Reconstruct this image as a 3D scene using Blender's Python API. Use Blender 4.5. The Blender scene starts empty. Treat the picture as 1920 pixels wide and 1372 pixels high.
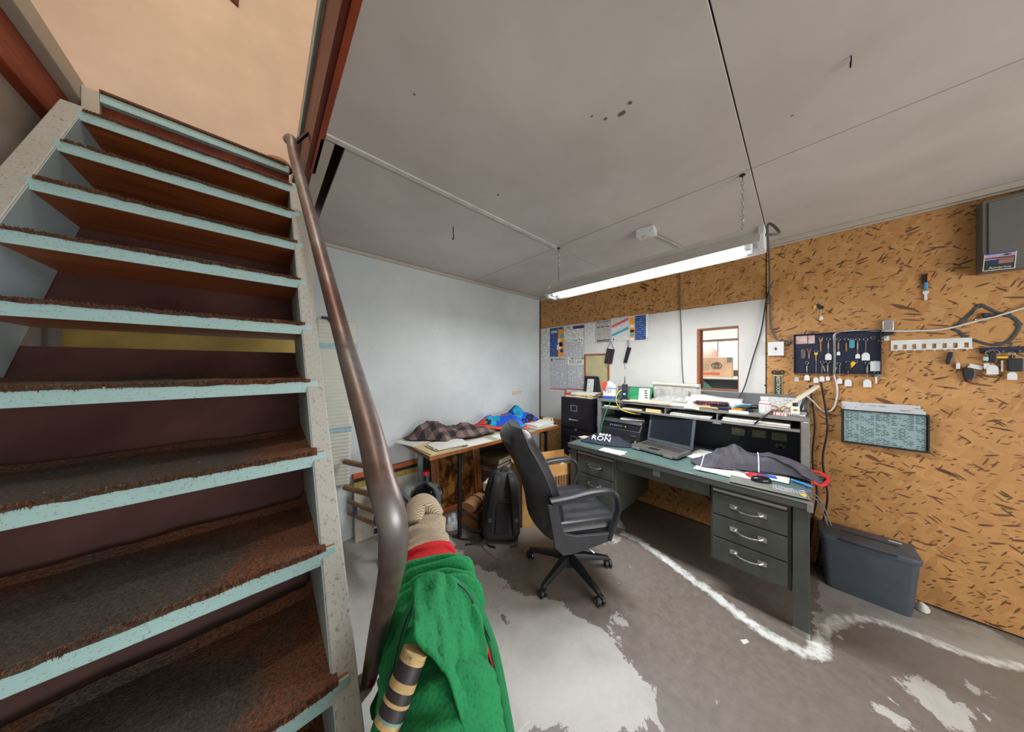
import bpy, bmesh, math, random
from mathutils import Vector, Matrix, noise
random.seed(7)
C = bpy.context.scene.collection
PI = math.pi
# ------------------------------------------------------------------ camera
F_PX, YAW, EYE = 502.24, math.radians(47.07), 1.48      # wide lens, level, eye height 1.48 m
cam_d = bpy.data.cameras.new('camera'); cam = bpy.data.objects.new('camera', cam_d); C.objects.link(cam)
cam_d.sensor_width = 36.0; cam_d.lens = 36.0 * F_PX / 1920.0; cam_d.clip_start = 0.02
cam.location = (0, 0, EYE); cam.rotation_euler = (PI/2, 0, YAW - PI/2)
bpy.context.scene.camera = cam
# ------------------------------------------------------------------ world, daylight, exposure
wd = bpy.data.worlds.new('world'); bpy.context.scene.world = wd; wd.use_nodes = True
wd.node_tree.nodes['Background'].inputs[0].default_value = (0.80, 0.90, 1.0, 1)
wd.node_tree.nodes['Background'].inputs[1].default_value = 1.0
def area(name, loc, rot, sx, sy, power, col):
    l = bpy.data.lights.new(name, 'AREA'); l.shape = 'RECTANGLE'; l.size = sx; l.size_y = sy
    l.energy = power; l.color = col
    o = bpy.data.objects.new(name, l); C.objects.link(o); o.location = loc; o.rotation_euler = rot
    return o
area('daylight_rear_window', (0.95, -2.58, 1.10), (-PI/2, 0, PI), 2.5, 1.3, 58, (1.0, 0.97, 0.93))   # daylight through the big window behind the camera
area('bay_fill', (3.24, 0.9, 2.90), (0, math.radians(-22), 0), 0.2, 2.0, 75, (1.0, 0.99, 0.96))        # added fill lamp, brightens the bay faces seen through the inner window
VS = bpy.context.scene.view_settings
VS.view_transform = 'Standard'; VS.look = 'None'; VS.gamma = 1.0; VS.use_curve_mapping = False
VS.exposure = 0.35

# ------------------------------------------------------------------ measuring helpers: a sighting line from the eye cut with a real plane of the room
FWD = Vector((math.cos(YAW), math.sin(YAW), 0)); RGT = Vector((math.sin(YAW), -math.cos(YAW), 0))
def ray(u, v): return FWD + RGT*((u-960)/F_PX) + Vector((0, 0, (686-v)/F_PX))
def onplane(u, v, ax, val):
    r = ray(u, v); o = Vector((0, 0, EYE)); return o + r*((val-o[ax])/r[ax])
XW, YW, ZC = 3.01, 2.625, 2.482           # right wall, back wall, ceiling
ZD, ZT, ZH = 0.745, 0.78, 1.13            # desk top, table top, hutch top
def onwall(u, v): return onplane(u, v, 0, XW)
def onback(u, v): return onplane(u, v, 1, YW)
def onfloor(u, v): return onplane(u, v, 2, 0)
def ondesk(u, v): return onplane(u, v, 2, ZD)
def ontable(u, v): return onplane(u, v, 2, ZT)
def onhutch(u, v): return onplane(u, v, 2, ZH)
def atdepth(u, v, d): return Vector((0, 0, EYE)) + ray(u, v)*d
WALLROT = Matrix(((0, 0, -1), (-1, 0, 0), (0, 1, 0)))    # local x -> -Y, y -> +Z, z -> -X (flat things hung on the right wall)
BACKROT = Matrix(((1, 0, 0), (0, 0, -1), (0, 1, 0)))     # local x -> +X, y -> +Z, z -> -Y (flat things on the back wall)

# ------------------------------------------------------------------ materials
def lin(c):
    return tuple(((x/255)/12.92 if x/255 <= 0.04045 else ((x/255+0.055)/1.055)**2.4) for x in c) + (1,)
MATS = {}
class NT:
    def __init__(s, name):
        s.m = bpy.data.materials.new(name); s.m.use_nodes = True
        s.t = s.m.node_tree; s.b = s.t.nodes['Principled BSDF']; s.co = None
    def n(s, kind, **kw):
        x = s.t.nodes.new(kind)
        for k, v in kw.items():
            if k.startswith('i_'):
                key = k[2:]; key = int(key) if key.isdigit() else key
                s.sock(x, key, v)
            else: setattr(x, k, v)
        return x
    def sock(s, x, key, v):
        if isinstance(v, bpy.types.NodeSocket): s.t.links.new(v, x.inputs[key])
        else: x.inputs[key].default_value = v
    def coord(s, scale=(1, 1, 1), rot=(0, 0, 0), loc=(0, 0, 0), src='Object'):
        if s.co is None: s.co = s.t.nodes.new('ShaderNodeTexCoord')
        m = s.n('ShaderNodeMapping'); s.t.links.new(s.co.outputs[src], m.inputs[0])
        m.inputs['Scale'].default_value = scale; m.inputs['Rotation'].default_value = rot; m.inputs['Location'].default_value = loc
        return m.outputs[0]
    def noise(s, vec, scale=5, detail=6, rough=0.6, dist=0.0):
        return s.n('ShaderNodeTexNoise', i_Vector=vec, i_Scale=scale, i_Detail=detail, i_Roughness=rough, i_Distortion=dist).outputs['Fac']
    def ramp(s, fac, stops, interp='LINEAR'):
        r = s.n('ShaderNodeValToRGB'); s.t.links.new(fac, r.inputs[0]); e = r.color_ramp.elements
        r.color_ramp.interpolation = interp
        e[0].position, e[0].color = stops[0][0], stops[0][1]
        e[1].position, e[1].color = stops[-1][0], stops[-1][1]
        for p, c in stops[1:-1]:
            q = e.new(p); q.color = c
        return r.outputs[0]
    def mix(s, fac, a, b, mode='MIX'):
        x = s.n('ShaderNodeMix', data_type='RGBA', blend_type=mode, clamp_factor=True)
        s.sock(x, 0, fac); s.sock(x, 6, a); s.sock(x, 7, b)
        return x.outputs[2]
    def math(s, op, a, b=0.5, c=None):
        x = s.n('ShaderNodeMath', operation=op); s.sock(x, 0, a); s.sock(x, 1, b)
        if c is not None: s.sock(x, 2, c)
        return x.outputs[0]
    def bump(s, h, strength=0.3, dist=0.01):
        x = s.n('ShaderNodeBump', i_Height=h, i_Strength=strength, i_Distance=dist)
        s.t.links.new(x.outputs[0], s.b.inputs['Normal'])
    def out(s, col=None, rough=None, metal=None, **kw):
        if col is not None: s.sock(s.b, 'Base Color', col)
        if rough is not None: s.sock(s.b, 'Roughness', rough)
        if metal is not None: s.sock(s.b, 'Metallic', metal)
        for k, v in kw.items(): s.sock(s.b, k.replace('_', ' '), v)
        return s.m
W1, K1 = (1, 1, 1, 1), (0, 0, 0, 1)
def pm(name, c, rough=0.55, metal=0.0, var=0.18, scale=14.0, bump=0.0, c2=None, stretch=(1, 1, 1), thr=None, **kw):
    """plain procedural material: base colour broken up by noise, optional second colour in patches"""
    if name in MATS: return MATS[name]
    t = NT(name); a = lin(c); v = t.coord(stretch); f = t.noise(v, scale)
    dark = tuple(x*(1-var) for x in a[:3]) + (1,); lite = tuple(min(1, x*(1+var*0.6)) for x in a[:3]) + (1,)
    col = t.ramp(f, [(0.3, dark), (0.7, lite)])
    if c2 is not None:
        g = t.noise(v, scale*0.6, 8, 0.7, 0.4); th = 0.58 if thr is None else thr
        col = t.mix(t.ramp(g, [(th, K1), (th+0.05, W1)]), col, lin(c2))
    if bump: t.bump(t.noise(v, scale*3), bump, 0.005)
    MATS[name] = t.out(col, rough, metal, **kw); return MATS[name]
def paper(name, bg=(226, 226, 222), ink=(96, 98, 104), row=0.010, word=0.03, cover=0.55, margin=None):
    """printed sheet: rows of broken words"""
    if name in MATS: return MATS[name]
    t = NT(name); v = t.coord()
    b = t.n('ShaderNodeTexBrick', i_Vector=v, i_Scale=1.0)
    b.inputs['Color1'].default_value = lin(ink); b.inputs['Color2'].default_value = tuple(x*1.6 for x in lin(ink)[:3])+(1,)
    b.inputs['Mortar'].default_value = lin(bg); b.inputs['Mortar Size'].default_value = row*0.30; b.inputs['Mortar Smooth'].default_value = 0.3
    b.inputs['Brick Width'].default_value = word; b.inputs['Row Height'].default_value = row; b.offset = 0.37; b.squash = 0.7
    m = t.ramp(t.noise(t.coord((0.6, 1, 1)), 36, 2), [(0.5+(0.5-cover)*0.42-0.02, K1), (0.5+(0.5-cover)*0.42+0.02, W1)])
    col = t.mix(m, lin(bg), b.outputs['Color'])
    MATS[name] = t.out(col, 0.6); return MATS[name]
def emit(name, c, s):
    t = NT(name); t.b.inputs['Emission Color'].default_value = lin(c); t.b.inputs['Emission Strength'].default_value = s
    return t.out(lin(c), 0.4)

def make_osb():
    t = NT('osb')
    def layer(ang, sc, seed):
        v0 = t.coord((1, 1, 1), (ang, 0, 0), (seed, seed*1.7, seed*0.6))            # turn first, then stretch
        m = t.n('ShaderNodeMapping', i_0=v0); m.inputs['Scale'].default_value = sc
        nz = t.n('ShaderNodeTexNoise', i_Vector=m.outputs[0], i_Scale=0.9, i_Detail=2)
        add = t.n('ShaderNodeVectorMath', operation='MULTIPLY_ADD'); t.t.links.new(nz.outputs['Color'], add.inputs[0])
        add.inputs[1].default_value = (0.35, 0.35, 0.35); t.t.links.new(m.outputs[0], add.inputs[2])
        q = t.n('ShaderNodeTexVoronoi', i_Vector=add.outputs[0], i_Scale=1.0, i_Randomness=1.0)
        s = t.n('ShaderNodeSeparateColor', i_0=q.outputs['Color'])
        return s.outputs[0], s.outputs[1], q.outputs['Distance']
    A, B, D = layer(0.3, (2, 10, 34), 0), layer(-0.7, (2, 12, 40), 5), layer(1.2, (2, 13, 42), 11)
    col = t.ramp(A[0], [(0.0, lin((188, 140, 84))), (0.4, lin((196, 150, 92))), (1, lin((206, 162, 104)))])
    col = t.mix(t.ramp(B[1], [(0.48, K1), (0.52, W1)]), col, t.ramp(B[0], [(0.0, lin((182, 132, 78))), (0.5, lin((200, 154, 96))), (1, lin((212, 172, 116)))]))
    col = t.mix(t.ramp(D[1], [(0.64, K1), (0.68, W1)]), col, t.ramp(D[0], [(0.0, lin((170, 120, 68))), (0.4, lin((192, 144, 88))), (1, lin((204, 158, 100)))]))
    col = t.mix(0.45, col, lin((197, 150, 93)))
    for ang, sc, seed, th in ((0.35, (3, 13, 66), 21, 0.92), (-0.75, (3, 14, 90), 33, 0.93), (1.15, (3, 16, 95), 41, 0.93), (-0.2, (3, 10, 70), 47, 0.94), (0.8, (3, 26, 120), 55, 0.90), (0.0, (3, 30, 130), 63, 0.90), (0.5, (3, 45, 70), 71, 0.93), (-0.5, (3, 8, 30), 83, 0.965)):
        q = layer(ang, sc, seed)
        d = t.math('MULTIPLY', t.ramp(q[1], [(th, K1), (th+0.004, W1)]), t.ramp(q[2], [(0.32, W1), (0.42, K1)]))
        col = t.mix(t.math('MULTIPLY', d, 0.85), col, t.ramp(q[0], [(0, lin((66, 36, 20))), (0.6, lin((100, 58, 32))), (1, lin((130, 82, 46)))]))
    big = t.noise(t.coord((1, 1, 1)), 1.7, 4)
    col = t.mix(0.5, col, t.ramp(big, [(0.3, lin((196, 172, 148))), (0.7, lin((244, 232, 216)))]), 'MULTIPLY')
    t.bump(t.math('ADD', B[0], D[0]), 0.25, 0.003)
    return t.out(col, 0.55)

def make_floor():
    t = NT('painted_concrete')
    v = t.coord()
    att = lambda n: t.n('ShaderNodeAttribute', attribute_name=n).outputs['Fac']
    n1 = t.noise(v, 3.2, 10, 0.72, 0.5); n2 = t.noise(v, 22, 8, 0.75); n3 = t.noise(v, 1.1, 4)
    conc = t.ramp(n1, [(0.28, lin((140, 138, 132))), (0.5, lin((186, 184, 178))), (0.75, lin((206, 205, 200)))])
    conc = t.mix(0.4, conc, t.ramp(n2, [(0.35, lin((150, 146, 140))), (0.65, lin((214, 213, 210)))]), 'MULTIPLY')
    conc = t.mix(0.5, conc, lin((205, 204, 200)))
    paint = t.ramp(n2, [(0.3, lin((106, 97, 90))), (0.7, lin((132, 122, 114)))])
    paint = t.mix(t.ramp(n3, [(0.4, K1), (0.7, (0.5, 0.5, 0.5, 1))]), paint, lin((134, 128, 124)))
    edge = t.math('ADD', att('paint'), t.math('MULTIPLY', t.math('SUBTRACT', n1, 0.5), 0.55))
    edge = t.math('ADD', edge, t.math('MULTIPLY', t.math('SUBTRACT', n2, 0.5), 0.16))
    pmask = t.ramp(edge, [(0.498, K1), (0.506, W1)])
    col = t.mix(pmask, conc, paint)
    # soft grey-brown grime
    gr = t.math('ADD', att('grime'), t.math('MULTIPLY', t.math('SUBTRACT', n1, 0.5), 0.9))
    col = t.mix(t.ramp(gr, [(0.35, K1), (0.75, (0.8, 0.8, 0.8, 1))]), col, lin((122, 116, 108)))
    # white efflorescence along the damp lines
    cr = t.math('ADD', att('crust'), t.math('MULTIPLY', t.math('SUBTRACT', n2, 0.5), 1.1))
    col = t.mix(t.ramp(cr, [(0.52, K1), (0.80, W1)]), col, t.ramp(n1, [(0.3, lin((214, 216, 212))), (0.7, lin((240, 242, 240)))]))
    # small chips in the coat
    ch = t.noise(t.coord((1, 1, 1), (0, 0, 0), (7, 3, 0)), 7.5, 9, 0.66, 0.6)
    col = t.mix(t.ramp(ch, [(0.69, K1), (0.70, W1)]), col, lin((196, 200, 200)))
    ch2 = t.noise(t.coord((1, 1, 1), (0, 0, 0), (2, 9, 0)), 9.0, 8, 0.6, 0.4)
    col = t.mix(t.math('MULTIPLY', t.ramp(ch2, [(0.70, K1), (0.71, W1)]), t.math('SUBTRACT', 1.0, pmask)), col, lin((116, 110, 104)))
    # crack
    w = t.noise(t.coord((1, 1, 1), (0, 0, 0), (0.3, 0.1, 0)), 2.2, 7, 0.62, 0.2)
    line = t.ramp(t.math('ABSOLUTE', t.math('SUBTRACT', w, 0.5)), [(0.0, W1), (0.006, K1)])
    col = t.mix(t.math('MULTIPLY', line, t.math('MULTIPLY', att('crack'), 0.8)), col, lin((60, 56, 52)))
    t.bump(t.math('ADD', pmask, t.math('MULTIPLY', n2, 0.6)), 0.25, 0.003)
    return t.out(col, t.ramp(n2, [(0.3, (0.32,)*3+(1,)), (0.7, (0.6,)*3+(1,))]))

def make_painted(name, c, c_chip, thr=0.64, scale=9, stretch=(1, 1, 1), smudge=(90, 84, 78), rough=0.5, smth=0.62):
    t = NT(name); v = t.coord(stretch)
    n1 = t.noise(v, scale, 9, 0.7, 0.3); n2 = t.noise(t.coord((1, 1, 1), (0, 0, 0), (3, 1, 2)), 2.0, 5); n3 = t.noise(v, scale*5, 5, 0.7)
    a = lin(c)
    col = t.ramp(n2, [(0.3, tuple(x*0.86 for x in a[:3])+(1,)), (0.7, a)])
    col = t.mix(t.ramp(n3, [(smth, K1), (smth+0.12, (0.75,)*3+(1,))]), col, lin(smudge))
    col = t.mix(t.ramp(n1, [(thr, K1), (thr+0.02, W1)]), col, lin(c_chip))
    t.bump(n1, 0.15, 0.003)
    return t.out(col, rough)
def make_wood(name, dark, light, scale=1.0, axis=1, rough=0.5):
    t = NT(name); s = [14*scale]*3; s[axis] = 1.2*scale
    v = t.coord(tuple(s)); n1 = t.noise(v, 2.0, 7, 0.65, 0.8); n2 = t.noise(t.coord(), 2.3, 4)
    col = t.ramp(n1, [(0.3, lin(dark)), (0.7, lin(light))])
    col = t.mix(t.ramp(n2, [(0.45, K1), (0.8, (0.7,)*3+(1,))]), col, lin(dark))
    t.bump(n1, 0.15, 0.002)
    return t.out(col, rough)
def make_plaid():
    t = NT('plaid_flannel'); v = t.coord((1, 1, 1)); s = t.n('ShaderNodeSeparateXYZ', i_0=v)
    def band(ax, per, duty):
        f = t.math('FRACT', t.math('MULTIPLY', s.outputs[ax], 1/per)); return t.math('LESS_THAN', f, duty)
    a = band(0, 0.12, 0.5); b = band(1, 0.12, 0.5)
    f = t.math('MULTIPLY', t.math('ADD', a, b), 0.5)
    col = t.ramp(f, [(0.0, lin((134, 112, 108))), (0.5, lin((92, 76, 75))), (1.0, lin((50, 40, 42)))])
    w = t.noise(v, 120, 3); col = t.mix(0.3, col, t.ramp(w, [(0.3, (0.4,)*3+(1,)), (0.7, W1)]), 'MULTIPLY')
    t.bump(w, 0.2, 0.002); return t.out(col, 0.9)
def make_blanket():
    t = NT('bright_patterned_fleece'); v = t.coord((1, 1, 1)); nz = t.noise(v, 6, 3, 0.5)
    vo = t.n('ShaderNodeTexVoronoi', i_Vector=t.coord((8, 8, 8)), i_Scale=1.0); s = t.n('ShaderNodeSeparateColor', i_0=vo.outputs['Color'])
    col = t.ramp(s.outputs[0], [(0.0, lin((20, 78, 196))), (0.40, lin((34, 112, 220))), (0.56, lin((20, 150, 190))), (0.68, lin((222, 66, 30)))], 'CONSTANT')
    col = t.mix(t.ramp(nz, [(0.57, K1), (0.585, W1), (0.63, W1), (0.645, K1)]), col, lin((16, 18, 30)))
    e = t.n('ShaderNodeAttribute', attribute_name='rim').outputs['Fac']
    col = t.mix(t.ramp(e, [(0.865, K1), (0.87, W1)]), col, lin((16, 18, 28)))
    col = t.mix(t.ramp(e, [(0.885, K1), (0.89, W1)]), col, lin((226, 72, 38)))
    return t.out(col, 0.85)
def make_knit(name, c, scale, stretch, depth=0.5, var=0.35):
    t = NT(name); v = t.coord(stretch); vo = t.n('ShaderNodeTexVoronoi', i_Vector=v, i_Scale=scale)
    a = lin(c); col = t.ramp(vo.outputs['Distance'], [(0.0, tuple(x*(1-var) for x in a[:3])+(1,)), (0.5, a)])
    t.bump(vo.outputs['Distance'], depth, 0.002); return t.out(col, 0.85)
def make_cord():
    t = NT('beige_corduroy'); w = t.n('ShaderNodeTexWave', i_Vector=t.coord(), i_Scale=62, i_Distortion=1.2, wave_type='BANDS', bands_direction='Y')
    w.inputs['Detail'].default_value = 2
    col = t.ramp(w.outputs['Fac'], [(0, lin((128, 112, 92))), (0.6, lin((192, 176, 152)))])
    t.bump(w.outputs['Fac'], 0.6, 0.003); return t.out(col, 0.9)
def make_carpet():
    t = NT('worn_brown_carpet'); v = t.coord(); n = t.noise(v, 170, 3, 0.7); big = t.noise(v, 5.5, 5, 0.6, 0.4)
    e = t.n('ShaderNodeAttribute', attribute_name='wear').outputs['Fac']
    f = t.math('ADD', big, t.math('MULTIPLY', e, 0.55))
    col = t.ramp(n, [(0.3, lin((62, 36, 24))), (0.7, lin((140, 92, 64)))])
    gr = t.ramp(n, [(0.3, lin((44, 40, 36))), (0.7, lin((98, 88, 78)))])
    col = t.mix(t.ramp(f, [(0.62, K1), (0.80, W1)]), col, gr)
    sp = t.n('ShaderNodeTexVoronoi', i_Vector=v, i_Scale=26.0); s = t.n('ShaderNodeSeparateColor', i_0=sp.outputs['Color'])
    m = t.math('MULTIPLY', t.math('GREATER_THAN', s.outputs[0], 0.9), t.math('LESS_THAN', sp.outputs['Distance'], 0.07))
    col = t.mix(m, col, lin((220, 205, 160)))
    t.bump(n, 1.0, 0.006); return t.out(col, 0.95)
def make_pipe():
    t = NT('bare_steel_pipe'); v = t.coord((30, 30, 1.5)); n = t.noise(v, 1.5, 6); b = t.noise(t.coord(), 2.6, 6, 0.6, 0.5)
    col = t.ramp(b, [(0.36, lin((118, 88, 82))), (0.5, lin((136, 118, 114))), (0.62, lin((150, 148, 150)))])
    col = t.mix(0.5, col, t.ramp(n, [(0.3, (0.5,)*3+(1,)), (0.7, W1)]), 'MULTIPLY')
    return t.out(col, t.ramp(n, [(0.3, (0.36,)*3+(1,)), (0.7, (0.52,)*3+(1,))]), 0.7)
def make_ceiling():
    t = NT('ceiling_board'); v = t.coord(); n1 = t.noise(v, 1.3, 5, 0.6); n2 = t.noise(v, 90, 3)
    col = t.ramp(n1, [(0.3, lin((184, 177, 172))), (0.7, lin((206, 200, 195)))])
    sp = t.n('ShaderNodeTexVoronoi', i_Vector=v, i_Scale=7.0); s = t.n('ShaderNodeSeparateColor', i_0=sp.outputs['Color'])
    m = t.math('MULTIPLY', t.math('GREATER_THAN', s.outputs[0], 0.86), t.math('LESS_THAN', sp.outputs['Distance'], 0.035))
    col = t.mix(t.math('MULTIPLY', m, 0.8), col, lin((70, 60, 56)))
    t.bump(n2, 0.12, 0.002); return t.out(col, 0.7)
def make_wallgrey():
    t = NT('grey_wall_paint'); v = t.coord(); n1 = t.noise(v, 1.1, 6, 0.6); n2 = t.noise(t.coord((6, 6, 1)), 7, 7, 0.7, 0.5)
    col = t.ramp(n1, [(0.3, lin((186, 194, 196))), (0.7, lin((212, 218, 219)))])
    col = t.mix(t.ramp(n2, [(0.62, K1), (0.70, (0.5,)*3+(1,))]), col, lin((150, 156, 156)))
    sp = t.n('ShaderNodeTexVoronoi', i_Vector=v, i_Scale=9.0); s = t.n('ShaderNodeSeparateColor', i_0=sp.outputs['Color'])
    m = t.math('MULTIPLY', t.math('GREATER_THAN', s.outputs[0], 0.88), t.math('LESS_THAN', sp.outputs['Distance'], 0.04))
    col = t.mix(t.math('MULTIPLY', m, 0.7), col, lin((96, 96, 94)))
    t.bump(t.noise(v, 60, 4), 0.12, 0.002); return t.out(col, 0.5)
def make_leather():
    t = NT('black_leather'); v = t.coord(); vo = t.n('ShaderNodeTexVoronoi', i_Vector=v, i_Scale=260.0)
    n = t.noise(v, 7, 5); col = t.ramp(n, [(0.3, lin((30, 31, 35))), (0.7, lin((56, 57, 62)))])
    t.bump(vo.outputs['Distance'], 0.25, 0.001); return t.out(col, 0.36)
def make_card():
    t = NT('printed_cardboard'); v = t.coord(); n = t.noise(v, 8, 6)
    col = t.ramp(n, [(0.3, lin((172, 124, 66))), (0.7, lin((204, 158, 96)))])
    MATS['print_mark'] = None
    return t.out(col, 0.8)
def make_glass(name, tint=(235, 245, 245), rough=0.03, alpha=None):
    t = NT(name); t.b.inputs['Transmission Weight'].default_value = 1.0; t.b.inputs['IOR'].default_value = 1.25
    m = t.out(lin(tint), rough); m.use_backface_culling = False; return m
OSB = make_osb(); FLOORM = make_floor(); CEIL = make_ceiling(); WGREY = make_wallgrey()
TEAL = make_painted('teal_worn_paint', (168, 206, 206), (118, 92, 70), 0.68, 34, (1, 1, 1), (112, 116, 108), 0.5, 0.56)
STRW = make_painted('white_worn_paint', (182, 184, 178), (106, 90, 74), 0.67, 30, (1, 1, 0.35), (96, 92, 84), 0.5, 0.55)
INBLUE = make_painted('pale_blue_paint', (176, 200, 206), (132, 126, 116), 0.74, 6, (1, 1, 1), (120, 128, 132))
MAROON = pm('maroon_board', (94, 64, 61), 0.5, var=0.4, scale=4, bump=0.1)
UNDER = make_wood('raw_tread_wood', (122, 58, 26), (196, 110, 54), 0.7, 0)
REDWOOD = make_wood('dark_red_joist', (66, 20, 10), (132, 48, 18), 0.6, 1)
ORWOOD = make_wood('orange_red_timber', (96, 30, 12), (186, 80, 30), 0.6, 1)
TRIMW = make_painted('aged_trim_paint', (188, 180, 166), (120, 100, 80), 0.70, 10)
CREAM = pm('warm_plaster', (222, 206, 188), 0.85, var=0.12, scale=2.2, bump=0.1)
WHITEP = make_painted('white_panel_paint', (216, 216, 212), (168, 164, 158), 0.76, 12, (1, 1, 1), (140, 138, 134), 0.45, 0.66)
CARPET = make_carpet(); PIPE = make_pipe(); LEATHER = make_leather(); CARD = make_card()
PLAID = make_plaid(); FLEECE = make_blanket(); CORD = make_cord()
JERSEY = make_knit('green_jersey_mesh', (22, 136, 78), 150, (1, 1, 1), 0.5, 0.35)
REDCLOTH = pm('red_cotton', (196, 22, 30), 0.85, var=0.15, scale=30, bump=0.1)
NAVY = pm('navy_cotton', (42, 46, 60), 0.9, var=0.2, scale=40, bump=0.15)
CHARC = pm('charcoal_nylon', (74, 72, 82), 0.7, var=0.2, scale=20, bump=0.1)
BLACKP = pm('black_plastic', (34, 35, 40), 0.45, var=0.2, scale=30)
DARKP = pm('dark_grey_plastic', (58, 60, 66), 0.4, var=0.2, scale=20)
BLACKM = pm('black_metal', (30, 28, 36), 0.4, 0.3, var=0.25, scale=12)
DESKM = pm('grey_green_steel', (82, 86, 82), 0.42, 0.25, var=0.16, scale=9)
DESKDK = pm('dark_steel_shadow_gap', (46, 50, 50), 0.5, 0.2)
LINO = pm('green_linoleum', (88, 112, 108), 0.38, var=0.18, scale=10, c2=(122, 138, 134), thr=0.62)
ALU = pm('polished_aluminium', (208, 210, 212), 0.25, 0.9, var=0.1)
CHROME = pm('chrome_pull', (224, 226, 228), 0.16, 1.0, var=0.05)
HUTCH = pm('hutch_grey_enamel', (128, 130, 128), 0.45, 0.15, var=0.2, scale=10)
HUTDK = pm('hutch_dark_back', (48, 52, 62), 0.5, 0.1, var=0.2, scale=8)
WHITE = pm('white_plastic', (222, 224, 226), 0.4, var=0.06)
IVORY = pm('ivory_plastic', (208, 200, 180), 0.45, var=0.1)
PAPERW = pm('plain_paper', (222, 221, 214), 0.7, var=0.08, scale=9)
PAPERY = pm('manila_paper', (214, 190, 138), 0.7, var=0.12, scale=9)
PAPERC = pm('cream_paper', (214, 204, 182), 0.7, var=0.1, scale=9)
PRINT = paper('printed_page'); PRINT2 = paper('dense_page', (214, 216, 218), (88, 92, 102), 0.013, 0.045, 0.75)
PRINT3 = paper('faint_page', (214, 212, 206), (150, 160, 176), 0.016, 0.03, 0.6)
INK = pm('black_ink', (24, 24, 28), 0.6, var=0.1)
NAVYPR = paper('navy_poster', (36, 62, 120), (84, 116, 170), 0.022, 0.09, 0.6)
ORANGEPR = pm('orange_print', (232, 156, 34), 0.6, var=0.1)
BROWNW = make_wood('brown_frame_wood', (104, 58, 26), (176, 104, 50), 1.2, 1)
GREYBOX = pm('grey_enamel_box', (104, 104, 102), 0.5, 0.1, var=0.1, scale=5)
BINM = pm('slate_plastic', (74, 82, 92), 0.45, var=0.14, scale=12)
STEEL = pm('bright_steel', (196, 198, 200), 0.28, 0.9, var=0.12, scale=30)
BRASS = pm('brass', (196, 160, 84), 0.3, 0.9)
KEYBOARDNAVY = pm('navy_enamel', (30, 36, 58), 0.42, 0.1, var=0.15, scale=10)
RUBBERC = pm('black_cable_rubber', (26, 27, 30), 0.5)
WHITEC = pm('white_cable', (214, 214, 212), 0.5)
GLASS = make_glass('window_glass'); JUGM = make_glass('blue_tinted_plastic', (206, 226, 240), 0.08)
t_ = NT('clear_film'); t_.b.inputs['Transmission Weight'].default_value = 0.45; t_.b.inputs['IOR'].default_value = 1.2
FILM = t_.out(t_.ramp(t_.noise(t_.coord(), 30, 4), [(0.3, lin((190, 190, 186))), (0.7, lin((236, 238, 238)))]), 0.22)

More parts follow.
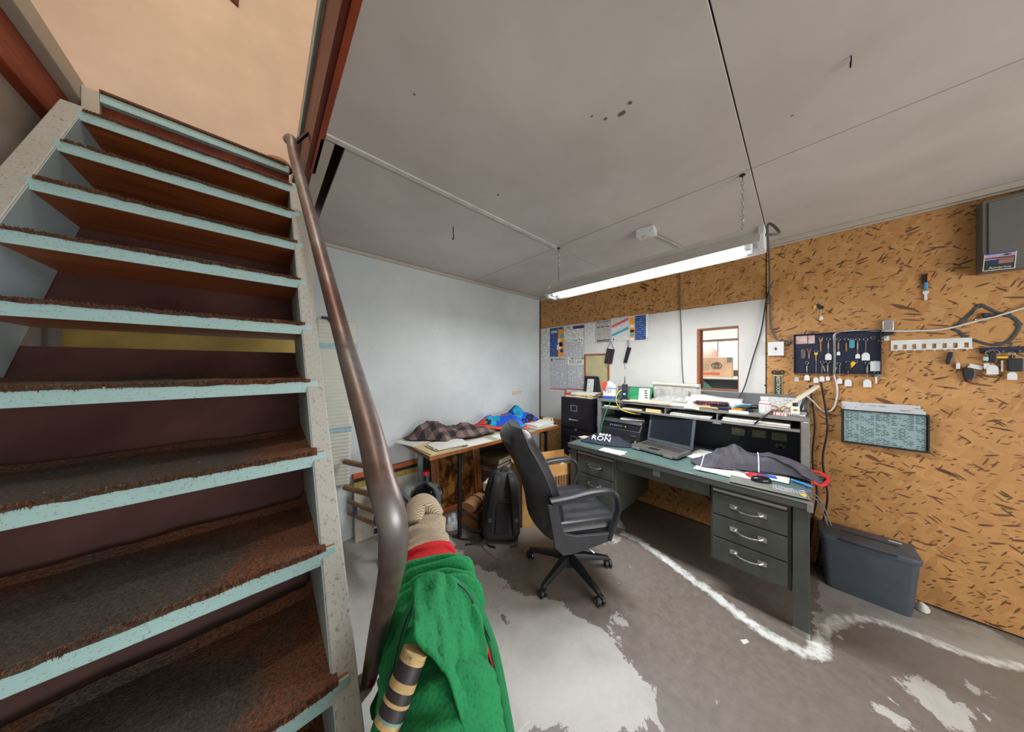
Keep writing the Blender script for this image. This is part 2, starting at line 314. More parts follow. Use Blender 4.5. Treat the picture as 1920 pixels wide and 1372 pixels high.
# ------------------------------------------------------------------ mesh helpers
class MB:
    def __init__(s): s.v = []; s.f = []
    def add(s, vs, fs):
        k = len(s.v); s.v += [Vector(x) for x in vs]; s.f += [tuple(i+k for i in f) for f in fs]; return s
    def box(s, x0, x1, y0, y1, z0, z1, m=None):
        vs = [Vector((x, y, z)) for z in (z0, z1) for y in (y0, y1) for x in (x0, x1)]
        if m: vs = [m @ q for q in vs]
        return s.add(vs, [(0, 2, 3, 1), (4, 5, 7, 6), (0, 1, 5, 4), (2, 6, 7, 3), (0, 4, 6, 2), (1, 3, 7, 5)])
    def prism(s, poly, a0, a1, ax=2, m=None):
        """polygon (2-D, in the two other axes in order) extruded along axis ax"""
        n = len(poly); vs = []
        for a in (a0, a1):
            for p, q in poly:
                c = [p, q]; c.insert(ax, a); vs.append(Vector(c))
        if m: vs = [m @ q for q in vs]
        fs = [tuple(range(n-1, -1, -1)), tuple(range(n, 2*n))] + [(i, (i+1) % n, n+(i+1) % n, n+i) for i in range(n)]
        return s.add(vs, fs)
    def tube(s, pts, r, n=8, closed=False, flat=None, caps=True):
        pts = [Vector(p) for p in pts]; N = len(pts); rs = r if isinstance(r, (list, tuple)) else [r]*N
        T = []
        for i in range(N):
            a = pts[(i-1) % N] if (closed or i > 0) else pts[i]; b = pts[(i+1) % N] if (closed or i < N-1) else pts[i]
            d = (b-a); T.append(d.normalized() if d.length > 1e-9 else Vector((0, 0, 1)))
        up = Vector((0, 0, 1)) if abs(T[0].z) < 0.9 else Vector((1, 0, 0))
        u = T[0].cross(up).normalized(); rings = []
        for i in range(N):
            u = (u - T[i]*u.dot(T[i])).normalized(); w = T[i].cross(u)
            fl = flat or (1, 1)
            rings.append([pts[i] + (u*math.cos(2*PI*k/n)*fl[0] + w*math.sin(2*PI*k/n)*fl[1])*rs[i] for k in range(n)])
        k0 = len(s.v); s.v += [q for R in rings for q in R]
        M = N if closed else N-1
        for i in range(M):
            for k in range(n):
                a, b = k0+i*n, k0+((i+1) % N)*n
                s.f.append((a+k, a+(k+1) % n, b+(k+1) % n, b+k))
        if caps and not closed:
            s.f.append(tuple(k0+k for k in range(n-1, -1, -1))); s.f.append(tuple(k0+(N-1)*n+k for k in range(n)))
        return s
    def cyl(s, p0, p1, r0, r1=None, n=16): return s.tube([p0, p1], [r0, r0 if r1 is None else r1], n)
    def lathe(s, prof, n=24, m=None, c=(0, 0, 0)):
        k0 = len(s.v); c = Vector(c)
        for r, z in prof:
            for k in range(n):
                q = Vector((r*math.cos(2*PI*k/n), r*math.sin(2*PI*k/n), z)) + c
                s.v.append(m @ q if m else q)
        for i in range(len(prof)-1):
            for k in range(n):
                a, b = k0+i*n, k0+(i+1)*n; s.f.append((a+k, a+(k+1) % n, b+(k+1) % n, b+k))
        if prof[0][0] > 1e-6: s.f.append(tuple(k0+k for k in range(n-1, -1, -1)))
        if prof[-1][0] > 1e-6: s.f.append(tuple(k0+(len(prof)-1)*n+k for k in range(n)))
        return s
    def grid(s, fn, nu, nv):
        k0 = len(s.v)
        for j in range(nv+1):
            for i in range(nu+1): s.v.append(Vector(fn(i/nu, j/nv)))
        for j in range(nv):
            for i in range(nu):
                a = k0+j*(nu+1)+i; s.f.append((a, a+1, a+nu+2, a+nu+1))
        return s
    def xf(s, m, start=0):
        for i in range(start, len(s.v)): s.v[i] = m @ s.v[i]
        return s
def PX(o): return Matrix.Translation(o.location) @ o.rotation_euler.to_matrix().to_4x4()
def build(name, mb, mat, parent=None, smooth=False, bevel=0.0, seg=2, world=False, solid=0.0, sub=0, attr=None, loc=None, rot=None, flip=False):
    me = bpy.data.meshes.new(name)
    vs = mb.v
    if world and parent is not None:
        inv = Matrix.Identity(4); chain = []; p = parent
        while p is not None: chain.append(p); p = p.parent
        mtx = Matrix.Identity(4)
        for q in reversed(chain): mtx = mtx @ PX(q)
        inv = mtx.inverted(); vs = [inv @ v for v in vs]
    me.from_pydata([tuple(v) for v in vs], [], mb.f)
    if attr:
        for k, vals in attr.items():
            a = me.attributes.new(k, 'FLOAT', 'POINT'); a.data.foreach_set('value', vals)
    bm = bmesh.new(); bm.from_mesh(me)
    if not attr: bmesh.ops.remove_doubles(bm, verts=bm.verts, dist=1e-6)
    bmesh.ops.recalc_face_normals(bm, faces=bm.faces)
    if flip: bmesh.ops.reverse_faces(bm, faces=bm.faces)
    if bevel > 0:
        es = [e for e in bm.edges if len(e.link_faces) == 2 and e.calc_face_angle(0) > 0.5]
        bmesh.ops.bevel(bm, geom=es, offset=bevel, segments=seg, profile=0.6, affect='EDGES', clamp_overlap=True)
    bm.to_mesh(me); bm.free()
    if smooth:
        for p in me.polygons: p.use_smooth = True
        if bevel > 0 or smooth == 'auto':
            try: me.set_sharp_from_angle(angle=math.radians(38))
            except Exception: pass
    o = bpy.data.objects.new(name, me); C.objects.link(o)
    if mat: me.materials.append(mat)
    if parent is not None: o.parent = parent
    if loc is not None: o.location = loc
    if rot is not None: o.rotation_euler = rot.to_euler() if isinstance(rot, Matrix) else rot
    if solid: m = o.modifiers.new('solid', 'SOLIDIFY'); m.thickness = solid; m.offset = 0
    if sub: m = o.modifiers.new('sub', 'SUBSURF'); m.levels = sub; m.render_levels = sub
    return o
def tag(o, label, cat, group=None):
    o['label'] = label; o['category'] = cat
    if group: o['group'] = group
    return o
def struct(o): o['kind'] = 'structure'; return o
def thing(name, label, cat, loc=(0, 0, 0), rot=(0, 0, 0), group=None):
    o = bpy.data.objects.new(name, None); C.objects.link(o); o.location = loc; o.empty_display_size = 0.05
    o.rotation_euler = rot.to_euler() if isinstance(rot, Matrix) else rot
    return tag(o, label, cat, group)
def single(name, label, cat, mb, mat, loc=(0, 0, 0), rot=(0, 0, 0), group=None, **kw):
    return tag(build(name, mb, mat, loc=loc, rot=rot, **kw), label, cat, group)
def copy_tree(o, parent=None):
    c = o.copy(); C.objects.link(c); c.parent = parent
    for ch in list(o.children): copy_tree(ch, c)
    return c
def text_mesh(name, txt, size, mat, parent, mtx, depth=0.0006, align='CENTER', sx=1.0):
    cu = bpy.data.curves.new(name, 'FONT'); cu.body = txt; cu.size = size; cu.align_x = align; cu.align_y = 'CENTER'; cu.extrude = depth; cu.resolution_u = 2
    tmp = bpy.data.objects.new(name, cu); C.objects.link(tmp)
    dg = bpy.context.evaluated_depsgraph_get(); me = bpy.data.meshes.new_from_object(tmp.evaluated_get(dg))
    bpy.data.objects.remove(tmp); bpy.data.curves.remove(cu)
    me.transform(mtx @ Matrix.Scale(sx, 4, (1, 0, 0))); me.materials.clear(); me.materials.append(mat); me.name = name
    o = bpy.data.objects.new(name, me); C.objects.link(o); o.parent = parent; return o
def N3(x, y, z, s=0): return noise.noise(Vector((x+s*13.7, y-s*7.1, z+s*3.3)))
def fbm(x, y, s=0, o=3):
    t = 0; a = 1.0
    for i in range(o): t += a*N3(x, y, 0, s+i); x *= 2.1; y *= 2.1; a *= 0.5
    return t
def catmull(pts, n=8, closed=False):
    P = [Vector(p) for p in pts]; out = []; N = len(P)
    for i in range(N if closed else N-1):
        p0 = P[(i-1) % N] if closed or i > 0 else P[i]; p1 = P[i]; p2 = P[(i+1) % N]; p3 = P[(i+2) % N] if closed or i < N-2 else P[i+1]
        for k in range(n):
            t = k/n
            out.append(0.5*((2*p1)+(-p0+p2)*t+(2*p0-5*p1+4*p2-p3)*t*t+(-p0+3*p1-3*p2+p3)*t**3))
    if not closed: out.append(P[-1])
    return out
def heap(poly, h, amp=0.03, fs=9.0, seed=1, nr=26, na=84, lift=0.004, peak=None, power=2.6, nfold=26, bumps=()):
    """a garment dropped in folds: outline polygon (x, y), height h; returns MB and the rim attribute"""
    poly = [Vector((p[0], p[1], 0)) for p in poly]; ring = catmull(poly, max(4, na//len(poly)), True)
    c = sum(poly, Vector())/len(poly)
    if peak: c = Vector((peak[0], peak[1], 0))
    R = max((q-c).length for q in ring); rnd_ = random.Random(seed); folds = []
    for k in range(nfold):
        q = ring[rnd_.randrange(len(ring))]; m = c.lerp(q, rnd_.uniform(0.1, 0.85)); a = rnd_.uniform(0, PI)
        folds.append((m, Vector((math.cos(a), math.sin(a), 0)), rnd_.uniform(0.3, 0.8)*R*0.5, rnd_.uniform(0.009, 0.018)*(1+R), rnd_.uniform(0.4, 1.0)*amp*rnd_.choice((1, 1, 1, -0.6)), rnd_.uniform(-2, 2)))
    mb = MB(); rim = []; n = len(ring)
    for i in range(nr+1):
        r = 0.03+0.97*i/nr
        for q in ring:
            wob = 1+0.04*fbm(q.x*6, q.y*6, seed+9)*r
            p = c + (q-c)*r*wob; z = 0.0
            env = (1-r**power)
            for m, d, L, w, a, cv in folds:
                e = p-m; t = e.dot(d); s_ = e.x*d.y-e.y*d.x+cv*t*t
                if abs(t) < 2.2*L and abs(s_) < 3*w: z += a*math.exp(-(t/L)**2-(s_/w)**2)
            z = amp*1.4*math.tanh(z/(amp*1.4))
            for bx_, by_, br_, bh_ in bumps: z += bh_*math.exp(-((p.x-bx_)**2+(p.y-by_)**2)/br_**2)*min(1, (1-r)*4)
            z = lift + h*env*(0.75+0.35*fbm(p.x*4, p.y*4, seed+2)) + z*min(1, (1-r)*5+0.18) + amp*0.12*fbm(p.x*fs*2, p.y*fs*2, seed)*min(1, (1-r)*5)
            mb.v.append(Vector((p.x, p.y, max(lift, z)))); rim.append(r)
    for i in range(nr):
        for k in range(n):
            a, b = i*n, (i+1)*n; mb.f.append((a+k, a+(k+1) % n, b+(k+1) % n, b+k))
    mb.f.append(tuple(range(n-1, -1, -1)))
    return mb, rim
def sheet_stack(mb, w, d, h, n=3, jit=0.012, rot=0.06, seed=0, z0=0.0):
    """n loose sheets, each a thin slab, slightly turned"""
    rnd = random.Random(seed)
    for i in range(n):
        m = Matrix.Translation((rnd.uniform(-jit, jit), rnd.uniform(-jit, jit), z0+h*i/n)) @ Matrix.Rotation(rnd.uniform(-rot, rot), 4, 'Z')
        mb.box(-w/2, w/2, -d/2, d/2, 0.0, h/n*0.85, m)
    return mb
# ================================================================== THE SETTING
def sdf_poly(p, poly):
    d = 1e9; inside = False; n = len(poly)
    for i in range(n):
        a, b = poly[i], poly[(i+1) % n]; ab = b-a; ap = p-a
        t = max(0, min(1, ap.dot(ab)/max(1e-9, ab.dot(ab)))); d = min(d, (ap-ab*t).length)
        if (a.y > p.y) != (b.y > p.y) and p.x < (b.x-a.x)*(p.y-a.y)/(b.y-a.y)+a.x: inside = not inside
    return -d if inside else d
def dist_line(p, pts):
    d = 1e9
    for a, b in zip(pts, pts[1:]):
        ab = b-a; ap = p-a; t = max(0, min(1, ap.dot(ab)/max(1e-9, ab.dot(ab)))); d = min(d, (ap-ab*t).length)
    return d
def make_the_floor():
    fl = lambda L: [onfloor(*q).to_2d() for q in L]
    bare = fl([(640, 1372), (1232, 1372), (1205, 1262), (1130, 1190), (1060, 1135), (985, 1118), (930, 1075), (880, 1055), (840, 1000), (770, 985), (640, 1000)])
    strip_ = fl([(1540, 1200), (1560, 1165), (1620, 1162), (1680, 1178), (1750, 1206), (1840, 1238), (1920, 1253), (1990, 1265), (1990, 1235), (1703, 1121), (1600, 1080), (1530, 1080)])
    spots = [(onfloor(1158, 1168).to_2d(), 0.045), (onfloor(1660, 1335).to_2d(), 0.075), (onfloor(1760, 1325).to_2d(), 0.085), (onfloor(1850, 1300).to_2d(), 0.03), (onfloor(1345, 1322).to_2d(), 0.018), (onfloor(1130, 1000).to_2d(), 0.11)]
    l1 = fl([(1130, 985), (1190, 1008), (1232, 1036), (1290, 1080), (1340, 1115), (1390, 1155), (1440, 1190), (1500, 1222), (1535, 1226)])
    l2 = fl([(1535, 1205), (1548, 1178), (1575, 1160), (1620, 1158), (1680, 1175), (1750, 1203), (1840, 1235), (1920, 1250)])
    g1 = onfloor(965, 1025).to_2d(); g2 = onfloor(1060, 1075).to_2d(); ck = onfloor(930, 1060).to_2d()
    nx, ny = 94, 132; x0, x1, y0, y1 = -0.66, 3.06, -2.62, 2.64
    mb = MB(); mb.grid(lambda u, v: (x0+(x1-x0)*u, y0+(y1-y0)*v, 0), nx, ny)
    paint, crust, grime, crack = [], [], [], []
    for q in mb.v:
        p = q.to_2d(); s = sdf_poly(p, bare)
        s2 = sdf_poly(p, strip_); s = min(s, s2)
        for c, r in spots: s = min(s, (p-c).length-r)
        paint.append(max(0, min(1, 0.5+s*1.5)))
        d1 = dist_line(p, l1); d2 = dist_line(p, l2)
        crust.append(0.85*math.exp(-(d1/0.062)**2)+0.80*math.exp(-(d2/0.050)**2))
        grime.append(0.55*math.exp(-((p-g1).length/0.35)**2)+0.35*math.exp(-((p-g2).length/0.3)**2) + (0.25 if p.y > 1.7 else 0) + (0.62 if s2 < 0.02 else 0))
        crack.append(math.exp(-((p-ck).length/0.35)**4))
    k = len(mb.v); mb.box(x0, x1, y0, y1, -0.10, -0.004)
    for L in (paint, crust, grime, crack): L += [0.5 if L is paint else 0.0]*8
    struct(build('floor', mb, FLOORM, attr=dict(paint=paint, crust=crust, grime=grime, crack=crack)))
make_the_floor()
# ceiling: subfloor slab with separate boards under it
ce = struct(build('ceiling', MB().box(0.20, 3.10, -2.65, 2.70, 2.70, 2.74).box(-0.72, 0.20, -2.65, 0.25, 2.70, 2.74).box(-1.45, -0.66, -0.40, 2.95, 2.70, 2.74), REDWOOD))
def cpanel(x0, x1, y0, y1): build('ceiling_panel', MB().box(x0, x1, y0, y1, ZC, ZC+0.012), CEIL, ce, bevel=0.0015, seg=1)
for y0, y1 in ((-2.62, -1.053), (-1.048, 0.168)):
    cpanel(0.180, 1.8155, y0, y1); cpanel(1.8225, 3.02, y0, y1)
cpanel(-0.66, 0.176, -2.62, -1.053); cpanel(-0.66, 0.176, -1.048, 0.10)
cpanel(0.180, 1.8155, 0.172, 1.398); cpanel(1.8225, 3.02, 0.172, 1.398)
cpanel(0.278, 1.8155, 1.402, 2.64); cpanel(1.8225, 3.02, 1.402, 2.64)
build('batten_strip', MB().box(0.20, 1.81, 1.385, 1.417, ZC-0.008, ZC), pm('batten_paint', (206, 200, 194), 0.6), ce, bevel=0.002)
build('edge_strip', MB().box(0.186, 0.238, 1.43, 2.60, ZC-0.004, ZC+0.014), TRIMW, ce, bevel=0.002)
for u, v, r in ((1166, 212, 0.012), (1136, 222, 0.007), (1182, 192, 0.006), (934, 365, 0.008), (1110, 217, 0.004)):
    q = onplane(u, v, 2, ZC); build('torn_patch', MB().prism([(q.x+r*(1+0.4*math.sin(k*2.3+u))*math.cos(k*1.05), q.y+r*(1+0.4*math.cos(k*1.7+v))*math.sin(k*1.05)) for k in range(6)], ZC-0.0022, ZC-0.0004, 2), pm('torn_paper', (112, 100, 92), 0.8), ce)
# stairwell framing
struct(build('trim_1', MB().box(0.160, 0.199, 0.20, 2.62, ZC+0.006, 2.74), REDWOOD, bevel=0.002))
struct(build('trim_2', MB().box(0.1785, 0.1995, 0.20, 1.72, ZC-0.004, ZC+0.006), ORWOOD))
struct(build('trim_3', MB().box(0.152, 0.20, 0.20, 2.62, 2.745, 2.885), TRIMW, bevel=0.003))
struct(build('trim_4', MB().box(0.146, 0.152, 0.20, 2.62, 2.741, 2.79), TEAL))
struct(build('trim_5', MB().box(-0.72, -0.615, -0.4, 2.45, 2.472, 2.632), ORWOOD, bevel=0.004))
struct(build('trim_6', MB().box(-0.70, -0.578, -0.4, 2.20, 2.635, 2.725), TRIMW, bevel=0.004))
struct(build('trim_7', MB().box(-0.62, 0.16, 0.10, 0.15, ZC, 2.74), REDWOOD))
# walls
struct(build('wall_back', MB().box(-0.72, 3.10, YW, YW+0.08, -0.05, 2.645), WGREY))
struct(build('wall_left', MB().box(-0.72, -0.65, -2.65, YW-0.001, -0.05, 2.47), pm('stairwell_plaster', (176, 166, 154), 0.85, var=0.15, scale=3, bump=0.1), bevel=0.0))
WY0, WY1, WZ0, WZ1 = 0.361, 0.663, 1.258, 1.829
wr = struct(build('wall_right', MB().box(XW+0.013, XW+0.10, -2.65, WY0, -0.05, 2.70).box(XW+0.013, XW+0.10, WY1, YW-0.001, -0.05, 2.70)
    .box(XW+0.013, XW+0.10, WY0, WY1, -0.05, WZ0).box(XW+0.013, XW+0.10, WY0, WY1, WZ1, 2.70), BLACKM))
def osb(y0, y1, z0, z1): build('osb_panel', MB().box(XW, XW+0.012, y0, y1, z0, z1), OSB, wr, bevel=0.001, seg=1)
osb(0.192, 2.622, 2.034, 2.481); osb(0.192, 2.622, 0.012, 0.736); osb(-1.034, 0.185, 0.012, 2.481); osb(-2.60, -1.039, 0.012, 2.481)
build('white_panel', MB().box(XW-0.001, XW+0.012, 0.192, WY0, 0.74, 2.03).box(XW-0.001, XW+0.012, WY1, 2.622, 0.74, 2.03)
    .box(XW-0.001, XW+0.012, WY0, WY1, 0.74, WZ0).box(XW-0.001, XW+0.012, WY0, WY1, WZ1, 2.03), WHITEP, wr)
w1 = struct(build('window_1', MB().box(XW-0.004, XW+0.10, WY1-0.020, WY1, WZ0, WZ1).box(XW-0.004, XW+0.10, WY0, WY0+0.006, WZ0, WZ1)
    .box(XW-0.004, XW+0.10, WY0+0.006, WY1-0.020, WZ1-0.014, WZ1).box(XW-0.004, XW+0.10, WY0+0.006, WY1-0.020, WZ0, WZ0+0.010), BROWNW, bevel=0.001))
build('pane', MB().box(XW+0.066, XW+0.070, WY0+0.006, WY1-0.02, WZ0+0.010, WZ1-0.014), GLASS, w1)
build('stop_bead', MB().box(XW+0.05, XW+0.064, WY1-0.034, WY1-0.020, WZ0+0.01, WZ1-0.014), REDWOOD, w1)
struct(build('trim_8', MB().box(XW-0.026, XW-0.0005, -2.6, YW-0.03, ZC-0.036, ZC-0.001).box(XW-0.016, XW-0.0005, -2.6, YW-0.03, ZC-0.050, ZC-0.037), TRIMW, bevel=0.003))
struct(build('trim_9', MB().box(0.26, XW-0.03, YW-0.024, YW-0.0005, ZC-0.030, ZC-0.001), TRIMW, bevel=0.004))
struct(build('trim_10', MB().box(XW-0.014, XW-0.0015, YW-0.012, YW-0.0005, 0.002, ZC-0.05), pm('dark_corner_gap', (52, 48, 44))))
# rear wall with the big window behind the viewer
struct(build('wall_rear', MB().box(-0.72, 3.10, -2.70, -2.62, -0.05, 0.40).box(-0.72, 3.10, -2.70, -2.62, 1.80, 2.74).box(-0.72, -0.40, -2.70, -2.62, 0.40, 1.80).box(2.30, 3.10, -2.70, -2.62, 0.40, 1.80), WGREY))
w2 = struct(build('window_2', MB().box(-0.40, -0.33, -2.70, -2.60, 0.40, 1.80).box(2.23, 2.30, -2.70, -2.60, 0.40, 1.80).box(-0.33, 2.23, -2.70, -2.60, 0.40, 0.46).box(-0.33, 2.23, -2.70, -2.60, 1.74, 1.80).box(0.92, 0.98, -2.69, -2.62, 0.46, 1.74), TRIMW))
build('pane', MB().box(-0.33, 2.23, -2.675, -2.670, 0.46, 1.74), GLASS, w2)
# upstairs shaft
struct(build('wall_upper_back', MB().box(-1.45, 1.30, 2.96, 3.02, 2.60, 5.05), CREAM))
struct(build('wall_upper_left', MB().box(-1.51, -1.45, -0.45, 3.02, 2.66, 5.05), CREAM))
struct(build('wall_upper_right', MB().box(1.30, 1.36, -0.45, 3.02, 2.66, 5.05), CREAM))
struct(build('wall_upper_front', MB().box(-1.51, 1.36, -0.51, -0.45, 2.66, 5.05), CREAM))
struct(build('ceiling_upper', MB().box(-1.51, 1.36, -0.51, 3.02, 5.05, 5.11), CREAM))
# bay beyond the inner window
struct(build('wall_beyond', MB().box(5.40, 5.46, -1.2, 3.4, -0.05, 1.42).box(5.40, 5.46, -1.2, 3.4, 2.02, 3.0), pm('bay_wall', (206, 196, 186), 0.8)))
w3 = struct(build('window_3', MB().box(5.42, 5.44, -1.2, 3.4, 1.42, 2.02), emit('daylit_glazing', (255, 252, 244), 2.6)))
for k in range(9): build('glazing_bar', MB().box(5.405, 5.42, -1.1+k*0.5, -1.085+k*0.5, 1.42, 2.02), pm('bar', (225, 215, 190)), w3)
struct(build('wall_beyond_ends', MB().box(3.12, 5.46, 3.40, 3.46, -0.05, 3.0).box(3.12, 5.46, -1.26, -1.20, -0.05, 3.0), pm('bay_wall', (206, 196, 186))))
struct(build('ceiling_beyond', MB().box(3.12, 5.46, -1.2, 3.4, 2.98, 3.04), pm('bay_ceiling', (190, 176, 164))))
struct(build('floor_beyond', MB().box(3.12, 5.46, -1.2, 3.4, -0.06, 0.0), pm('bay_floor', (120, 116, 112))))
struct(build('trim_11', MB().box(4.30, 4.42, -1.2, 3.4, 1.80, 2.98), pm('bay_header', (198, 180, 166), 0.8), bevel=0.01))
struct(build('trim_12', MB().box(4.27, 4.30, -1.2, 3.4, 1.825, 1.850), pm('bay_lip', (236, 224, 204), 0.6)))

# ================================================================== STAIRS
RISE, RUN, Y1, Z1 = 0.21, 0.155, 1.917, 2.479
SX0, SX1 = -0.53, 0.139
yf = lambda z: Y1 + 0.012 - RUN/RISE*(Z1-z)
st = thing('staircase', 'steep open staircase with teal painted treads and worn brown carpet', 'staircase', (-0.2, 0.2, 0))
def stringer(x0, x1, zt=2.52):
    return MB().prism([(yf(0), 0), (yf(zt), zt), (yf(zt)+0.335, zt), (yf(0)+0.335, 0)], x0, x1, 0)
s1 = build('stringer', stringer(0.110, 0.1575), STRW, st, world=True, bevel=0.003); s1['label'] = 'chipped white stringer beside the handrail'
s2 = build('stringer', stringer(-0.578, -0.525), STRW, st, world=True, bevel=0.003); s2['label'] = 'chipped white stringer along the plaster wall'
for x0, x1 in ((0.108, 0.1099), (-0.5249, -0.523)):     # blue paint on the inner faces
    zt = 2.51
    build('inner_paint_face', MB().prism([(yf(0.0)+0.004, 0), (yf(zt)+0.004, zt), (yf(zt)+0.325, zt), (yf(0.0)+0.325, 0)], x0, x1, 0), INBLUE, st, world=True)
def slope_slab(z0, z1, off, th, x0, x1): return MB().prism([(yf(z0)+off, z0), (yf(z1)+off, z1), (yf(z1)+off+th, z1), (yf(z0)+off+th, z0)], x0, x1, 0)
build('back_board', slope_slab(0.0, 1.540, 0.336, 0.014, -0.53, 0.115), MAROON, st, world=True)
build('back_board', slope_slab(1.665, 2.60, 0.336, 0.014, -0.53, 0.115), MAROON, st, world=True)
br = build('brace_board', MB().box(-0.60, 0.24, 2.05, 2.09, 1.50, 1.74), pm('yellowed_plank', (176, 150, 74), 0.6, var=0.25, scale=6), st, world=True, bevel=0.003); br['label'] = 'yellowed plank seen through the gap'
for x in (0.165, -0.60): build('brace_post', MB().box(x, x+0.07, 2.092, 2.13, 0.0, 2.47), TRIMW, st, world=True)
rnd = random.Random(3)
for i in range(12):
    y, z = Y1-RUN*i, Z1-RISE*i
    tb = MB().box(SX0, SX1, y, y+0.325, z-0.037, z-0.030)   # thin painted lip carried by the raw board
    tr = build('tread', MB().box(SX0, SX1, y+0.001, y+0.330, z-0.038, z), UNDER, st, world=True, bevel=0.002)
    build('painted_nosing', MB().box(SX0-0.0005, SX1+0.0005, y-0.0015, y+0.004, z-0.0385, z+0.0005), TEAL, tr, world=True, bevel=0.0012)
    # carpet: uneven pad with a frayed front hem
    cb = MB(); wear = []; sd = i*3.1
    nx, ny = 46, 12
    def cf(u, v, y=y, z=z, sd=sd):
        x = SX0+0.012+(SX1-SX0-0.032)*u
        fr = 0.006*fbm(x*18, sd, 2)
        yy = y+0.004+fr*(1-v)+0.320*v
        lift = 0.008+0.006*fbm(x*7, yy*7+sd, 5)+0.004*math.sin(x*9+sd)*(1-v)
        if v == 0: lift = -0.004+0.004*fbm(x*30, sd, 1); yy = y-0.0055+0.002*fbm(x*40, sd, 8)
        elif v < 0.12: yy = y-0.003; lift = max(lift, 0.006)
        if v > 0.93: lift += 0.012+0.006*fbm(x*5, sd, 3)
        if u > 0.96 and v > 0.3: lift += 0.03*(v-0.3)
        return (x, yy, z+max(0.0015, lift) if v > 0 else z+lift)
    cb.grid(cf, nx, ny)
    for j in range(ny+1):
        for k in range(nx+1):
            u, v = k/nx, j/ny
            wear.append(max(0, 1-abs(u-0.42)*1.9)*max(0, 1-abs(v-0.35)*1.1)*1.3)
    for k in range(430):                                     # frayed tufts on the hem
        x = SX0+0.02+(SX1-SX0-0.05)*rnd.random(); L = rnd.uniform(0.004, 0.012); w = rnd.uniform(0.0012, 0.0024); dx = rnd.uniform(-0.003, 0.003)
        a = Vector((x, y-0.0035, z+rnd.uniform(0.002, 0.010)))
        m0 = len(cb.v); cb.add([a+Vector((-w, 0, 0)), a+Vector((w, 0, 0)), a+Vector((dx, -0.004, -L)), a+Vector((0, -0.004, 0.001))], [(0, 1, 2), (0, 2, 3), (1, 3, 2)])
        wear += [-0.4]*4
    build('carpet', cb, CARPET, tr, world=True, attr=dict(wear=wear))
ld = build('landing', MB().box(-0.53, 0.118, 2.115, 2.95, 2.652, 2.69), TEAL, st, world=True, bevel=0.002)
build('carpet', MB().box(-0.53, 0.10, 2.105, 2.95, 2.691, 2.703), CARPET, ld, world=True, bevel=0.003)
build('landing_riser', MB().box(-0.53, 0.118, 2.14, 2.155, 2.46, 2.65), REDWOOD, st, world=True)

build('landing_cleat', MB().box(-0.577, -0.531, 2.12, 2.22, 2.53, 2.70), TRIMW, st, world=True, bevel=0.003)
# handrail
hp = [atdepth(540, 262, 1.30), atdepth(546, 262, 1.22), atdepth(551, 290, 1.165), atdepth(640, 622, 0.66), atdepth(692, 805, 0.455), atdepth(713, 895, 0.395), atdepth(731, 955, 0.372), atdepth(738, 1005, 0.378), atdepth(734, 1070, 0.42), atdepth(710, 1182, 0.56), atdepth(692, 1275, 0.715)]
hr = thing('handrail', 'bent bare steel pipe handrail running up beside the stairs', 'handrail', (hp[-1].x, hp[-1].y, hp[-1].z))
seg = [hp[0], hp[1], hp[2]] + [hp[2].lerp(hp[3], t) for t in (0.33, 0.66)] + [hp[3]] + [hp[3].lerp(hp[4], t) for t in (0.4,)] + hp[4:]
build('pipe', MB().tube(catmull(seg, 8), 0.0195, 20), PIPE, hr, smooth='auto', world=True)
build('flange', MB().cyl(hp[-1], (0.1585, hp[-1].y+0.01, hp[-1].z-0.02), 0.022, 0.034, 14), PIPE, hr, world=True, smooth='auto')
build('bracket', MB().cyl(hp[1]+Vector((0, 0.02, -0.02)), Vector((0.158, hp[1].y+0.03, hp[1].z+0.09)), 0.009, n=10), BLACKM, hr, world=True)
# things upstairs
o = onplane(523, 303, 2, 2.706)
single('rolled_cap', 'tan rounded cap lying at the top edge of the stairs', 'cap', MB().lathe([(0.0, 0.045), (0.03, 0.043), (0.055, 0.034), (0.066, 0.012), (0.068, 0.0), (0.0, 0.0)], 20), pm('tan_felt', (168, 122, 92), 0.9), loc=(0.07, 2.19, 2.704), smooth=True)
pb = onplane(447, 14, 1, 2.955)
pq = single('wall_plaque', 'dark brown wooden board hung high on the upstairs wall', 'plaque', MB().prism([(0, 0), (-0.12, 0.05), (-0.12, 0.55), (0.02, 0.5)], -0.0, 0.02, 2), REDWOOD, loc=(pb.x, 2.958, pb.z), rot=BACKROT, bevel=0.003)
bl = thing('ceiling_bulb', 'bare warm bulb on a short cord above the stairwell', 'lamp', (-0.2, 1.0, 5.05))
build('cord', MB().cyl((0, 0, -0.35), (0, 0, 0), 0.004, n=8), RUBBERC, bl)
build('socket', MB().cyl((0, 0, -0.42), (0, 0, -0.35), 0.022, 0.018), BLACKP, bl)
build('bulb', MB().lathe([(0.0, -0.54), (0.025, -0.53), (0.036, -0.50), (0.03, -0.46), (0.016, -0.42)], 16), emit('warm_bulb', (255, 214, 170), 30), bl, smooth=True)
pl = bpy.data.lights.new('bulb_light', 'POINT'); pl.energy = 40; pl.color = (1.0, 0.93, 0.84); pl.shadow_soft_size = 0.05
po = bpy.data.objects.new('bulb_light', pl); C.objects.link(po); po.location = (-0.2, 1.0, 4.42)
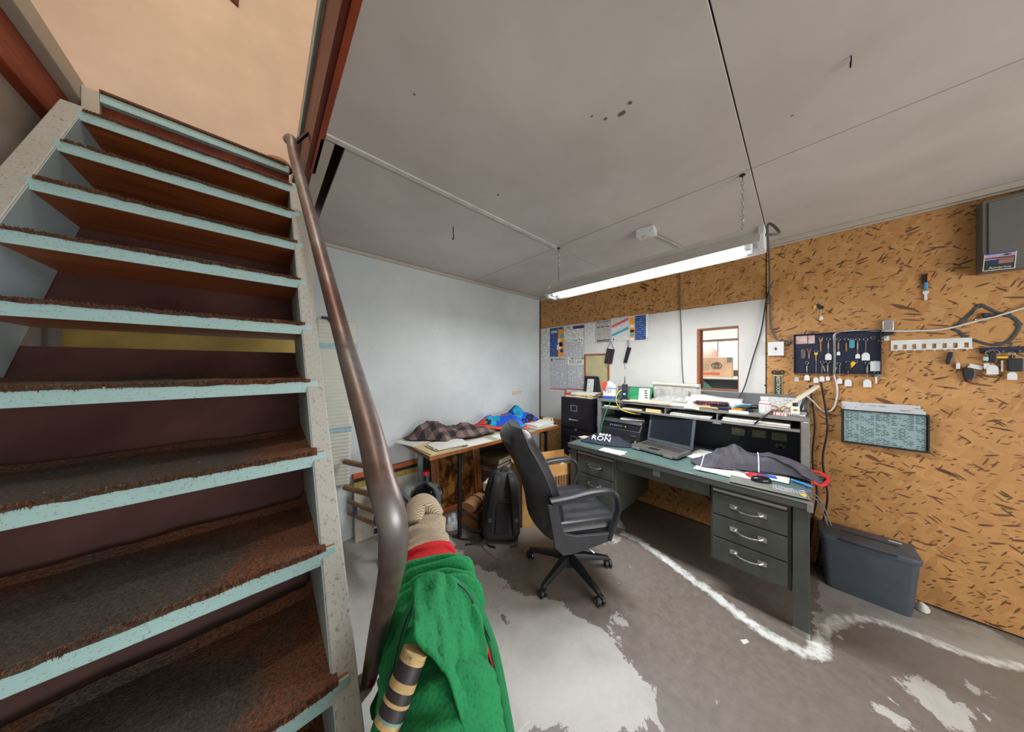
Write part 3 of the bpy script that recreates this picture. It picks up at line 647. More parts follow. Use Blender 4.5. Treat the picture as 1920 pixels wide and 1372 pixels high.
# ================================================================== FLUORESCENT LIGHT
FX, FY0, FY1, FZ = 1.84, 0.13, 1.47, 2.075
lt = thing('shop_light', 'white two-tube fluorescent shop light hung on chains', 'light fixture', (FX, (FY0+FY1)/2, FZ))
WH = pm('fixture_enamel', (206, 206, 202), 0.4, var=0.12, scale=8)
build('reflector', MB().prism([(-0.105, 0.0), (-0.100, -0.002), (-0.045, 0.058), (0.045, 0.058), (0.100, -0.002), (0.105, 0.0), (0.05, 0.068), (-0.05, 0.068)], -(FY1-FY0)/2, (FY1-FY0)/2, 1), WH, lt, bevel=0.001, seg=1)
build('ballast_cover', MB().prism([(-0.04, 0.068), (0.04, 0.068), (0.032, 0.105), (-0.032, 0.105)], -(FY1-FY0)/2, (FY1-FY0)/2, 1), WH, lt)
for s in (-1, 1):
    y = s*(FY1-FY0)/2
    build('end_plate', MB().prism([(-0.06, -0.012), (0.06, -0.012), (0.066, 0.05), (0.04, 0.10), (-0.04, 0.10), (-0.066, 0.05)], y-0.012, y+0.012, 1), WHITE, lt, bevel=0.003)
    for x in (-0.045, 0.045): build('lamp_holder', MB().box(x-0.017, x+0.017, y-s*0.05-0.012, y-s*0.05+0.012, -0.008, 0.05), WHITE, lt, bevel=0.003)
    # chain of links up to the ceiling hook
    mb = MB(); yy = s*0.595; n = 13; z0, z1 = 0.10, ZC-FZ-0.012
    for k in range(n):
        zc = z0+(z1-z0)*(k+0.5)/n; L = (z1-z0)/n*0.72
        ringp = [(math.cos(a)*0.006, 0, math.sin(a)*L) for a in [2*PI*j/10 for j in range(10)]]
        if k % 2: ringp = [(0, p[0], p[2]) for p in ringp]
        mb.tube([Vector(p)+Vector((0, yy, zc)) for p in ringp], 0.0016, 5, closed=True)
    build('chain', mb, STEEL, lt)
    build('hook', MB().tube(catmull([(0, yy, z1+0.012), (0, yy, z1+0.002), (0.008, yy, z1-0.006), (0.0, yy, z1-0.010)], 4), 0.002, 6).cyl((0, yy, z1+0.006), (0, yy, z1+0.0115), 0.012, n=10), BLACKM, lt)
TUBE = emit('fluorescent_tube', (250, 252, 255), 4.5)
build('fluorescent_tube', MB().cyl((-0.045, -(FY1-FY0)/2+0.06, 0.012), (-0.045, (FY1-FY0)/2-0.06, 0.012), 0.016, n=14), TUBE, lt, smooth='auto')
build('fluorescent_tube', MB().cyl((0.045, -(FY1-FY0)/2+0.06, 0.012), (0.045, (FY1-FY0)/2-0.06, 0.012), 0.016, n=14), TUBE, lt, smooth='auto')
al = area('shop_light_glow', (FX, (FY0+FY1)/2, FZ-0.016), (0, 0, 0), 0.16, 1.2, 33, (0.96, 0.98, 1.0))
# its cord: out of the end, along the seam to the wall and down to the switch box
cp = [(FX, FY0-0.012, FZ+0.06), (FX+0.05, FY0-0.06, FZ+0.07), (FX+0.35, 0.13, FZ+0.24), (2.72, 0.155, FZ+0.22), (2.96, 0.165, 2.20), (2.985, 0.168, 2.02), (2.99, 0.165, 1.80), (2.99, 0.150, 1.72), (2.992, 0.105, 1.66)]
cp[6:] = [tuple(onplane(1445, 555, 0, 2.985)), tuple(onplane(1445, 610, 0, 2.99)), tuple(onplane(1456, 636, 0, 2.99))]
single('light_cord', 'grey power cord dropping from the shop light to the switch box', 'cord', MB().tube(catmull(cp, 8), 0.0065, 8), pm('grey_cord', (92, 92, 92), 0.6), smooth=True)
single('cord_loop', 'thin black cord looped against the seam and trailing to the desk hutch', 'cord', MB().tube(catmull([onplane(1446, 535, 0, 2.99), onplane(1437, 560, 0, 2.99), onplane(1427, 620, 0, 2.99), onplane(1412, 670, 0, 2.985), onplane(1396, 725, 0, 2.96), onplane(1381, 752, 0, 2.93)], 8), 0.0045, 6), RUBBERC, smooth=True)
single('hanging_cord', 'thin grey cord hanging straight down the white panel', 'cord', MB().tube(catmull([onplane(1275, 505, 0, 3.0), onplane(1275, 560, 0, 3.0), onplane(1277, 620, 0, 3.0), onplane(1279, 690, 0, 3.0), onplane(1283, 735, 0, 2.985), onplane(1284, 752, 0, 2.96)], 8), 0.004, 6), pm('grey_cord'  , (92, 92, 92)), smooth=True)
# junction box on the ceiling
jb = onplane(1212, 430, 2, ZC)
jt = thing('ceiling_junction_box', 'small white junction box on the ceiling with an outlet', 'junction box', (jb.x, jb.y, ZC), (0, 0, 0.1))
build('box', MB().box(-0.05, 0.05, -0.06, 0.06, -0.05, -0.001), WHITE, jt, bevel=0.005)
build('outlet_face', MB().cyl((0.0, 0.0, -0.0501), (0.0, 0.0, -0.058), 0.03, n=16), IVORY, jt)
build('clamp', MB().box(0.05, 0.075, -0.02, 0.005, -0.03, -0.006), STEEL, jt, bevel=0.003)
je = onplane(1262, 475, 2, ZC-0.012)
single('conduit', 'thin white conduit on the ceiling from the junction box to the wall', 'conduit', MB().tube([jb+Vector((0.08, -0.02, -0.014)), jb+Vector((0.3, -0.06, -0.012)), Vector((2.97, jb.y-0.16, ZC-0.012))], 0.007, 8), pm('conduit_paint', (176, 172, 168)))
hk = onplane(850, 425, 2, ZC)
single('ceiling_hook', 'small rusty hook hanging from the bare ceiling board', 'hook', MB().tube(catmull([(0, 0, 0), (0, 0, -0.05), (0.004, 0.002, -0.075), (0, 0.006, -0.09), (-0.005, 0.003, -0.08)], 5), 0.003, 6), BLACKM, loc=(hk.x, hk.y, ZC-0.0005))
hk = onplane(1596, 104, 2, ZC)
single('ceiling_hook', 'curled wire hook near the long ceiling seam', 'hook', MB().tube(catmull([(0, 0, 0), (0.004, 0, -0.018), (0.016, 0, -0.026), (0.026, 0, -0.014), (0.018, 0, -0.004)], 5), 0.0016, 6), BLACKM, loc=(hk.x, hk.y, ZC-0.0005))

# ================================================================== STEEL DESK
DX0, DX1, DY0, DY1 = 2.14, 2.98, -0.045, 1.515
dk = thing('steel_desk', 'grey-green steel double pedestal desk with aluminium edge', 'desk', (2.55, 0.74, 0))
W = dict(world=True)
build('desktop', MB().box(DX0+0.008, DX1, DY0+0.008, DY1-0.008, 0.700, 0.7435), DESKM, dk, bevel=0.003, **W)
build('writing_surface', MB().box(DX0+0.02, DX1-0.01, DY0+0.02, DY1-0.02, 0.7436, ZD), LINO, dk, **W)
edge = MB().box(DX0, DX0+0.0079, DY0, DY1, 0.706, 0.7448).box(DX0+0.008, DX1, DY0, DY0+0.0079, 0.706, 0.7448).box(DX0+0.008, DX1, DY1-0.0079, DY1, 0.706, 0.7448)
build('edge_strip', MB().box(DX0-0.002, DX0+0.019, DY0-0.002, DY1+0.002, 0.741, 0.7462).box(DX0+0.019, DX1, DY0-0.002, DY0+0.019, 0.741, 0.7462).box(DX0+0.019, DX1, DY1-0.019, DY1+0.002, 0.741, 0.7462), ALU, dk, bevel=0.002, **W)
build('edge_band', edge, DESKM, dk, bevel=0.002, **W)
build('corner_cap', MB().box(DX0-0.004, DX0+0.03, DY0-0.004, DY0+0.02, 0.698, 0.7475), ALU, dk, bevel=0.004, **W)
for y0, y1 in ((-0.036, 0.028), (1.437, 1.500)):
    for x0 in (2.160, 2.90):
        lg = build('leg', MB().box(x0, x0+0.045, y0, y1, 0.030, 0.70), DESKM, dk, bevel=0.004, **W)
        build('foot_cap', MB().box(x0-0.002, x0+0.047, y0-0.002, y1+0.002, 0.0, 0.032), STEEL, lg, bevel=0.003, **W)
    build('end_panel', MB().box(2.206, 2.898, (y0+y1)/2-0.008, (y0+y1)/2+0.008, 0.22, 0.70), DESKM, dk, **W)
pull_prof = lambda y, z, w: catmull([(2.163, y-w/2, z), (2.148, y-w*0.42, z-0.003), (2.138, y-w*0.2, z-0.007), (2.136, y, z-0.008), (2.138, y+w*0.2, z-0.007), (2.148, y+w*0.42, z-0.003), (2.163, y+w/2, z)], 4)
def pedestal(y0, y1, drawers):
    pd = build('pedestal', MB().box(2.176, 2.90, y0, y1, 0.21, 0.70), DESKM, dk, bevel=0.008, **W)
    build('pull_out_board', MB().box(2.160, 2.1755, y0+0.02, y1-0.015, 0.668, 0.684), ALU, dk, bevel=0.003, **W)
    for z0, z1, hz in drawers:
        dr = build('drawer', MB().box(2.1625, 2.1755, y0+0.018, y1-0.012, z0, z1), DESKM, dk, bevel=0.004, **W)
        ym = (y0+y1)/2
        build('handle', MB().tube(pull_prof(ym, hz, 0.13), 0.0055, 8, flat=(1.2, 0.9)), CHROME, dr, smooth='auto', **W)
        for s_ in (-0.085, 0.045): build('handle_plate', MB().box(2.1595, 2.1624, ym+s_, ym+s_+0.04, hz-0.014, hz+0.014), CHROME, dr, bevel=0.001, **W)
pedestal(0.030, 0.405, [(0.520, 0.655, 0.595), (0.375, 0.512, 0.455), (0.226, 0.367, 0.312)])
pedestal(1.055, 1.435, [(0.500, 0.655, 0.588), (0.226, 0.492, 0.43)])
build('apron_drawer', MB().box(2.178, 2.24, 0.409, 1.051, 0.610, 0.695), DESKM, dk, bevel=0.004, **W)
ap = onplane(1231, 885, 0, 2.178)
build('label_plate', MB().box(2.1755, 2.1779, ap.y-0.025, ap.y+0.025, ap.z-0.03, ap.z+0.03), pm('worn_plate', (150, 154, 160), 0.4, 0.5), dk, **W)
# ------------------------------------------------------------------ hutch on the desk
hu = thing('desk_hutch', 'grey metal hutch with paper slots standing on the desk', 'hutch', (2.8, 0.71, ZD))
HX0, HX1 = 2.65, 2.985
ZB = ZD+0.002
for y0, y1 in ((-0.045, -0.005), (1.455, 1.492)):
    build('upright', MB().box(HX0, HX0+0.03, y0, y1, ZB, ZH-0.001), HUTCH, hu, bevel=0.003, **W)
    build('side_panel', MB().box(HX0+0.03, HX1, (y0+y1)/2-0.006, (y0+y1)/2+0.006, ZB, ZH-0.001), HUTCH, hu, **W)
build('top_shelf', MB().box(HX0-0.004, HX1, -0.045, 1.492, ZH-0.024, ZH), HUTCH, hu, bevel=0.003, **W)
build('slot_shelf', MB().box(HX0+0.004, HX1, 0.0, 1.450, 1.030, 1.046), HUTCH, hu, bevel=0.002, **W)
for y in (0.452, 0.83, 1.256): build('slot_divider', MB().box(HX0+0.01, HX1-0.02, y-0.004, y+0.004, 1.0465, ZH-0.0245), HUTCH, hu, **W)
build('divider_tab', MB().prism([(0.452-0.03, 1.018), (0.452+0.03, 1.018), (0.452+0.012, 1.045), (0.452-0.012, 1.045)], HX0+0.0005, HX0+0.0035, 0), HUTCH, hu, **W)
build('back_panel', MB().box(HX1-0.012, HX1, 0.0, 1.450, ZB, 1.030), HUTDK, hu, **W)
build('splash_panel', MB().box(HX1-0.008, HX1, -0.045, 1.492, ZH, 1.255), pm('splash_enamel', (118, 122, 124), 0.4, 0.2), hu, bevel=0.002, **W)
build('slot_back', MB().box(HX1-0.012, HX1, 0.0, 1.450, 1.0465, ZH-0.025), HUTDK, hu, **W)
for k, (u, v) in enumerate(((1384, 809), (1423, 813), (1461, 819))):
    p = onplane(u, v, 0, HX1-0.013)
    c = build('note_card', MB().box(p.x-0.001, p.x, p.y-0.042, p.y+0.042, p.z-0.030, p.z+0.030), paper('tan_card', (150, 142, 112), (104, 98, 78), 0.007, 0.02, 0.5), hu, **W)
em = onplane(1463, 843, 0, HX1-0.014)
lb = onplane(1384, 772, 0, HX0-0.005); build('shelf_label', MB().box(lb.x-0.001, lb.x, lb.y-0.06, lb.y+0.055, lb.z-0.014, lb.z+0.010), PAPERW, hu, **W)
lb = onplane(1512, 790, 0, HX0-0.001); build('upright_label', MB().box(lb.x-0.001, lb.x, lb.y-0.010, lb.y+0.014, lb.z-0.010, lb.z+0.010), PAPERW, hu, **W)
mk = MB()
for k in range(6):
    a = (k-2.5)*0.35; mk.box(-0.006, 0.006, 0.0, 0.03+0.006*(k % 2), 0, 0.001, Matrix.Rotation(-a*0.8, 4, 'Z') @ Matrix.Translation((0, 0.012, 0)))
mk.xf(Matrix.Translation(em) @ WALLROT.to_4x4()); build('emblem', mk, pm('faded_emblem', (128, 130, 140), 0.6), hu, **W)

# ================================================================== FILE CABINET
fc = thing('file_cabinet', 'black steel vertical file cabinet in the corner behind the desk', 'file cabinet', (2.8, 1.75, 0))
CX, CY0, CY1, CZ = 2.60, 1.550, 1.945, 1.115
build('body', MB().box(CX+0.012, 2.992, CY0, CY1, 0.0, CZ), BLACKM, fc, bevel=0.004, **W)
for z0, z1 in ((0.775, 1.085), (0.40, 0.74), (0.04, 0.38)):
    dr = build('drawer', MB().box(CX, CX+0.0115, CY0+0.015, CY1-0.015, z0, z1), BLACKM, fc, bevel=0.003, **W)
    zm = z0+(z1-z0)*0.72; zz = z0+(z1-z0)*0.30
    build('label_holder', MB().box(CX-0.004, CX, 1.715, 1.80, zm+0.026, zm+0.033).box(CX-0.004, CX, 1.715, 1.80, zm-0.033, zm-0.026).box(CX-0.004, CX, 1.793, 1.80, zm-0.026, zm+0.026).box(CX-0.004, CX, 1.715, 1.722, zm-0.026, zm+0.026), STEEL, dr, **W)
    build('handle', MB().box(CX-0.022, CX-0.016, 1.70, 1.815, zz-0.007, zz+0.007).box(CX-0.016, CX, 1.70, 1.712, zz-0.006, zz+0.006).box(CX-0.016, CX, 1.803, 1.815, zz-0.006, zz+0.006), STEEL, dr, bevel=0.002, **W)
build('lock', MB().cyl((CX-0.006, 1.735, 0.757), (CX+0.013, 1.735, 0.757), 0.011, n=14), STEEL, fc, **W)
cal = build('side_card', MB().box(2.735, 2.835, CY0-0.002, CY0-0.0002, 0.80, 0.93), pm('blue_card', (52, 92, 160), 0.5), fc, **W); cal['label'] = 'small blue bordered calendar card'
build('card_print', MB().box(2.747, 2.823, CY0-0.0028, CY0-0.0021, 0.812, 0.918), paper('card_grid', (222, 208, 180), (170, 140, 110), 0.012, 0.014, 0.8), cal, **W)
stk = build('side_sticker', MB().box(2.80, 2.96, CY0-0.002, CY0-0.0002, 0.965, 1.055), PAPERW, fc, **W)
build('sticker_print', MB().box(2.835, 2.958, CY0-0.0028, CY0-0.0021, 0.985, 1.040), paper('green_print', (40, 150, 104), (200, 230, 214), 0.02, 0.03, 0.5), stk, **W)
build('sticker_band', MB().box(2.802, 2.812, CY0-0.0028, CY0-0.0021, 0.967, 1.053), pm('red_print', (206, 70, 56)), stk, **W)

# ================================================================== FOLDING TABLE
TX0, TX1, TY0, TY1 = 0.945, 2.56, 1.945, 2.605
tb = thing('work_table', 'wood-edged table along the grey wall on black tube legs', 'table', (1.75, 2.28, 0))
build('table_top', MB().box(TX0, TX1, TY0, TY1, ZT-0.028, ZT-0.002), pm('table_core', (150, 96, 54), 0.6, scale=4), tb, bevel=0.003, **W)
build('laminate', MB().box(TX0+0.002, TX1-0.002, TY0+0.002, TY1-0.002, ZT-0.002, ZT), pm('green_laminate', (176, 178, 148), 0.5, var=0.15, scale=5), tb, **W)
build('edge_band', MB().box(TX0-0.003, TX1+0.003, TY0-0.003, TY0, ZT-0.030, ZT-0.001).box(TX0-0.003, TX0, TY0, TY1, ZT-0.030, ZT-0.001), BROWNW, tb, **W)
for x, y in ((1.254, 2.02), (1.20, 2.55), (2.42, 2.02), (2.42, 2.55)):
    lg = build('leg', MB().cyl((x, y, 0.012), (x, y, ZT-0.029), 0.0185, n=14), BLACKM, tb, smooth='auto', **W)
    build('foot', MB().cyl((x, y, 0), (x, y, 0.02), 0.023, n=14), BLACKP, lg, **W)
for a, b in (((1.254, 2.02, 0.70), (1.20, 2.55, 0.70)), ((2.42, 2.02, 0.70), (2.42, 2.55, 0.70))): build('stretcher', MB().cyl(a, b, 0.012, n=10), BLACKM, tb, **W)
for a, b in (((1.19, 2.54, 0.35), (1.75, 2.54, 0.745)), ((2.42, 2.04, 0.40), (1.95, 2.04, 0.745))): build('brace', MB().cyl(a, b, 0.009, n=8), BLACKM, tb, **W)
build('side_panel', MB().box(1.06, 1.10, 2.42, 2.44, 0.0, ZT-0.03), pm('pale_green_post', (126, 146, 146), 0.5), tb, **W)
build('dark_panel', MB().box(1.78, 2.52, 2.575, 2.595, 0.25, 0.745), pm('dark_brown_board', (52, 34, 28), 0.6), tb, **W)

# ================================================================== OFFICE CHAIR
oc = thing('office_chair', 'black leather high-back office chair on five casters', 'office chair', (1.615, 1.135, 0), (0, 0, math.radians(-31)))
build('hub', MB().lathe([(0.0, 0.06), (0.05, 0.06), (0.05, 0.10), (0.034, 0.125), (0.0, 0.125)], 20), BLACKP, oc, smooth='auto')
build('gas_column', MB().cyl((0, 0, 0.11), (0, 0, 0.24), 0.027, n=16).cyl((0, 0, 0.24), (0, 0, 0.36), 0.017, n=16), BLACKM, oc, smooth='auto')
base_ang = [math.radians(a+31) for a in (-178, -106, -34, 38, 110)]
for a in base_ang:
    d = Vector((math.cos(a), math.sin(a), 0)); e = d.cross(Vector((0, 0, 1)))
    mb = MB(); prof = [(0.03, 0.118, 0.030, 0.028), (0.10, 0.112, 0.027, 0.026), (0.20, 0.092, 0.022, 0.020), (0.28, 0.076, 0.018, 0.015), (0.305, 0.070, 0.016, 0.012)]
    for r, z, w, h in prof:
        c = d*r+Vector((0, 0, z)); mb.v += [c-e*w-Vector((0, 0, h)), c+e*w-Vector((0, 0, h)), c+e*w*0.7+Vector((0, 0, h*0.6)), c-e*w*0.7+Vector((0, 0, h*0.6))]
    for i in range(len(prof)-1):
        for k in range(4): mb.f.append((i*4+k, i*4+(k+1) % 4, (i+1)*4+(k+1) % 4, (i+1)*4+k))
    n = len(prof)-1; mb.f += [(3, 2, 1, 0), (n*4, n*4+1, n*4+2, n*4+3)]
    lg = build('leg', mb, BLACKP, oc, smooth='auto', bevel=0.003)
    cs = MB(); c = d*0.302+Vector((0, 0, 0.026)); t = Matrix.Rotation(a*2.3, 3, 'Z') @ Vector((1, 0, 0))
    for s in (-1, 1): cs.cyl(c+t*(s*0.006), c+t*(s*0.024), 0.026, n=16)
    cs.cyl(c-t*0.006, c+t*0.006, 0.016, n=10).cyl(c+Vector((0, 0, 0.01)), c+Vector((0, 0, 0.045)), 0.009, n=8)
    build('caster', cs, BLACKP, lg, smooth='auto')
    build('caster_ring', MB().tube([c+t*0.0245+(t.cross(Vector((0, 0, 1)))*math.cos(q)+Vector((0, 0, 1))*math.sin(q))*0.017 for q in [2*PI*j/14 for j in range(14)]], 0.0015, 5, closed=True), STEEL, lg)
build('tilt_mechanism', MB().box(-0.14, 0.10, -0.07, 0.07, 0.345, 0.385).box(-0.19, 0.17, -0.225, -0.195, 0.36, 0.385).box(-0.19, 0.17, 0.195, 0.225, 0.36, 0.385).box(-0.03, 0.03, -0.225, 0.225, 0.372, 0.392), BLACKM, oc, bevel=0.005)
build('tilt_lever', MB().tube(catmull([(0.0, -0.06, 0.36), (0.0, -0.18, 0.345), (0.02, -0.25, 0.335), (0.05, -0.27, 0.31)], 5), 0.006, 8), STEEL, oc)
def pad(fn_mid, th, nu=24, nv=24, crown=0.02):
    """closed padded panel: fn_mid(u, v) -> (centre point, normal); thickness th tapering to rounded edges"""
    mb = MB(); top, bot = [], []
    for sgn in (1, -1):
        k0 = len(mb.v)
        for j in range(nv+1):
            for i in range(nu+1):
                u, v = i/nu, j/nv; c, n = fn_mid(u, v)
                eu, ev = 1-abs(2*u-1), 1-abs(2*v-1)
                p = (min(1, eu/0.22)*(2-min(1, eu/0.22)))**0.5*(min(1, ev/0.22)*(2-min(1, ev/0.22)))**0.5
                mb.v.append(c + n*(sgn*(th/2)*max(0.02, p)))
        for j in range(nv):
            for i in range(nu):
                a = k0+j*(nu+1)+i; mb.f.append((a, a+1, a+nu+2, a+nu+1))
    return mb
def seat_mid(u, v):
    x = -0.25+0.53*u; y = (v-0.5)*0.54
    z = 0.445 - 0.035*max(0, (u-0.72)/0.28)**2 + 0.012*abs(2*v-1)**2
    q = 0.008*(math.cos(v*5*2*PI)) * (1 if 0.1 < u < 0.9 else 0)
    return Vector((x, y, z+q*0.6)), Vector((0, 0, 1))
build('seat', pad(seat_mid, 0.125, 30, 40), LEATHER, oc, smooth=True)
build('seat_pan', MB().box(-0.20, 0.20, -0.23, 0.23, 0.385, 0.405), BLACKP, oc, bevel=0.008)
sm = MB()
for k in range(1, 5): sm.tube(catmull([(-0.2, (k/5-0.5)*0.54, 0.505), (0.0, (k/5-0.5)*0.54, 0.506), (0.18, (k/5-0.5)*0.54, 0.503), (0.25, (k/5-0.5)*0.54, 0.478)], 4), 0.0025, 5)
build('seat_seam', sm, BLACKP, oc)
def back_mid(u, v):
    z = 0.40+0.68*u; x = -0.215-0.26*u+0.055*math.sin(u*PI) + 0.035*max(0, (u-0.82)/0.18)**2
    w = 0.50*(1-0.10*u-0.25*max(0, (u-0.86)/0.14)**2); y = (v-0.5)*w
    n = Vector((0.70, 0, 0.26)).normalized(); x += 0.05*abs(2*v-1)**2
    return Vector((x, y, z)), n
build('backrest', pad(back_mid, 0.15, 44, 30), LEATHER, oc, smooth=True)
build('back_crease', MB().tube(catmull([(-0.312, -0.19, 0.95), (-0.300, -0.1, 0.94), (-0.298, 0, 0.938), (-0.300, 0.1, 0.94), (-0.312, 0.19, 0.95)], 5), 0.003, 5), BLACKP, oc)
for s in (-1, 1):
    y = s*0.292
    path = catmull([(-0.24, y, 0.665), (-0.13, y, 0.672), (0.0, y, 0.690), (0.12, y, 0.694), (0.185, y, 0.672), (0.205, y, 0.60), (0.185, y, 0.52), (0.15, y, 0.44), (0.135, y, 0.40)], 6)
    ar = build('armrest', MB().tube(path, 0.027, 10, flat=(1.0, 0.55)), DARKP, oc, smooth='auto')
    build('arm_pad', MB().tube(catmull([(-0.25, y, 0.677), (-0.12, y, 0.688), (0.0, y, 0.706), (0.11, y, 0.709), (0.165, y, 0.695)], 6), 0.030, 10, flat=(1.0, 0.35)), BLACKP, ar, smooth='auto')
    build('side_plate', MB().prism([(-0.265, 0.66), (-0.20, 0.655), (-0.185, 0.56), (-0.16, 0.475), (-0.08, 0.45), (0.14, 0.44), (0.16, 0.395), (-0.10, 0.345), (-0.17, 0.345), (-0.22, 0.40)], y-0.010, y+0.010, 1), DARKP, ar, bevel=0.004)

# ================================================================== CARDBOARD BOX
bx = thing('cardboard_box', 'open printed cardboard box behind the office chair', 'box', (2.07, 1.74, 0), (0, 0, math.radians(-21)))
bw, bd, bh = 0.62, 0.27, 0.525
build('box_wall', MB().box(-bw/2, bw/2, -bd/2, -bd/2+0.006, 0.0, bh), CARD, bx)
build('box_wall', MB().box(-bw/2, bw/2, bd/2-0.006, bd/2, 0.0, bh), CARD, bx)
build('box_wall', MB().box(-bw/2, -bw/2+0.006, -bd/2+0.006, bd/2-0.006, 0.0, bh), CARD, bx)
build('box_wall', MB().box(bw/2-0.006, bw/2, -bd/2+0.006, bd/2-0.006, 0.0, bh), CARD, bx)
build('box_bottom', MB().box(-bw/2+0.006, bw/2-0.006, -bd/2+0.006, bd/2-0.006, 0.0, 0.006), CARD, bx)
build('flap', MB().box(-bw/2, bw/2, bd/2, bd/2+0.006, bh-0.02, bh+0.045), CARD, bx)
build('flap', MB().box(bw/2, bw/2+0.006, -bd/2, bd/2, bh-0.03, bh+0.03, Matrix.Rotation(0.12, 4, 'Y')), CARD, bx)
build('printed_table', MB().box(0.01, 0.26, -bd/2-0.0008, -bd/2-0.0001, 0.22, 0.42), paper('box_table_print', (188, 140, 80), (78, 54, 30), 0.013, 0.030, 0.85), bx)
build('printed_table', MB().box(-0.20, -0.10, -bd/2-0.0008, -bd/2-0.0001, 0.10, 0.22), paper('box_table_print'), bx)
tx = Matrix.Translation((-0.16, -bd/2-0.0008, 0.055)) @ Matrix.Rotation(PI/2, 4, 'X'); text_mesh('printed_number', '20', 0.05, INK, bx, tx, sx=1.4)
gp = [Matrix.Rotation(math.radians(-21), 4, 'Z')]
def inbox(x, y, z): return Matrix.Translation((2.07, 1.74, 0)) @ gp[0] @ Vector((x, y, z))
single('packed_paper', 'bundle of grey paper filling the printed cardboard box', 'paper', MB().box(-bw/2+0.012, bw/2-0.012, -bd/2+0.012, bd/2-0.012, 0.0, 0.40), PAPERC, loc=inbox(0, 0, 0.0065), rot=(0, 0, math.radians(-21)), bevel=0.01)
ms = thing('phone_handset', 'white corded handset lying in the printed cardboard box', 'handset', inbox(0.02, 0.0, 0.408), (0, 0, math.radians(-10)))
build('handle', MB().tube(catmull([(-0.10, 0, 0.02), (-0.05, 0, 0.034), (0.03, 0, 0.036), (0.09, 0, 0.022)], 5), [0.018]*5+[0.014]*10+[0.018], 10), WHITE, ms, smooth='auto')
build('cable', MB().tube(catmull([(0.09, 0, 0.022), (0.14, 0.03, 0.012), (0.17, 0, 0.01), (0.14, -0.035, 0.01), (0.19, -0.03, 0.01), (0.23, 0.02, 0.012)], 6), 0.004, 6), WHITE, ms, smooth=True)
single('white_plug', 'round white plug beside the handset in the cardboard box', 'plug', MB().lathe([(0.0, 0.045), (0.018, 0.042), (0.028, 0.028), (0.028, 0.0), (0.0, 0.0)], 16), WHITE, loc=inbox(0.255, 0.07, 0.41), smooth=True)

# ================================================================== BIN
b0 = onfloor(1556, 1068); b1 = onfloor(1696, 1146)
bn = thing('waste_bin', 'slate plastic waste bin with handled lid against the osb wall', 'bin', (2.875, -0.285, 0))
bl_, bd_ = 0.185, 0.10
mb = MB(); ring = []
def rrect(hx, hy, r, z, n=5):
    out = []
    for cx, cy, a0 in ((hx-r, hy-r, 0), (-hx+r, hy-r, 90), (-hx+r, -hy+r, 180), (hx-r, -hy+r, 270)):
        for k in range(n+1):
            a = math.radians(a0+90*k/n); out.append(Vector((cx+r*math.cos(a), cy+r*math.sin(a), z)))
    return out
def loft(mb, rings, cap=True):
    n = len(rings[0]); k0 = len(mb.v)
    for R in rings: mb.v += R
    for i in range(len(rings)-1):
        for k in range(n): mb.f.append((k0+i*n+k, k0+i*n+(k+1) % n, k0+(i+1)*n+(k+1) % n, k0+(i+1)*n+k))
    if cap: mb.f += [tuple(k0+k for k in range(n-1, -1, -1)), tuple(k0+(len(rings)-1)*n+k for k in range(n))]
    return mb
build('body', loft(MB(), [rrect(0.092, 0.165, 0.03, 0), rrect(0.098, 0.172, 0.03, 0.05), rrect(0.112, 0.192, 0.035, 0.325)]), BINM, bn, smooth='auto')
ld_ = build('lid', loft(MB(), [rrect(0.118, 0.198, 0.035, 0.326), rrect(0.120, 0.200, 0.035, 0.348), rrect(0.114, 0.194, 0.035, 0.358), rrect(0.09, 0.17, 0.03, 0.364)]), BINM, bn, smooth='auto')
build('lid_slot', MB().box(-0.012, 0.012, -0.13, 0.10, 0.3645, 0.3675), pm('slot_dark', (44, 50, 58), 0.5), ld_, bevel=0.001)
build('grip_recess', MB().tube(catmull([(-0.121, -0.11, 0.352), (-0.124, -0.06, 0.349), (-0.124, 0.06, 0.349), (-0.121, 0.11, 0.352)], 4), 0.010, 8, flat=(1, 0.5)), pm('slot_dark', (44, 50, 58)), ld_, smooth=True)
build('lid_sticker', MB().box(0.05, 0.062, -0.15, -0.10, 0.3645, 0.3658), WHITE, ld_)
# ================================================================== CLOTHES ON THE SAWHORSE BY THE STAIRS
RA, RB = Vector((0.218, 0.405, 0.90)), Vector((0.452, 0.965, 0.90))      # near and far end of the horse
AX = (RB-RA).normalized(); SD = Vector((AX.y, -AX.x, 0)); RL = (RB-RA).length
hs = thing('sawhorse', 'narrow black steel sawhorse carrying the draped clothes', 'sawhorse', ((RA.x+RB.x)/2, (RA.y+RB.y)/2, 0))
hm = Matrix.Translation(RA) @ Matrix((AX, SD, Vector((0, 0, 1)))).transposed().to_4x4()
build('top_beam', MB().box(0.0, RL, -0.035, 0.035, -0.045, 0.0, hm), BLACKM, hs, bevel=0.004, **W)
for t in (0.10, RL-0.06):
    for s in (-1, 1):
        build('leg', MB().tube([hm @ Vector((t, s*0.028, -0.046)), hm @ Vector((t-0.02, 0.13 if s > 0 else -0.045, -0.90))], 0.014, 8), BLACKM, hs, smooth='auto', **W)
st0, st1 = onplane(774, 1232, 2, 0.985), onplane(727, 1358, 2, 0.925)
wp = thing('wrapped_pipe', 'pipe end wrapped in tan and black tape poking from green jersey', 'pipe', st1)
d = (st0-st1); L = d.length
q0, q1 = st1, st0+d*0.7
NB = 9
TAN = pm('tan_camo_tape', (206, 176, 122), 0.7, var=0.3, scale=60, c2=(120, 124, 96), thr=0.6); BLK = pm('black_tape', (52, 48, 54), 0.5, var=0.15)
TEALT = pm('teal_tape', (120, 164, 164), 0.6)
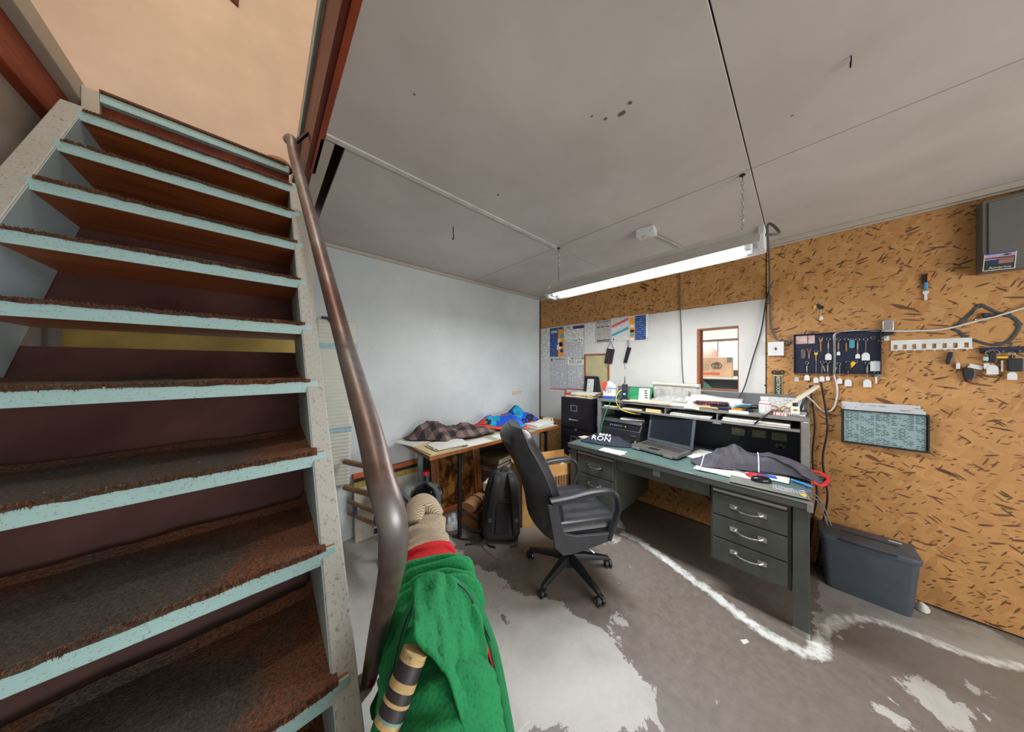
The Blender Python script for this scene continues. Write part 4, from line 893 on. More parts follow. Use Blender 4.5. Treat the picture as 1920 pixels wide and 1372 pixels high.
for k, (a, b, mt) in enumerate(((0.0, 0.10, TAN), (0.10, 0.14, TEALT), (0.14, 0.32, BLK), (0.32, 0.38, TAN), (0.38, 0.54, BLK), (0.54, 0.68, TAN), (0.68, 0.95, BLK), (0.95, 1.12, TAN))):
    p0, p1 = st1+d*a, st1+d*b
    m = MB().tube([p0, p0.lerp(p1, 0.5), p1], [0.0215+0.0006*(k % 2)]*3, 18)
    w = build('tape_wrap', m, mt, wp, smooth='auto', **W)
def drape(name, label, cat, mat, t0, t1, zt, hw, drops, flare, seed, folds=1.0, nu=54, nv=70, skew=0.0, taper=0.0, attr=None, arcs=()):
    """cloth hung over the horse: t along the beam, s across it"""
    mb = MB()
    def fn(u, v):
        s = (v-0.5)*2; t = t0+(t1-t0)*u
        dl = drops[0] if s < 0 else drops[1]
        edge = 1+0.14*fbm(u*5, s*2, seed+3)
        w = hw*(1-taper*u); ln = (w*1.35+dl*edge); a = abs(s)*ln; arc = w*1.35
        sg = -1 if s < 0 else 1
        if a < arc:
            th = a/arc*PI*0.5; y = w*math.sin(th); z = -w*0.55*(1-math.cos(th))
        else:
            q = a-arc; y = w+flare*q+0.010*math.sin(q*20+seed); z = -w*0.55-q*(1-0.5*flare*flare)
        f = fbm(u*7+s*1.5, s*3+u*2, seed); rg = 1-abs(2*N3(u*6+0.8*s*sg, s*2.5, 0, seed+5))
        fold = folds*(0.012*f+0.016*max(0, rg)*(0.35+abs(s)))
        wav = folds*0.016*math.sin(u*15+3*N3(u*4, s, 0, seed+7))*max(0, abs(s)-0.35)
        for tk, bow, wd_, hh in arcs: fold += hh*math.exp(-((t-tk+bow*s*s)/wd_)**2)*(1-0.35*abs(s))
        p = Vector((t+skew*sg*max(0, -z)*0.5+0.015*fbm(s*4, u, seed+8), sg*(y+fold*0.8+wav), z+fold*(1 if a < arc else 0.3)+0.006))
        return hm @ (p+Vector((0, 0, zt-9.0*min(0, t)**2)))
    mb.grid(fn, nu, nv)
    base = hm @ Vector(((t0+t1)/2, 0, zt))
    o = thing(name, label, cat, (base.x, base.y, base.z)) if attr == 'parts' else None
    b = build(name if o is None else 'body', mb, mat, o, smooth=True, solid=0.0035, world=True)
    if o is None: tag(b, label, cat)
    return o or b
ctr = drape('corduroy_trousers', 'beige ribbed corduroy trousers folded over the far end of the sawhorse', 'trousers', CORD, RL*0.60, RL+0.05, 0.004, 0.075, (0.20, 0.22), 0.22, 4, 0.7, taper=0.25, attr='parts')
build('cuff', MB().tube(catmull([hm @ Vector((RL-0.02, -0.045, 0.005)), hm @ Vector((RL+0.03, -0.03, 0.04)), hm @ Vector((RL+0.045, 0.01, 0.035)), hm @ Vector((RL+0.02, 0.05, -0.01))], 8), [0.028+0.014*math.sin(i_*PI/24) for i_ in range(25)], 16, flat=(1, 0.75)), CORD, ctr, smooth=True, **W)
drape('red_shirt', 'bright red cotton shirt between beige corduroy and green jersey', 'shirt', REDCLOTH, RL*0.47, RL*0.70, 0.016, 0.077, (0.20, 0.30), 0.28, 9, 0.6)
jt_ = drape('green_jersey', 'green mesh sports jersey draped over the near end of the sawhorse', 'jersey', JERSEY, -0.085, RL*0.52, 0.030, 0.082, (0.26, 0.40), 0.10, 2, 1.0, attr='parts', nu=110, nv=90, arcs=((0.30, 0.10, 0.010, 0.024), (0.272, 0.14, 0.008, 0.028), (0.245, 0.17, 0.008, 0.024), (0.215, 0.20, 0.009, 0.030), (0.12, 0.16, 0.014, 0.014), (0.02, 0.10, 0.02, 0.016)))
def flap(pts0, pts1, seed, amp=0.008, n=24):
    c0, c1 = catmull(pts0, 8), catmull(pts1, 8); m = min(len(c0), len(c1))-1
    return MB().grid(lambda u, v: (lambda a, b: a.lerp(b, v)+Vector((0, 0, amp*fbm(u*5, v*4, seed))))(c0[int(round(u*m))], c1[int(round(u*m))]), m, 14)
hp_ = lambda t, s, z: hm @ Vector((t, s, z))
build('folded_sleeve', flap([hp_(0.17, -0.045, 0.095), hp_(0.18, 0.0, 0.112), hp_(0.15, 0.05, 0.095), hp_(0.09, 0.09, 0.055)], [hp_(0.035, -0.045, 0.115), hp_(-0.01, 0.005, 0.075), hp_(-0.06, 0.04, 0.0), hp_(-0.06, 0.09, -0.08)], 3, 0.014), JERSEY, jt_, smooth=True, solid=0.004, **W)
build('hem_band', MB().tube(catmull([hp_(0.06, -0.090, 0.020), hp_(0.13, -0.055, 0.074), hp_(0.175, 0.005, 0.092), hp_(0.14, 0.065, 0.078), hp_(0.07, 0.105, 0.02), hp_(-0.01, 0.118, -0.08)], 8), 0.010, 8, flat=(1, 0.4)), pm('green_rib', (24, 122, 72), 0.85, scale=60), jt_, smooth=True, **W)
build('seam_line', MB().tube(catmull([hp_(0.06, -0.082, 0.030), hp_(0.12, -0.052, 0.083), hp_(0.165, 0.005, 0.100), hp_(0.13, 0.062, 0.088), hp_(0.06, 0.100, 0.030)], 8), 0.0013, 5), INK, jt_, **W)

# ================================================================== METAL RACK BEHIND THE STAIRS
rk = thing('metal_rack', 'dark steel bracket with brown bars and wire mesh by the wall', 'rack', (0.62, 2.25, 0))
NVY = pm('chipped_navy_steel', (52, 50, 84), 0.4, 0.3, var=0.5, scale=16, c2=(24, 22, 30)); BRB = pm('worn_brown_bar', (146, 112, 78), 0.5, 0.1, var=0.3, scale=12)
p = onfloor(700, 1045); px, py = 0.63, 2.20
build('upright_plate', MB().box(px-0.012, px+0.06, py, py+0.012, 0.20, 0.76), NVY, rk, bevel=0.003, **W)
build('lower_post', MB().box(px+0.005, px+0.06, py-0.045, py-0.035, 0.012, 0.27), NVY, rk, bevel=0.003, **W)
build('shelf_tab', MB().box(px-0.03, px+0.075, py-0.05, py+0.012, 0.27, 0.285), pm('bare_steel_tab', (150, 132, 116), 0.4, 0.5), rk, bevel=0.003, **W)
fm = Matrix.Translation((px+0.03, py-0.045, 0.0)) @ Matrix.Rotation(math.radians(-8), 4, 'Z')
build('foot_plate', MB().box(-0.03, 0.045, -0.22, -0.145, 0.0, 0.01, fm).box(-0.03, 0.045, -0.105, 0.01, 0.0, 0.01, fm).box(-0.03, -0.012, -0.145, -0.105, 0.0, 0.01, fm).box(0.025, 0.045, -0.145, -0.105, 0.0, 0.01, fm).box(0.0, 0.012, -0.145, -0.105, 0.0, 0.01, fm), pm('bare_steel_tab', (150, 132, 116)), rk, **W)
for z, x1, y1 in ((0.70, 0.49, 2.53), (0.49, 0.49, 2.53), (0.365, 0.52, 2.53), (0.27, 0.52, 2.53)):
    build('bar', MB().cyl((px, py+0.008, z), (x1, y1, z+0.0), 0.021 if z > 0.4 else 0.016, n=12), BRB, rk, smooth='auto', **W)
build('bar_link', MB().box(0.53, 0.56, 2.435, 2.465, 0.27, 0.365), NVY, rk, **W)
build('mesh_rail', MB().box(0.765, 0.795, 1.76, 2.40, 0.485, 0.515), pm('grey_rail', (104, 118, 128), 0.45, 0.3), rk, bevel=0.003, **W)
build('lower_rail', MB().box(0.765, 0.795, 1.76, 2.40, 0.10, 0.125), pm('grey_rail', (104, 118, 128)), rk, bevel=0.003, **W)
build('wood_strip', MB().box(0.745, 0.764, 1.78, 2.38, 0.40, 0.47), pm('tan_wood_strip', (160, 120, 62), 0.6), rk, **W)
wm = MB()
for k in range(20): wm.cyl((0.78, 1.78+k*0.032, 0.125), (0.78, 1.78+k*0.032, 0.485), 0.002, n=5)
for k in range(10): wm.cyl((0.782, 1.76, 0.15+k*0.035), (0.782, 2.40, 0.15+k*0.035), 0.002, n=5)
wm_ = build('wire_mesh', wm, BLACKM, rk, **W); wm_['kind'] = 'stuff'
for y in (1.77, 2.385): build('corner_post', MB().box(0.765, 0.795, y-0.012, y+0.012, 0.0, 0.485), NVY, rk, **W)
build('cross_bar', MB().box(px+0.0601, 0.765, py-0.0, py+0.012, 0.44, 0.47), NVY, rk, **W)
# pale ribbed blind hung on the wall by a clip
b_ = onback(622, 640)
bd_t = thing('ribbed_blind', 'pale ribbed roll-up blind hanging on the grey wall behind the handrail', 'blind', (0.42, 2.60, 0.45))
bm_ = MB()
def blind(u, v):
    x = 0.30+(0.25+0.05*v**2)*u; z = 0.50+1.35*v; x1 = 0.30+0.23*u if v < 0.45 else x
    return (x1 + 0.02*u*math.sin(v*3), 2.603-0.05*u*u*(1-v)*0.9-0.002*math.cos(v*2*PI*46), z)
build('ribbed_sheet', bm_.grid(blind, 10, 230), pm('cream_ribbed_vinyl', (206, 208, 196), 0.5, var=0.1, scale=2), bd_t, smooth=True, solid=0.002, **W)
for z in (1.62, 0.93): build('blue_band', MB().grid(lambda u, v: (lambda q: (q[0], q[1]-0.003, q[2]))(blind(u, (z-0.5)/1.35+v*0.035)), 10, 8), pm('pale_blue_band', (164, 196, 204), 0.5), bd_t, solid=0.001, **W)
build('clip', MB().box(0.345, 0.40, 2.575, 2.622, 1.86, 1.875).box(0.388, 0.40, 2.575, 2.622, 1.835, 1.86), BLACKM, bd_t, **W)
tp = onback(664, 634)
single('paper_flag', 'small white paper triangle stuck on the grey wall', 'paper', MB().prism([(-0.05, 0.07), (0.03, -0.005), (-0.02, -0.03)], 0.0005, 0.003, 2), PAPERW, loc=(tp.x, YW, tp.z), rot=BACKROT)
tp = onback(969, 736)
tpt = thing('wall_plate', 'small flesh-coloured blank plate screwed to the grey wall', 'plate', (tp.x, YW, tp.z), BACKROT)
build('plate', MB().box(-0.085, 0.085, -0.024, 0.024, 0.0005, 0.005), pm('flesh_plastic', (206, 188, 168), 0.5), tpt, bevel=0.002)
for x in (-0.07, 0.07): build('screw', MB().cyl((x, 0, 0.005), (x, 0, 0.0065), 0.004, n=10), STEEL, tpt)

# ================================================================== ON THE TABLE
def ptable(L): return [ontable(u, v) for u, v in L]
def heap_thing(name, label, cat, mat, poly, h, z, rimattr=False, **kw):
    c = sum((Vector((p[0], p[1], 0)) for p in poly), Vector())/len(poly)
    
    if kw.get('bumps'): kw['bumps'] = [(b[0]-c.x, b[1]-c.y, b[2], b[3]) for b in kw['bumps']]
    if kw.get('peak'): kw['peak'] = (kw['peak'][0]-c.x, kw['peak'][1]-c.y)
    mb, rim = heap([(p[0]-c.x, p[1]-c.y) for p in poly], h, **kw)
    o = single(name, label, cat, mb, mat, loc=(c.x, c.y, z), smooth=True, attr=dict(rim=rim)); m = o.modifiers.new('s', 'SOLIDIFY'); m.thickness = 0.004; m.offset = 1
    return o
def sheet(name, label, mat, p, w, d, rz, z, n=1, h=0.0012, seed=0, group=None, cat='paper', **kw):
    mb = sheet_stack(MB(), w, d, h, n, kw.get('jit', 0.01), kw.get('rot', 0.08), seed)
    return single(name, label, cat, mb, mat, loc=(p[0], p[1], z), rot=(0, 0, rz), group=group)
sheet('paper_folder', 'worn cream folder under papers at the table corner', PAPERY, (1.11, 2.18), 0.30, 0.40, 0.05, ZT+0.0005, 2, 0.006, 1, cat='folder')
sheet('paper_stack', 'fanned stack of white papers at the table corner', PAPERW, (1.19, 2.10), 0.30, 0.21, -0.1, ZT+0.009, 5, 0.014, 2, cat='papers', rot=0.25, jit=0.02)
sheet('paper_sheet', 'single white sheet beside the plaid shirt', PAPERW, (1.02, 2.42), 0.22, 0.28, 0.3, ZT+0.0075, 2, 0.003, 3, jit=0.02)
sheet('paper_sheet', 'white sheet hanging near the table front edge', PAPERW, (1.44, 2.035), 0.28, 0.15, 0.0, ZT+0.0005, 1, 0.0012, 4)
sheet('paper_sheet', 'white sheet half under the bright patterned blanket', PAPERW, (1.80, 2.03), 0.28, 0.15, -0.03, ZT+0.0005, 1, 0.0012, 5)
heap_thing('plaid_shirt', 'brown plaid flannel shirt crumpled on the table', 'shirt', PLAID, [(0.98, 2.54), (1.0, 2.42), (1.12, 2.30), (1.20, 2.165), (1.30, 2.19), (1.42, 2.13), (1.60, 2.115), (1.75, 2.14), (1.80, 2.26), (1.74, 2.40), (1.62, 2.48), (1.40, 2.54), (1.18, 2.55)], 0.05, ZT+0.018, amp=0.028, fs=8, seed=5, nfold=60, bumps=[(1.20, 2.42, 0.09, 0.09), (1.12, 2.44, 0.07, 0.04), (1.50, 2.32, 0.10, 0.03)], peak=(1.24, 2.44), nr=34, na=120, power=3.0)
heap_thing('patterned_blanket', 'crumpled blue and orange patterned fleece blanket on the table', 'blanket', FLEECE, [(1.70, 2.50), (1.74, 2.32), (1.86, 2.12), (1.97, 1.975), (2.10, 1.99), (2.16, 2.09), (2.30, 2.07), (2.42, 2.10), (2.53, 2.18), (2.54, 2.40), (2.50, 2.54), (2.25, 2.56), (1.95, 2.55)], 0.055, ZT+0.0255, amp=0.028, fs=6, seed=12, nfold=44, bumps=[(1.86, 2.42, 0.08, 0.07), (2.12, 2.38, 0.10, 0.05), (2.36, 2.44, 0.10, 0.10), (2.36, 2.2, 0.06, 0.04)], peak=(2.2, 2.42), nr=36, na=130, power=3.0)
pk = MB(); sheet_stack(pk, 0.32, 0.20, 0.05, 6, 0.01, 0.08, 6)
single('envelope_stack', 'stack of white envelopes under the blanket edge', 'envelopes', pk, PAPERW, loc=(2.33, 2.06, ZT+0.001), rot=(0, 0, 0.05))
for k, x in enumerate((2.495, 2.522, 2.545)):
    single('tape_box', 'slim little box at the table end beside the black cabinet', 'box', MB().box(-0.011, 0.011, -0.05, 0.05, 0, 0.075), PAPERC if k != 1 else pm('olive_box', (150, 140, 104)), loc=(x, 2.07, ZT+0.001), group='small boxes at the table end', bevel=0.002)

# ================================================================== UNDER THE TABLE
jg = thing('water_jug', 'clear five-gallon water jug with red cap under the table', 'water jug', (1.045, 2.235, 0.001))
build('bottle', MB().lathe([(0.0, 0.0), (0.125, 0.0), (0.134, 0.015), (0.134, 0.09), (0.128, 0.10), (0.134, 0.11), (0.134, 0.21), (0.127, 0.225), (0.134, 0.24), (0.134, 0.355), (0.125, 0.39), (0.09, 0.43), (0.04, 0.45), (0.028, 0.46), (0.028, 0.535), (0.0, 0.535)], 30), JUGM, jg, smooth='auto')
build('cap', MB().lathe([(0.0, 0.562), (0.028, 0.560), (0.034, 0.55), (0.034, 0.53), (0.03, 0.53)], 20), pm('red_cap', (206, 44, 34), 0.45), jg, smooth='auto')
gb = thing('long_game_box', 'long flat orange and black edged box leaning on the grey wall', 'box', (0.865, 2.54, 0.0), (math.radians(-6), 0, 0))
build('box_body', MB().box(-0.30, 0.30, -0.02, 0.02, 0.0, 0.52), pm('box_white', (204, 196, 182), 0.6), gb, bevel=0.002)
build('orange_edge', MB().box(-0.302, 0.302, -0.022, 0.022, 0.5205, 0.555), pm('orange_edge', (206, 100, 40), 0.5), gb)
build('black_stripe', MB().box(-0.30, 0.30, -0.0215, -0.0202, 0.49, 0.520), INK, gb)
build('gold_stripe', MB().box(-0.30, 0.30, -0.0215, -0.0202, 0.44, 0.4895), pm('gold_print', (186, 158, 70), 0.5, var=0.4, scale=50), gb)
pf = thing('framed_picture', 'old framed landscape print in brown wood leaning under the table', 'picture', (1.50, 2.42, 0), (math.radians(-9), 0, math.radians(-6)))
for n, bxx in (('frame_rail', (-0.28, 0.28, -0.02, 0.012, 0.0, 0.05)), ('frame_rail', (-0.28, 0.28, -0.02, 0.012, 0.66, 0.71)), ('frame_stile', (-0.28, -0.225, -0.02, 0.012, 0.051, 0.659)), ('frame_stile', (0.225, 0.28, -0.02, 0.012, 0.051, 0.659))):
    build(n, MB().box(*bxx), BROWNW, pf, bevel=0.006)
build('inner_fillet', MB().box(-0.224, -0.20, -0.012, 0.0, 0.051, 0.659).box(0.20, 0.224, -0.012, 0.0, 0.051, 0.659), pm('gilt', (170, 110, 46), 0.4, 0.3), pf)
t = NT('dark_landscape_print'); n_ = t.noise(t.coord((3, 1, 2)), 3.5, 6, 0.6, 0.6)
PICM = t.out(t.ramp(n_, [(0.32, lin((30, 18, 12))), (0.48, lin((92, 54, 22))), (0.62, lin((168, 118, 56))), (0.8, lin((120, 92, 52)))]), 0.25)
build('print', MB().box(-0.199, 0.199, -0.004, 0.0, 0.052, 0.658), PICM, pf)
def pile(x, y, rz, items, group, label):
    z = 0.001
    for k, (w, d, h, m, nm, lb) in enumerate(items):
        jx, jy, jr = random.uniform(-.012, .012), random.uniform(-.012, .012), random.uniform(-.08, .08)
        o = thing(nm, lb, 'book' if nm == 'book' else nm.split('_')[-1], (x+jx, y+jy, z), (0, 0, rz+jr), group)
        build('cover', MB().box(-w/2, w/2, -d/2, d/2, 0, 0.003).box(-w/2, w/2, -d/2, d/2, h-0.003, h).box(-w/2, -w/2+0.003, -d/2, d/2, 0.003, h-0.003), m, o)
        build('pages', MB().box(-w/2+0.003, w/2-0.004, -d/2+0.003, d/2-0.003, 0.003, h-0.003), PAPERC, o)
        z += h+0.0008
olive = pm('olive_cover', (112, 104, 66), 0.6); greyc = pm('grey_cover', (150, 146, 138), 0.6); bluec = pm('blue_cover', (48, 66, 150), 0.5); brown_c = pm('brown_cover', (112, 74, 44), 0.6)
pile(1.945, 2.38, 0.25, [(0.24, 0.30, 0.06, greyc, 'book', 'thick grey book at the bottom of the tall stack under the table')] + [(0.23, 0.29, 0.05, greyc if k % 2 else brown_c, 'book', 'worn thick book within the tall stack under the table') for k in range(7)] + [(0.24, 0.30, 0.055, olive, 'book', 'olive covered ledger on top of the tall stack')], 'books in the tall stack', '')
pile(1.74, 2.07, 0.45, [(0.24, 0.20, 0.05, brown_c, 'book', 'brown book at the bottom of the short stack by the backpack')] + [(0.23, 0.19, 0.03, [greyc, bluec, PAPERW, greyc][k % 4], 'book', 'thin volume within the short stack by the backpack') for k in range(7)] + [(0.25, 0.21, 0.075, PAPERC, 'book', 'thick white paperback on top of the short stack')], 'books in the short stack', '')
single('flat_carton', 'flat brown carton lying on the floor behind the table leg', 'carton', MB().box(-0.10, 0.10, -0.09, 0.09, 0, 0.14), pm('brown_carton', (138, 90, 52), 0.7), loc=(1.475, 2.10, 0.001), rot=(0, 0, 0.4), bevel=0.003)
bg = thing('brown_bag', 'rolled brown paper bag tied with black string on the carton', 'bag', (1.47, 2.09, 0.142), (0, 0, 0.35))
build('bag_body', MB().tube(catmull([(-0.11, 0, 0.05), (-0.05, 0, 0.06), (0.03, 0.005, 0.06), (0.11, 0, 0.05)], 6), [0.055, 0.058, 0.06, 0.06, 0.059, 0.058, 0.057, 0.056, 0.057, 0.058, 0.059, 0.06, 0.058, 0.056, 0.055, 0.05, 0.052, 0.056, 0.06], 18, flat=(1.3, 0.85)), pm('kraft_paper', (172, 122, 78), 0.8, var=0.2, scale=25, bump=0.3), bg, smooth='auto')
build('string', MB().tube([(0.0, 0.082*math.cos(a), 0.06+0.054*math.sin(a)) for a in [2*PI*k/20 for k in range(20)]], 0.004, 6, closed=True), RUBBERC, bg)
mbp, rim = heap([(0.09, 0.0), (0.06, 0.08), (-0.02, 0.09), (-0.08, 0.05), (-0.09, -0.04), (-0.03, -0.09), (0.06, -0.07)], 0.09, amp=0.02, fs=16, seed=21, nr=18, na=60)
single('plastic_bag', 'crumpled clear plastic bag on the floor beside the table leg', 'bag', mbp, pm('translucent_film', (176, 178, 176), 0.25, var=0.4, scale=20), loc=(1.29, 2.20, 0.001), smooth=True)
single('black_cable', 'tangled black cable on the floor by the plastic bag', 'cable', MB().tube(catmull([(1.20, 2.05, 0.01), (1.26, 1.93, 0.012), (1.36, 1.87, 0.02), (1.42, 1.93, 0.05), (1.38, 2.0, 0.12), (1.30, 2.02, 0.16), (1.27, 2.06, 0.10), (1.34, 2.0, 0.02), (1.40, 1.90, 0.01), (1.33, 1.82, 0.01), (1.22, 1.88, 0.01)], 9), 0.006, 6), RUBBERC, smooth=True)
# backpack
bp = thing('backpack', 'black backpack leaning upright against the cardboard box', 'backpack', (1.50, 1.76, 0), (math.radians(-10), math.radians(4), math.radians(-36)))
BPK = pm('black_nylon', (46, 42, 44), 0.65, var=0.25, scale=30, bump=0.15); BPS = pm('black_webbing', (36, 34, 36), 0.7, var=0.2, scale=60)
def bpr(z, hx, hy, oy=0): return [Vector((q.x, q.y+oy, z)) for q in rrect(hx, hy, min(hx, hy)*0.65, 0, 6)]
build('main_body', loft(MB(), [bpr(0.0, 0.135, 0.07), bpr(0.03, 0.155, 0.085), bpr(0.2, 0.165, 0.095), bpr(0.38, 0.155, 0.088), bpr(0.50, 0.125, 0.07), bpr(0.555, 0.08, 0.045), bpr(0.57, 0.03, 0.02)]), BPK, bp, smooth=True)
build('front_pocket', loft(MB(), [bpr(0.03, 0.11, 0.03, 0.10), bpr(0.06, 0.125, 0.045, 0.10), bpr(0.26, 0.12, 0.045, 0.10), bpr(0.31, 0.10, 0.03, 0.095)]), BPK, bp, smooth=True)
for s in (-1, 1):
    build('shoulder_strap', MB().tube(catmull([(s*0.055, -0.05, 0.535), (s*0.065, -0.115, 0.49), (s*0.085, -0.145, 0.38), (s*0.10, -0.14, 0.26), (s*0.115, -0.115, 0.15), (s*0.125, -0.09, 0.06)], 8), 0.033, 10, flat=(1.0, 0.28) if s > 0 else (1.0, 0.28)), BPS, bp, smooth=True)
    build('strap_tail', MB().tube(catmull([(s*0.125, -0.095, 0.10), (s*0.13, -0.12, 0.04), (s*0.12, -0.16, 0.012), (s*0.06, -0.22, 0.022)], 6), 0.012, 8, flat=(1, 0.25)), BPS, bp, smooth=True)
    build('side_strap', MB().box(s*0.168-0.004, s*0.168+0.004, -0.012, 0.012, 0.10, 0.34), BPS, bp)
    build('buckle', MB().box(s*0.108-0.016, s*0.108+0.016, -0.142, -0.128, 0.17, 0.20), DARKP, bp, bevel=0.003)
build('back_pad', MB().box(-0.06, 0.06, -0.105, -0.088, 0.06, 0.30), pm('mesh_pad', (30, 28, 30), 0.9, bump=0.3, scale=60), bp, bevel=0.012)
build('back_strap', MB().box(-0.12, 0.12, -0.108, -0.096, 0.315, 0.345), BPS, bp, bevel=0.004)
build('haul_loop', MB().tube(catmull([(-0.03, -0.05, 0.56), (-0.02, -0.06, 0.59), (0.02, -0.06, 0.59), (0.03, -0.05, 0.56)], 5), 0.008, 8, flat=(1, 0.5)), BPS, bp, smooth=True)
# litter on the floor
for k, (u, v, w) in enumerate(((1397, 1203, 0.022), )):
    q = onfloor(u, v); single('paper_scrap', 'torn white paper scrap on the brown floor', 'paper scrap', MB().prism([(-w, -0.012), (w*0.9, -0.006), (w, 0.010), (-w*0.8, 0.012)], 0.0005, 0.0016, 2), PAPERW, loc=(q.x, q.y, 0.0005), rot=(0, 0, -0.6))
q = onfloor(1703, 1136); mbp, rim = heap([(0.04, 0.0), (0.02, 0.03), (-0.03, 0.02), (-0.04, -0.01), (0.01, -0.03)], 0.025, amp=0.02, fs=45, seed=31, nr=10, na=40)
single('crumpled_tissue', 'crumpled white tissue on the floor beside the waste bin', 'tissue', mbp, PAPERW, loc=(q.x+0.02, q.y-0.05, 0.001), smooth=True)
# ================================================================== ON THE DESK
navy_poly = [Vector((min(q_.x, 2.515), min(q_.y, 1.47), 0)) for q_ in [ondesk(*q) for q in ((1085, 822), (1105, 808), (1150, 806), (1200, 812), (1202, 826), (1185, 840), (1150, 838), (1110, 832), (1090, 828))]]
ns = thing('navy_shirt', 'folded navy t-shirt with white lettering on the desk corner', 'shirt', (sum(p.x for p in navy_poly)/9, sum(p.y for p in navy_poly)/9, ZD+0.004))
c_ = Vector(ns.location)
mbh, rim = heap([(p.x-c_.x, p.y-c_.y) for p in navy_poly], 0.055, amp=0.018, fs=9, seed=41, nr=26, na=90)
o = build('cloth', mbh, NAVY, ns, smooth=True, attr=dict(rim=rim)); o.modifiers.new('s', 'SOLIDIFY').thickness = 0.004
q = onplane(1127, 822, 2, ZD+0.08)
tm = Matrix.Translation(q-c_) @ Matrix.Rotation(math.radians(-78), 4, 'Z') @ Matrix.Rotation(math.radians(38), 4, 'X'); text_mesh('lettering', 'RON', 0.072, WHITE, ns, tm, 0.002, sx=1.1)
tm = Matrix.Translation(q-c_+Vector((0.10, 0.02, 0.012))) @ Matrix.Rotation(math.radians(-78), 4, 'Z') @ Matrix.Rotation(math.radians(25), 4, 'X')
for k in range(4): build('white_print', MB().prism([(-0.05+k*0.028, -0.012), (-0.032+k*0.028, -0.016+0.004*(k % 2)), (-0.026+k*0.028, 0.012), (-0.042+k*0.028, 0.018-0.004*(k % 2))], -0.001, 0.002, 2, tm), WHITE, ns)
# printer
pr = thing('inkjet_printer', 'low black inkjet printer under the hutch shelf', 'printer', (2.78, 1.235, ZD+0.0015))
build('body', MB().prism([(-0.18, 0.0), (0.16, 0.0), (0.16, 0.155), (-0.11, 0.155), (-0.165, 0.10)], -0.205, 0.205, 1), BLACKP, pr, bevel=0.008)
build('scanner_lid', MB().prism([(-0.125, 0.156), (0.16, 0.156), (0.16, 0.188), (-0.105, 0.188)], -0.20, 0.20, 1), DARKP, pr, bevel=0.008)
build('control_strip', MB().box(-0.001, 0.001, -0.19, 0.19, -0.030, 0.030, Matrix.Translation((-0.140, 0, 0.128)) @ Matrix.Rotation(math.radians(45), 4, 'Y')), pm('glossy_black', (22, 22, 28), 0.2), pr)
for k in range(6): build('button', MB().box(-0.003, 0.0, -0.006, 0.006, -0.009, 0.009, Matrix.Translation((-0.1415, 0.10-k*0.022, 0.129)) @ Matrix.Rotation(math.radians(45), 4, 'Y')), pm('grey_button', (96, 98, 110), 0.4) if k not in (2,) else pm('violet_led', (90, 80, 210), 0.4), pr)
build('amber_button', MB().cyl((-0.143, -0.055, 0.128), (-0.147, -0.055, 0.132), 0.006, n=10), ORANGEPR, pr)
build('output_tray', MB().box(-0.26, -0.165, -0.15, 0.15, 0.012, 0.022), BLACKP, pr, bevel=0.003)
build('badge', MB().box(-0.183, -0.1805, -0.17, -0.12, 0.055, 0.066), STEEL, pr)
sheet('printer_paper', 'curled white pages lying on top of the printer lid', PAPERW, (2.76, 1.16), 0.13, 0.22, 0.25, ZD+0.192, 3, 0.008, 11, cat='papers', rot=0.2)
# laptop
lp = thing('laptop', 'open dark grey laptop facing the office chair', 'laptop', (2.50, 0.815, ZD+0.0015), (0, 0, math.radians(-9)))
build('base', loft(MB(), [rrect(0.128, 0.188, 0.015, 0.008), rrect(0.133, 0.193, 0.018, 0.014), rrect(0.133, 0.193, 0.018, 0.030), rrect(0.130, 0.190, 0.016, 0.034)]), pm('laptop_grey', (92, 91, 88), 0.42), lp, smooth='auto')
build('keyboard_deck', MB().box(-0.035, 0.105, -0.168, 0.168, 0.0342, 0.0352), pm('deck_silver', (140, 134, 122), 0.4, 0.3), lp)
for r in range(6):
    for k in range(16):
        m = build('key', MB().box(-0.0074, 0.0074, -0.0078, 0.0078, 0, 0.0022), BLACKP, lp, bevel=0.001, seg=1) if (r, k) == (0, 0) else None
        if m is not None: key0 = m; key0.location = (-0.022+0.0, -0.156, 0.0353); continue
        c = key0.copy(); C.objects.link(c); c.location = (-0.022+r*0.0215, -0.156+k*0.0208, 0.0353)
for y in (-0.13, 0.13): build('hinge', MB().cyl((0.128, y-0.03, 0.034), (0.128, y+0.03, 0.034), 0.008, n=12), BLACKP, lp, smooth='auto')
for y in (-0.125, 0.145): build('latch_foot', MB().box(-0.142, -0.130, y-0.035, y+0.035, 0.006, 0.026), pm('foot_grey', (112, 120, 124), 0.4), lp, bevel=0.004)
build('touchpad', MB().box(-0.115, -0.055, -0.03, 0.055, 0.0342, 0.0348), pm('pad_dark', (44, 46, 50), 0.35), lp)
ldm = Matrix.Translation((0.130, 0, 0.036)) @ Matrix.Rotation(math.radians(14), 4, 'Y')
lid = build('lid', MB().box(0.0, 0.012, -0.193, 0.193, 0.0, 0.285, ldm), pm('laptop_bezel', (76, 82, 92), 0.4), lp, bevel=0.004)
t = NT('dark_screen'); SCR = t.out(lin((30, 34, 42)), 0.12)
build('screen', MB().box(-0.0012, -0.0002, -0.172, 0.172, 0.028, 0.265, ldm), SCR, lid)
build('lid_badge', MB().cyl(ldm @ Vector((-0.0015, 0, 0.014)), ldm @ Vector((-0.0002, 0, 0.014)), 0.005, n=10), STEEL, lid)
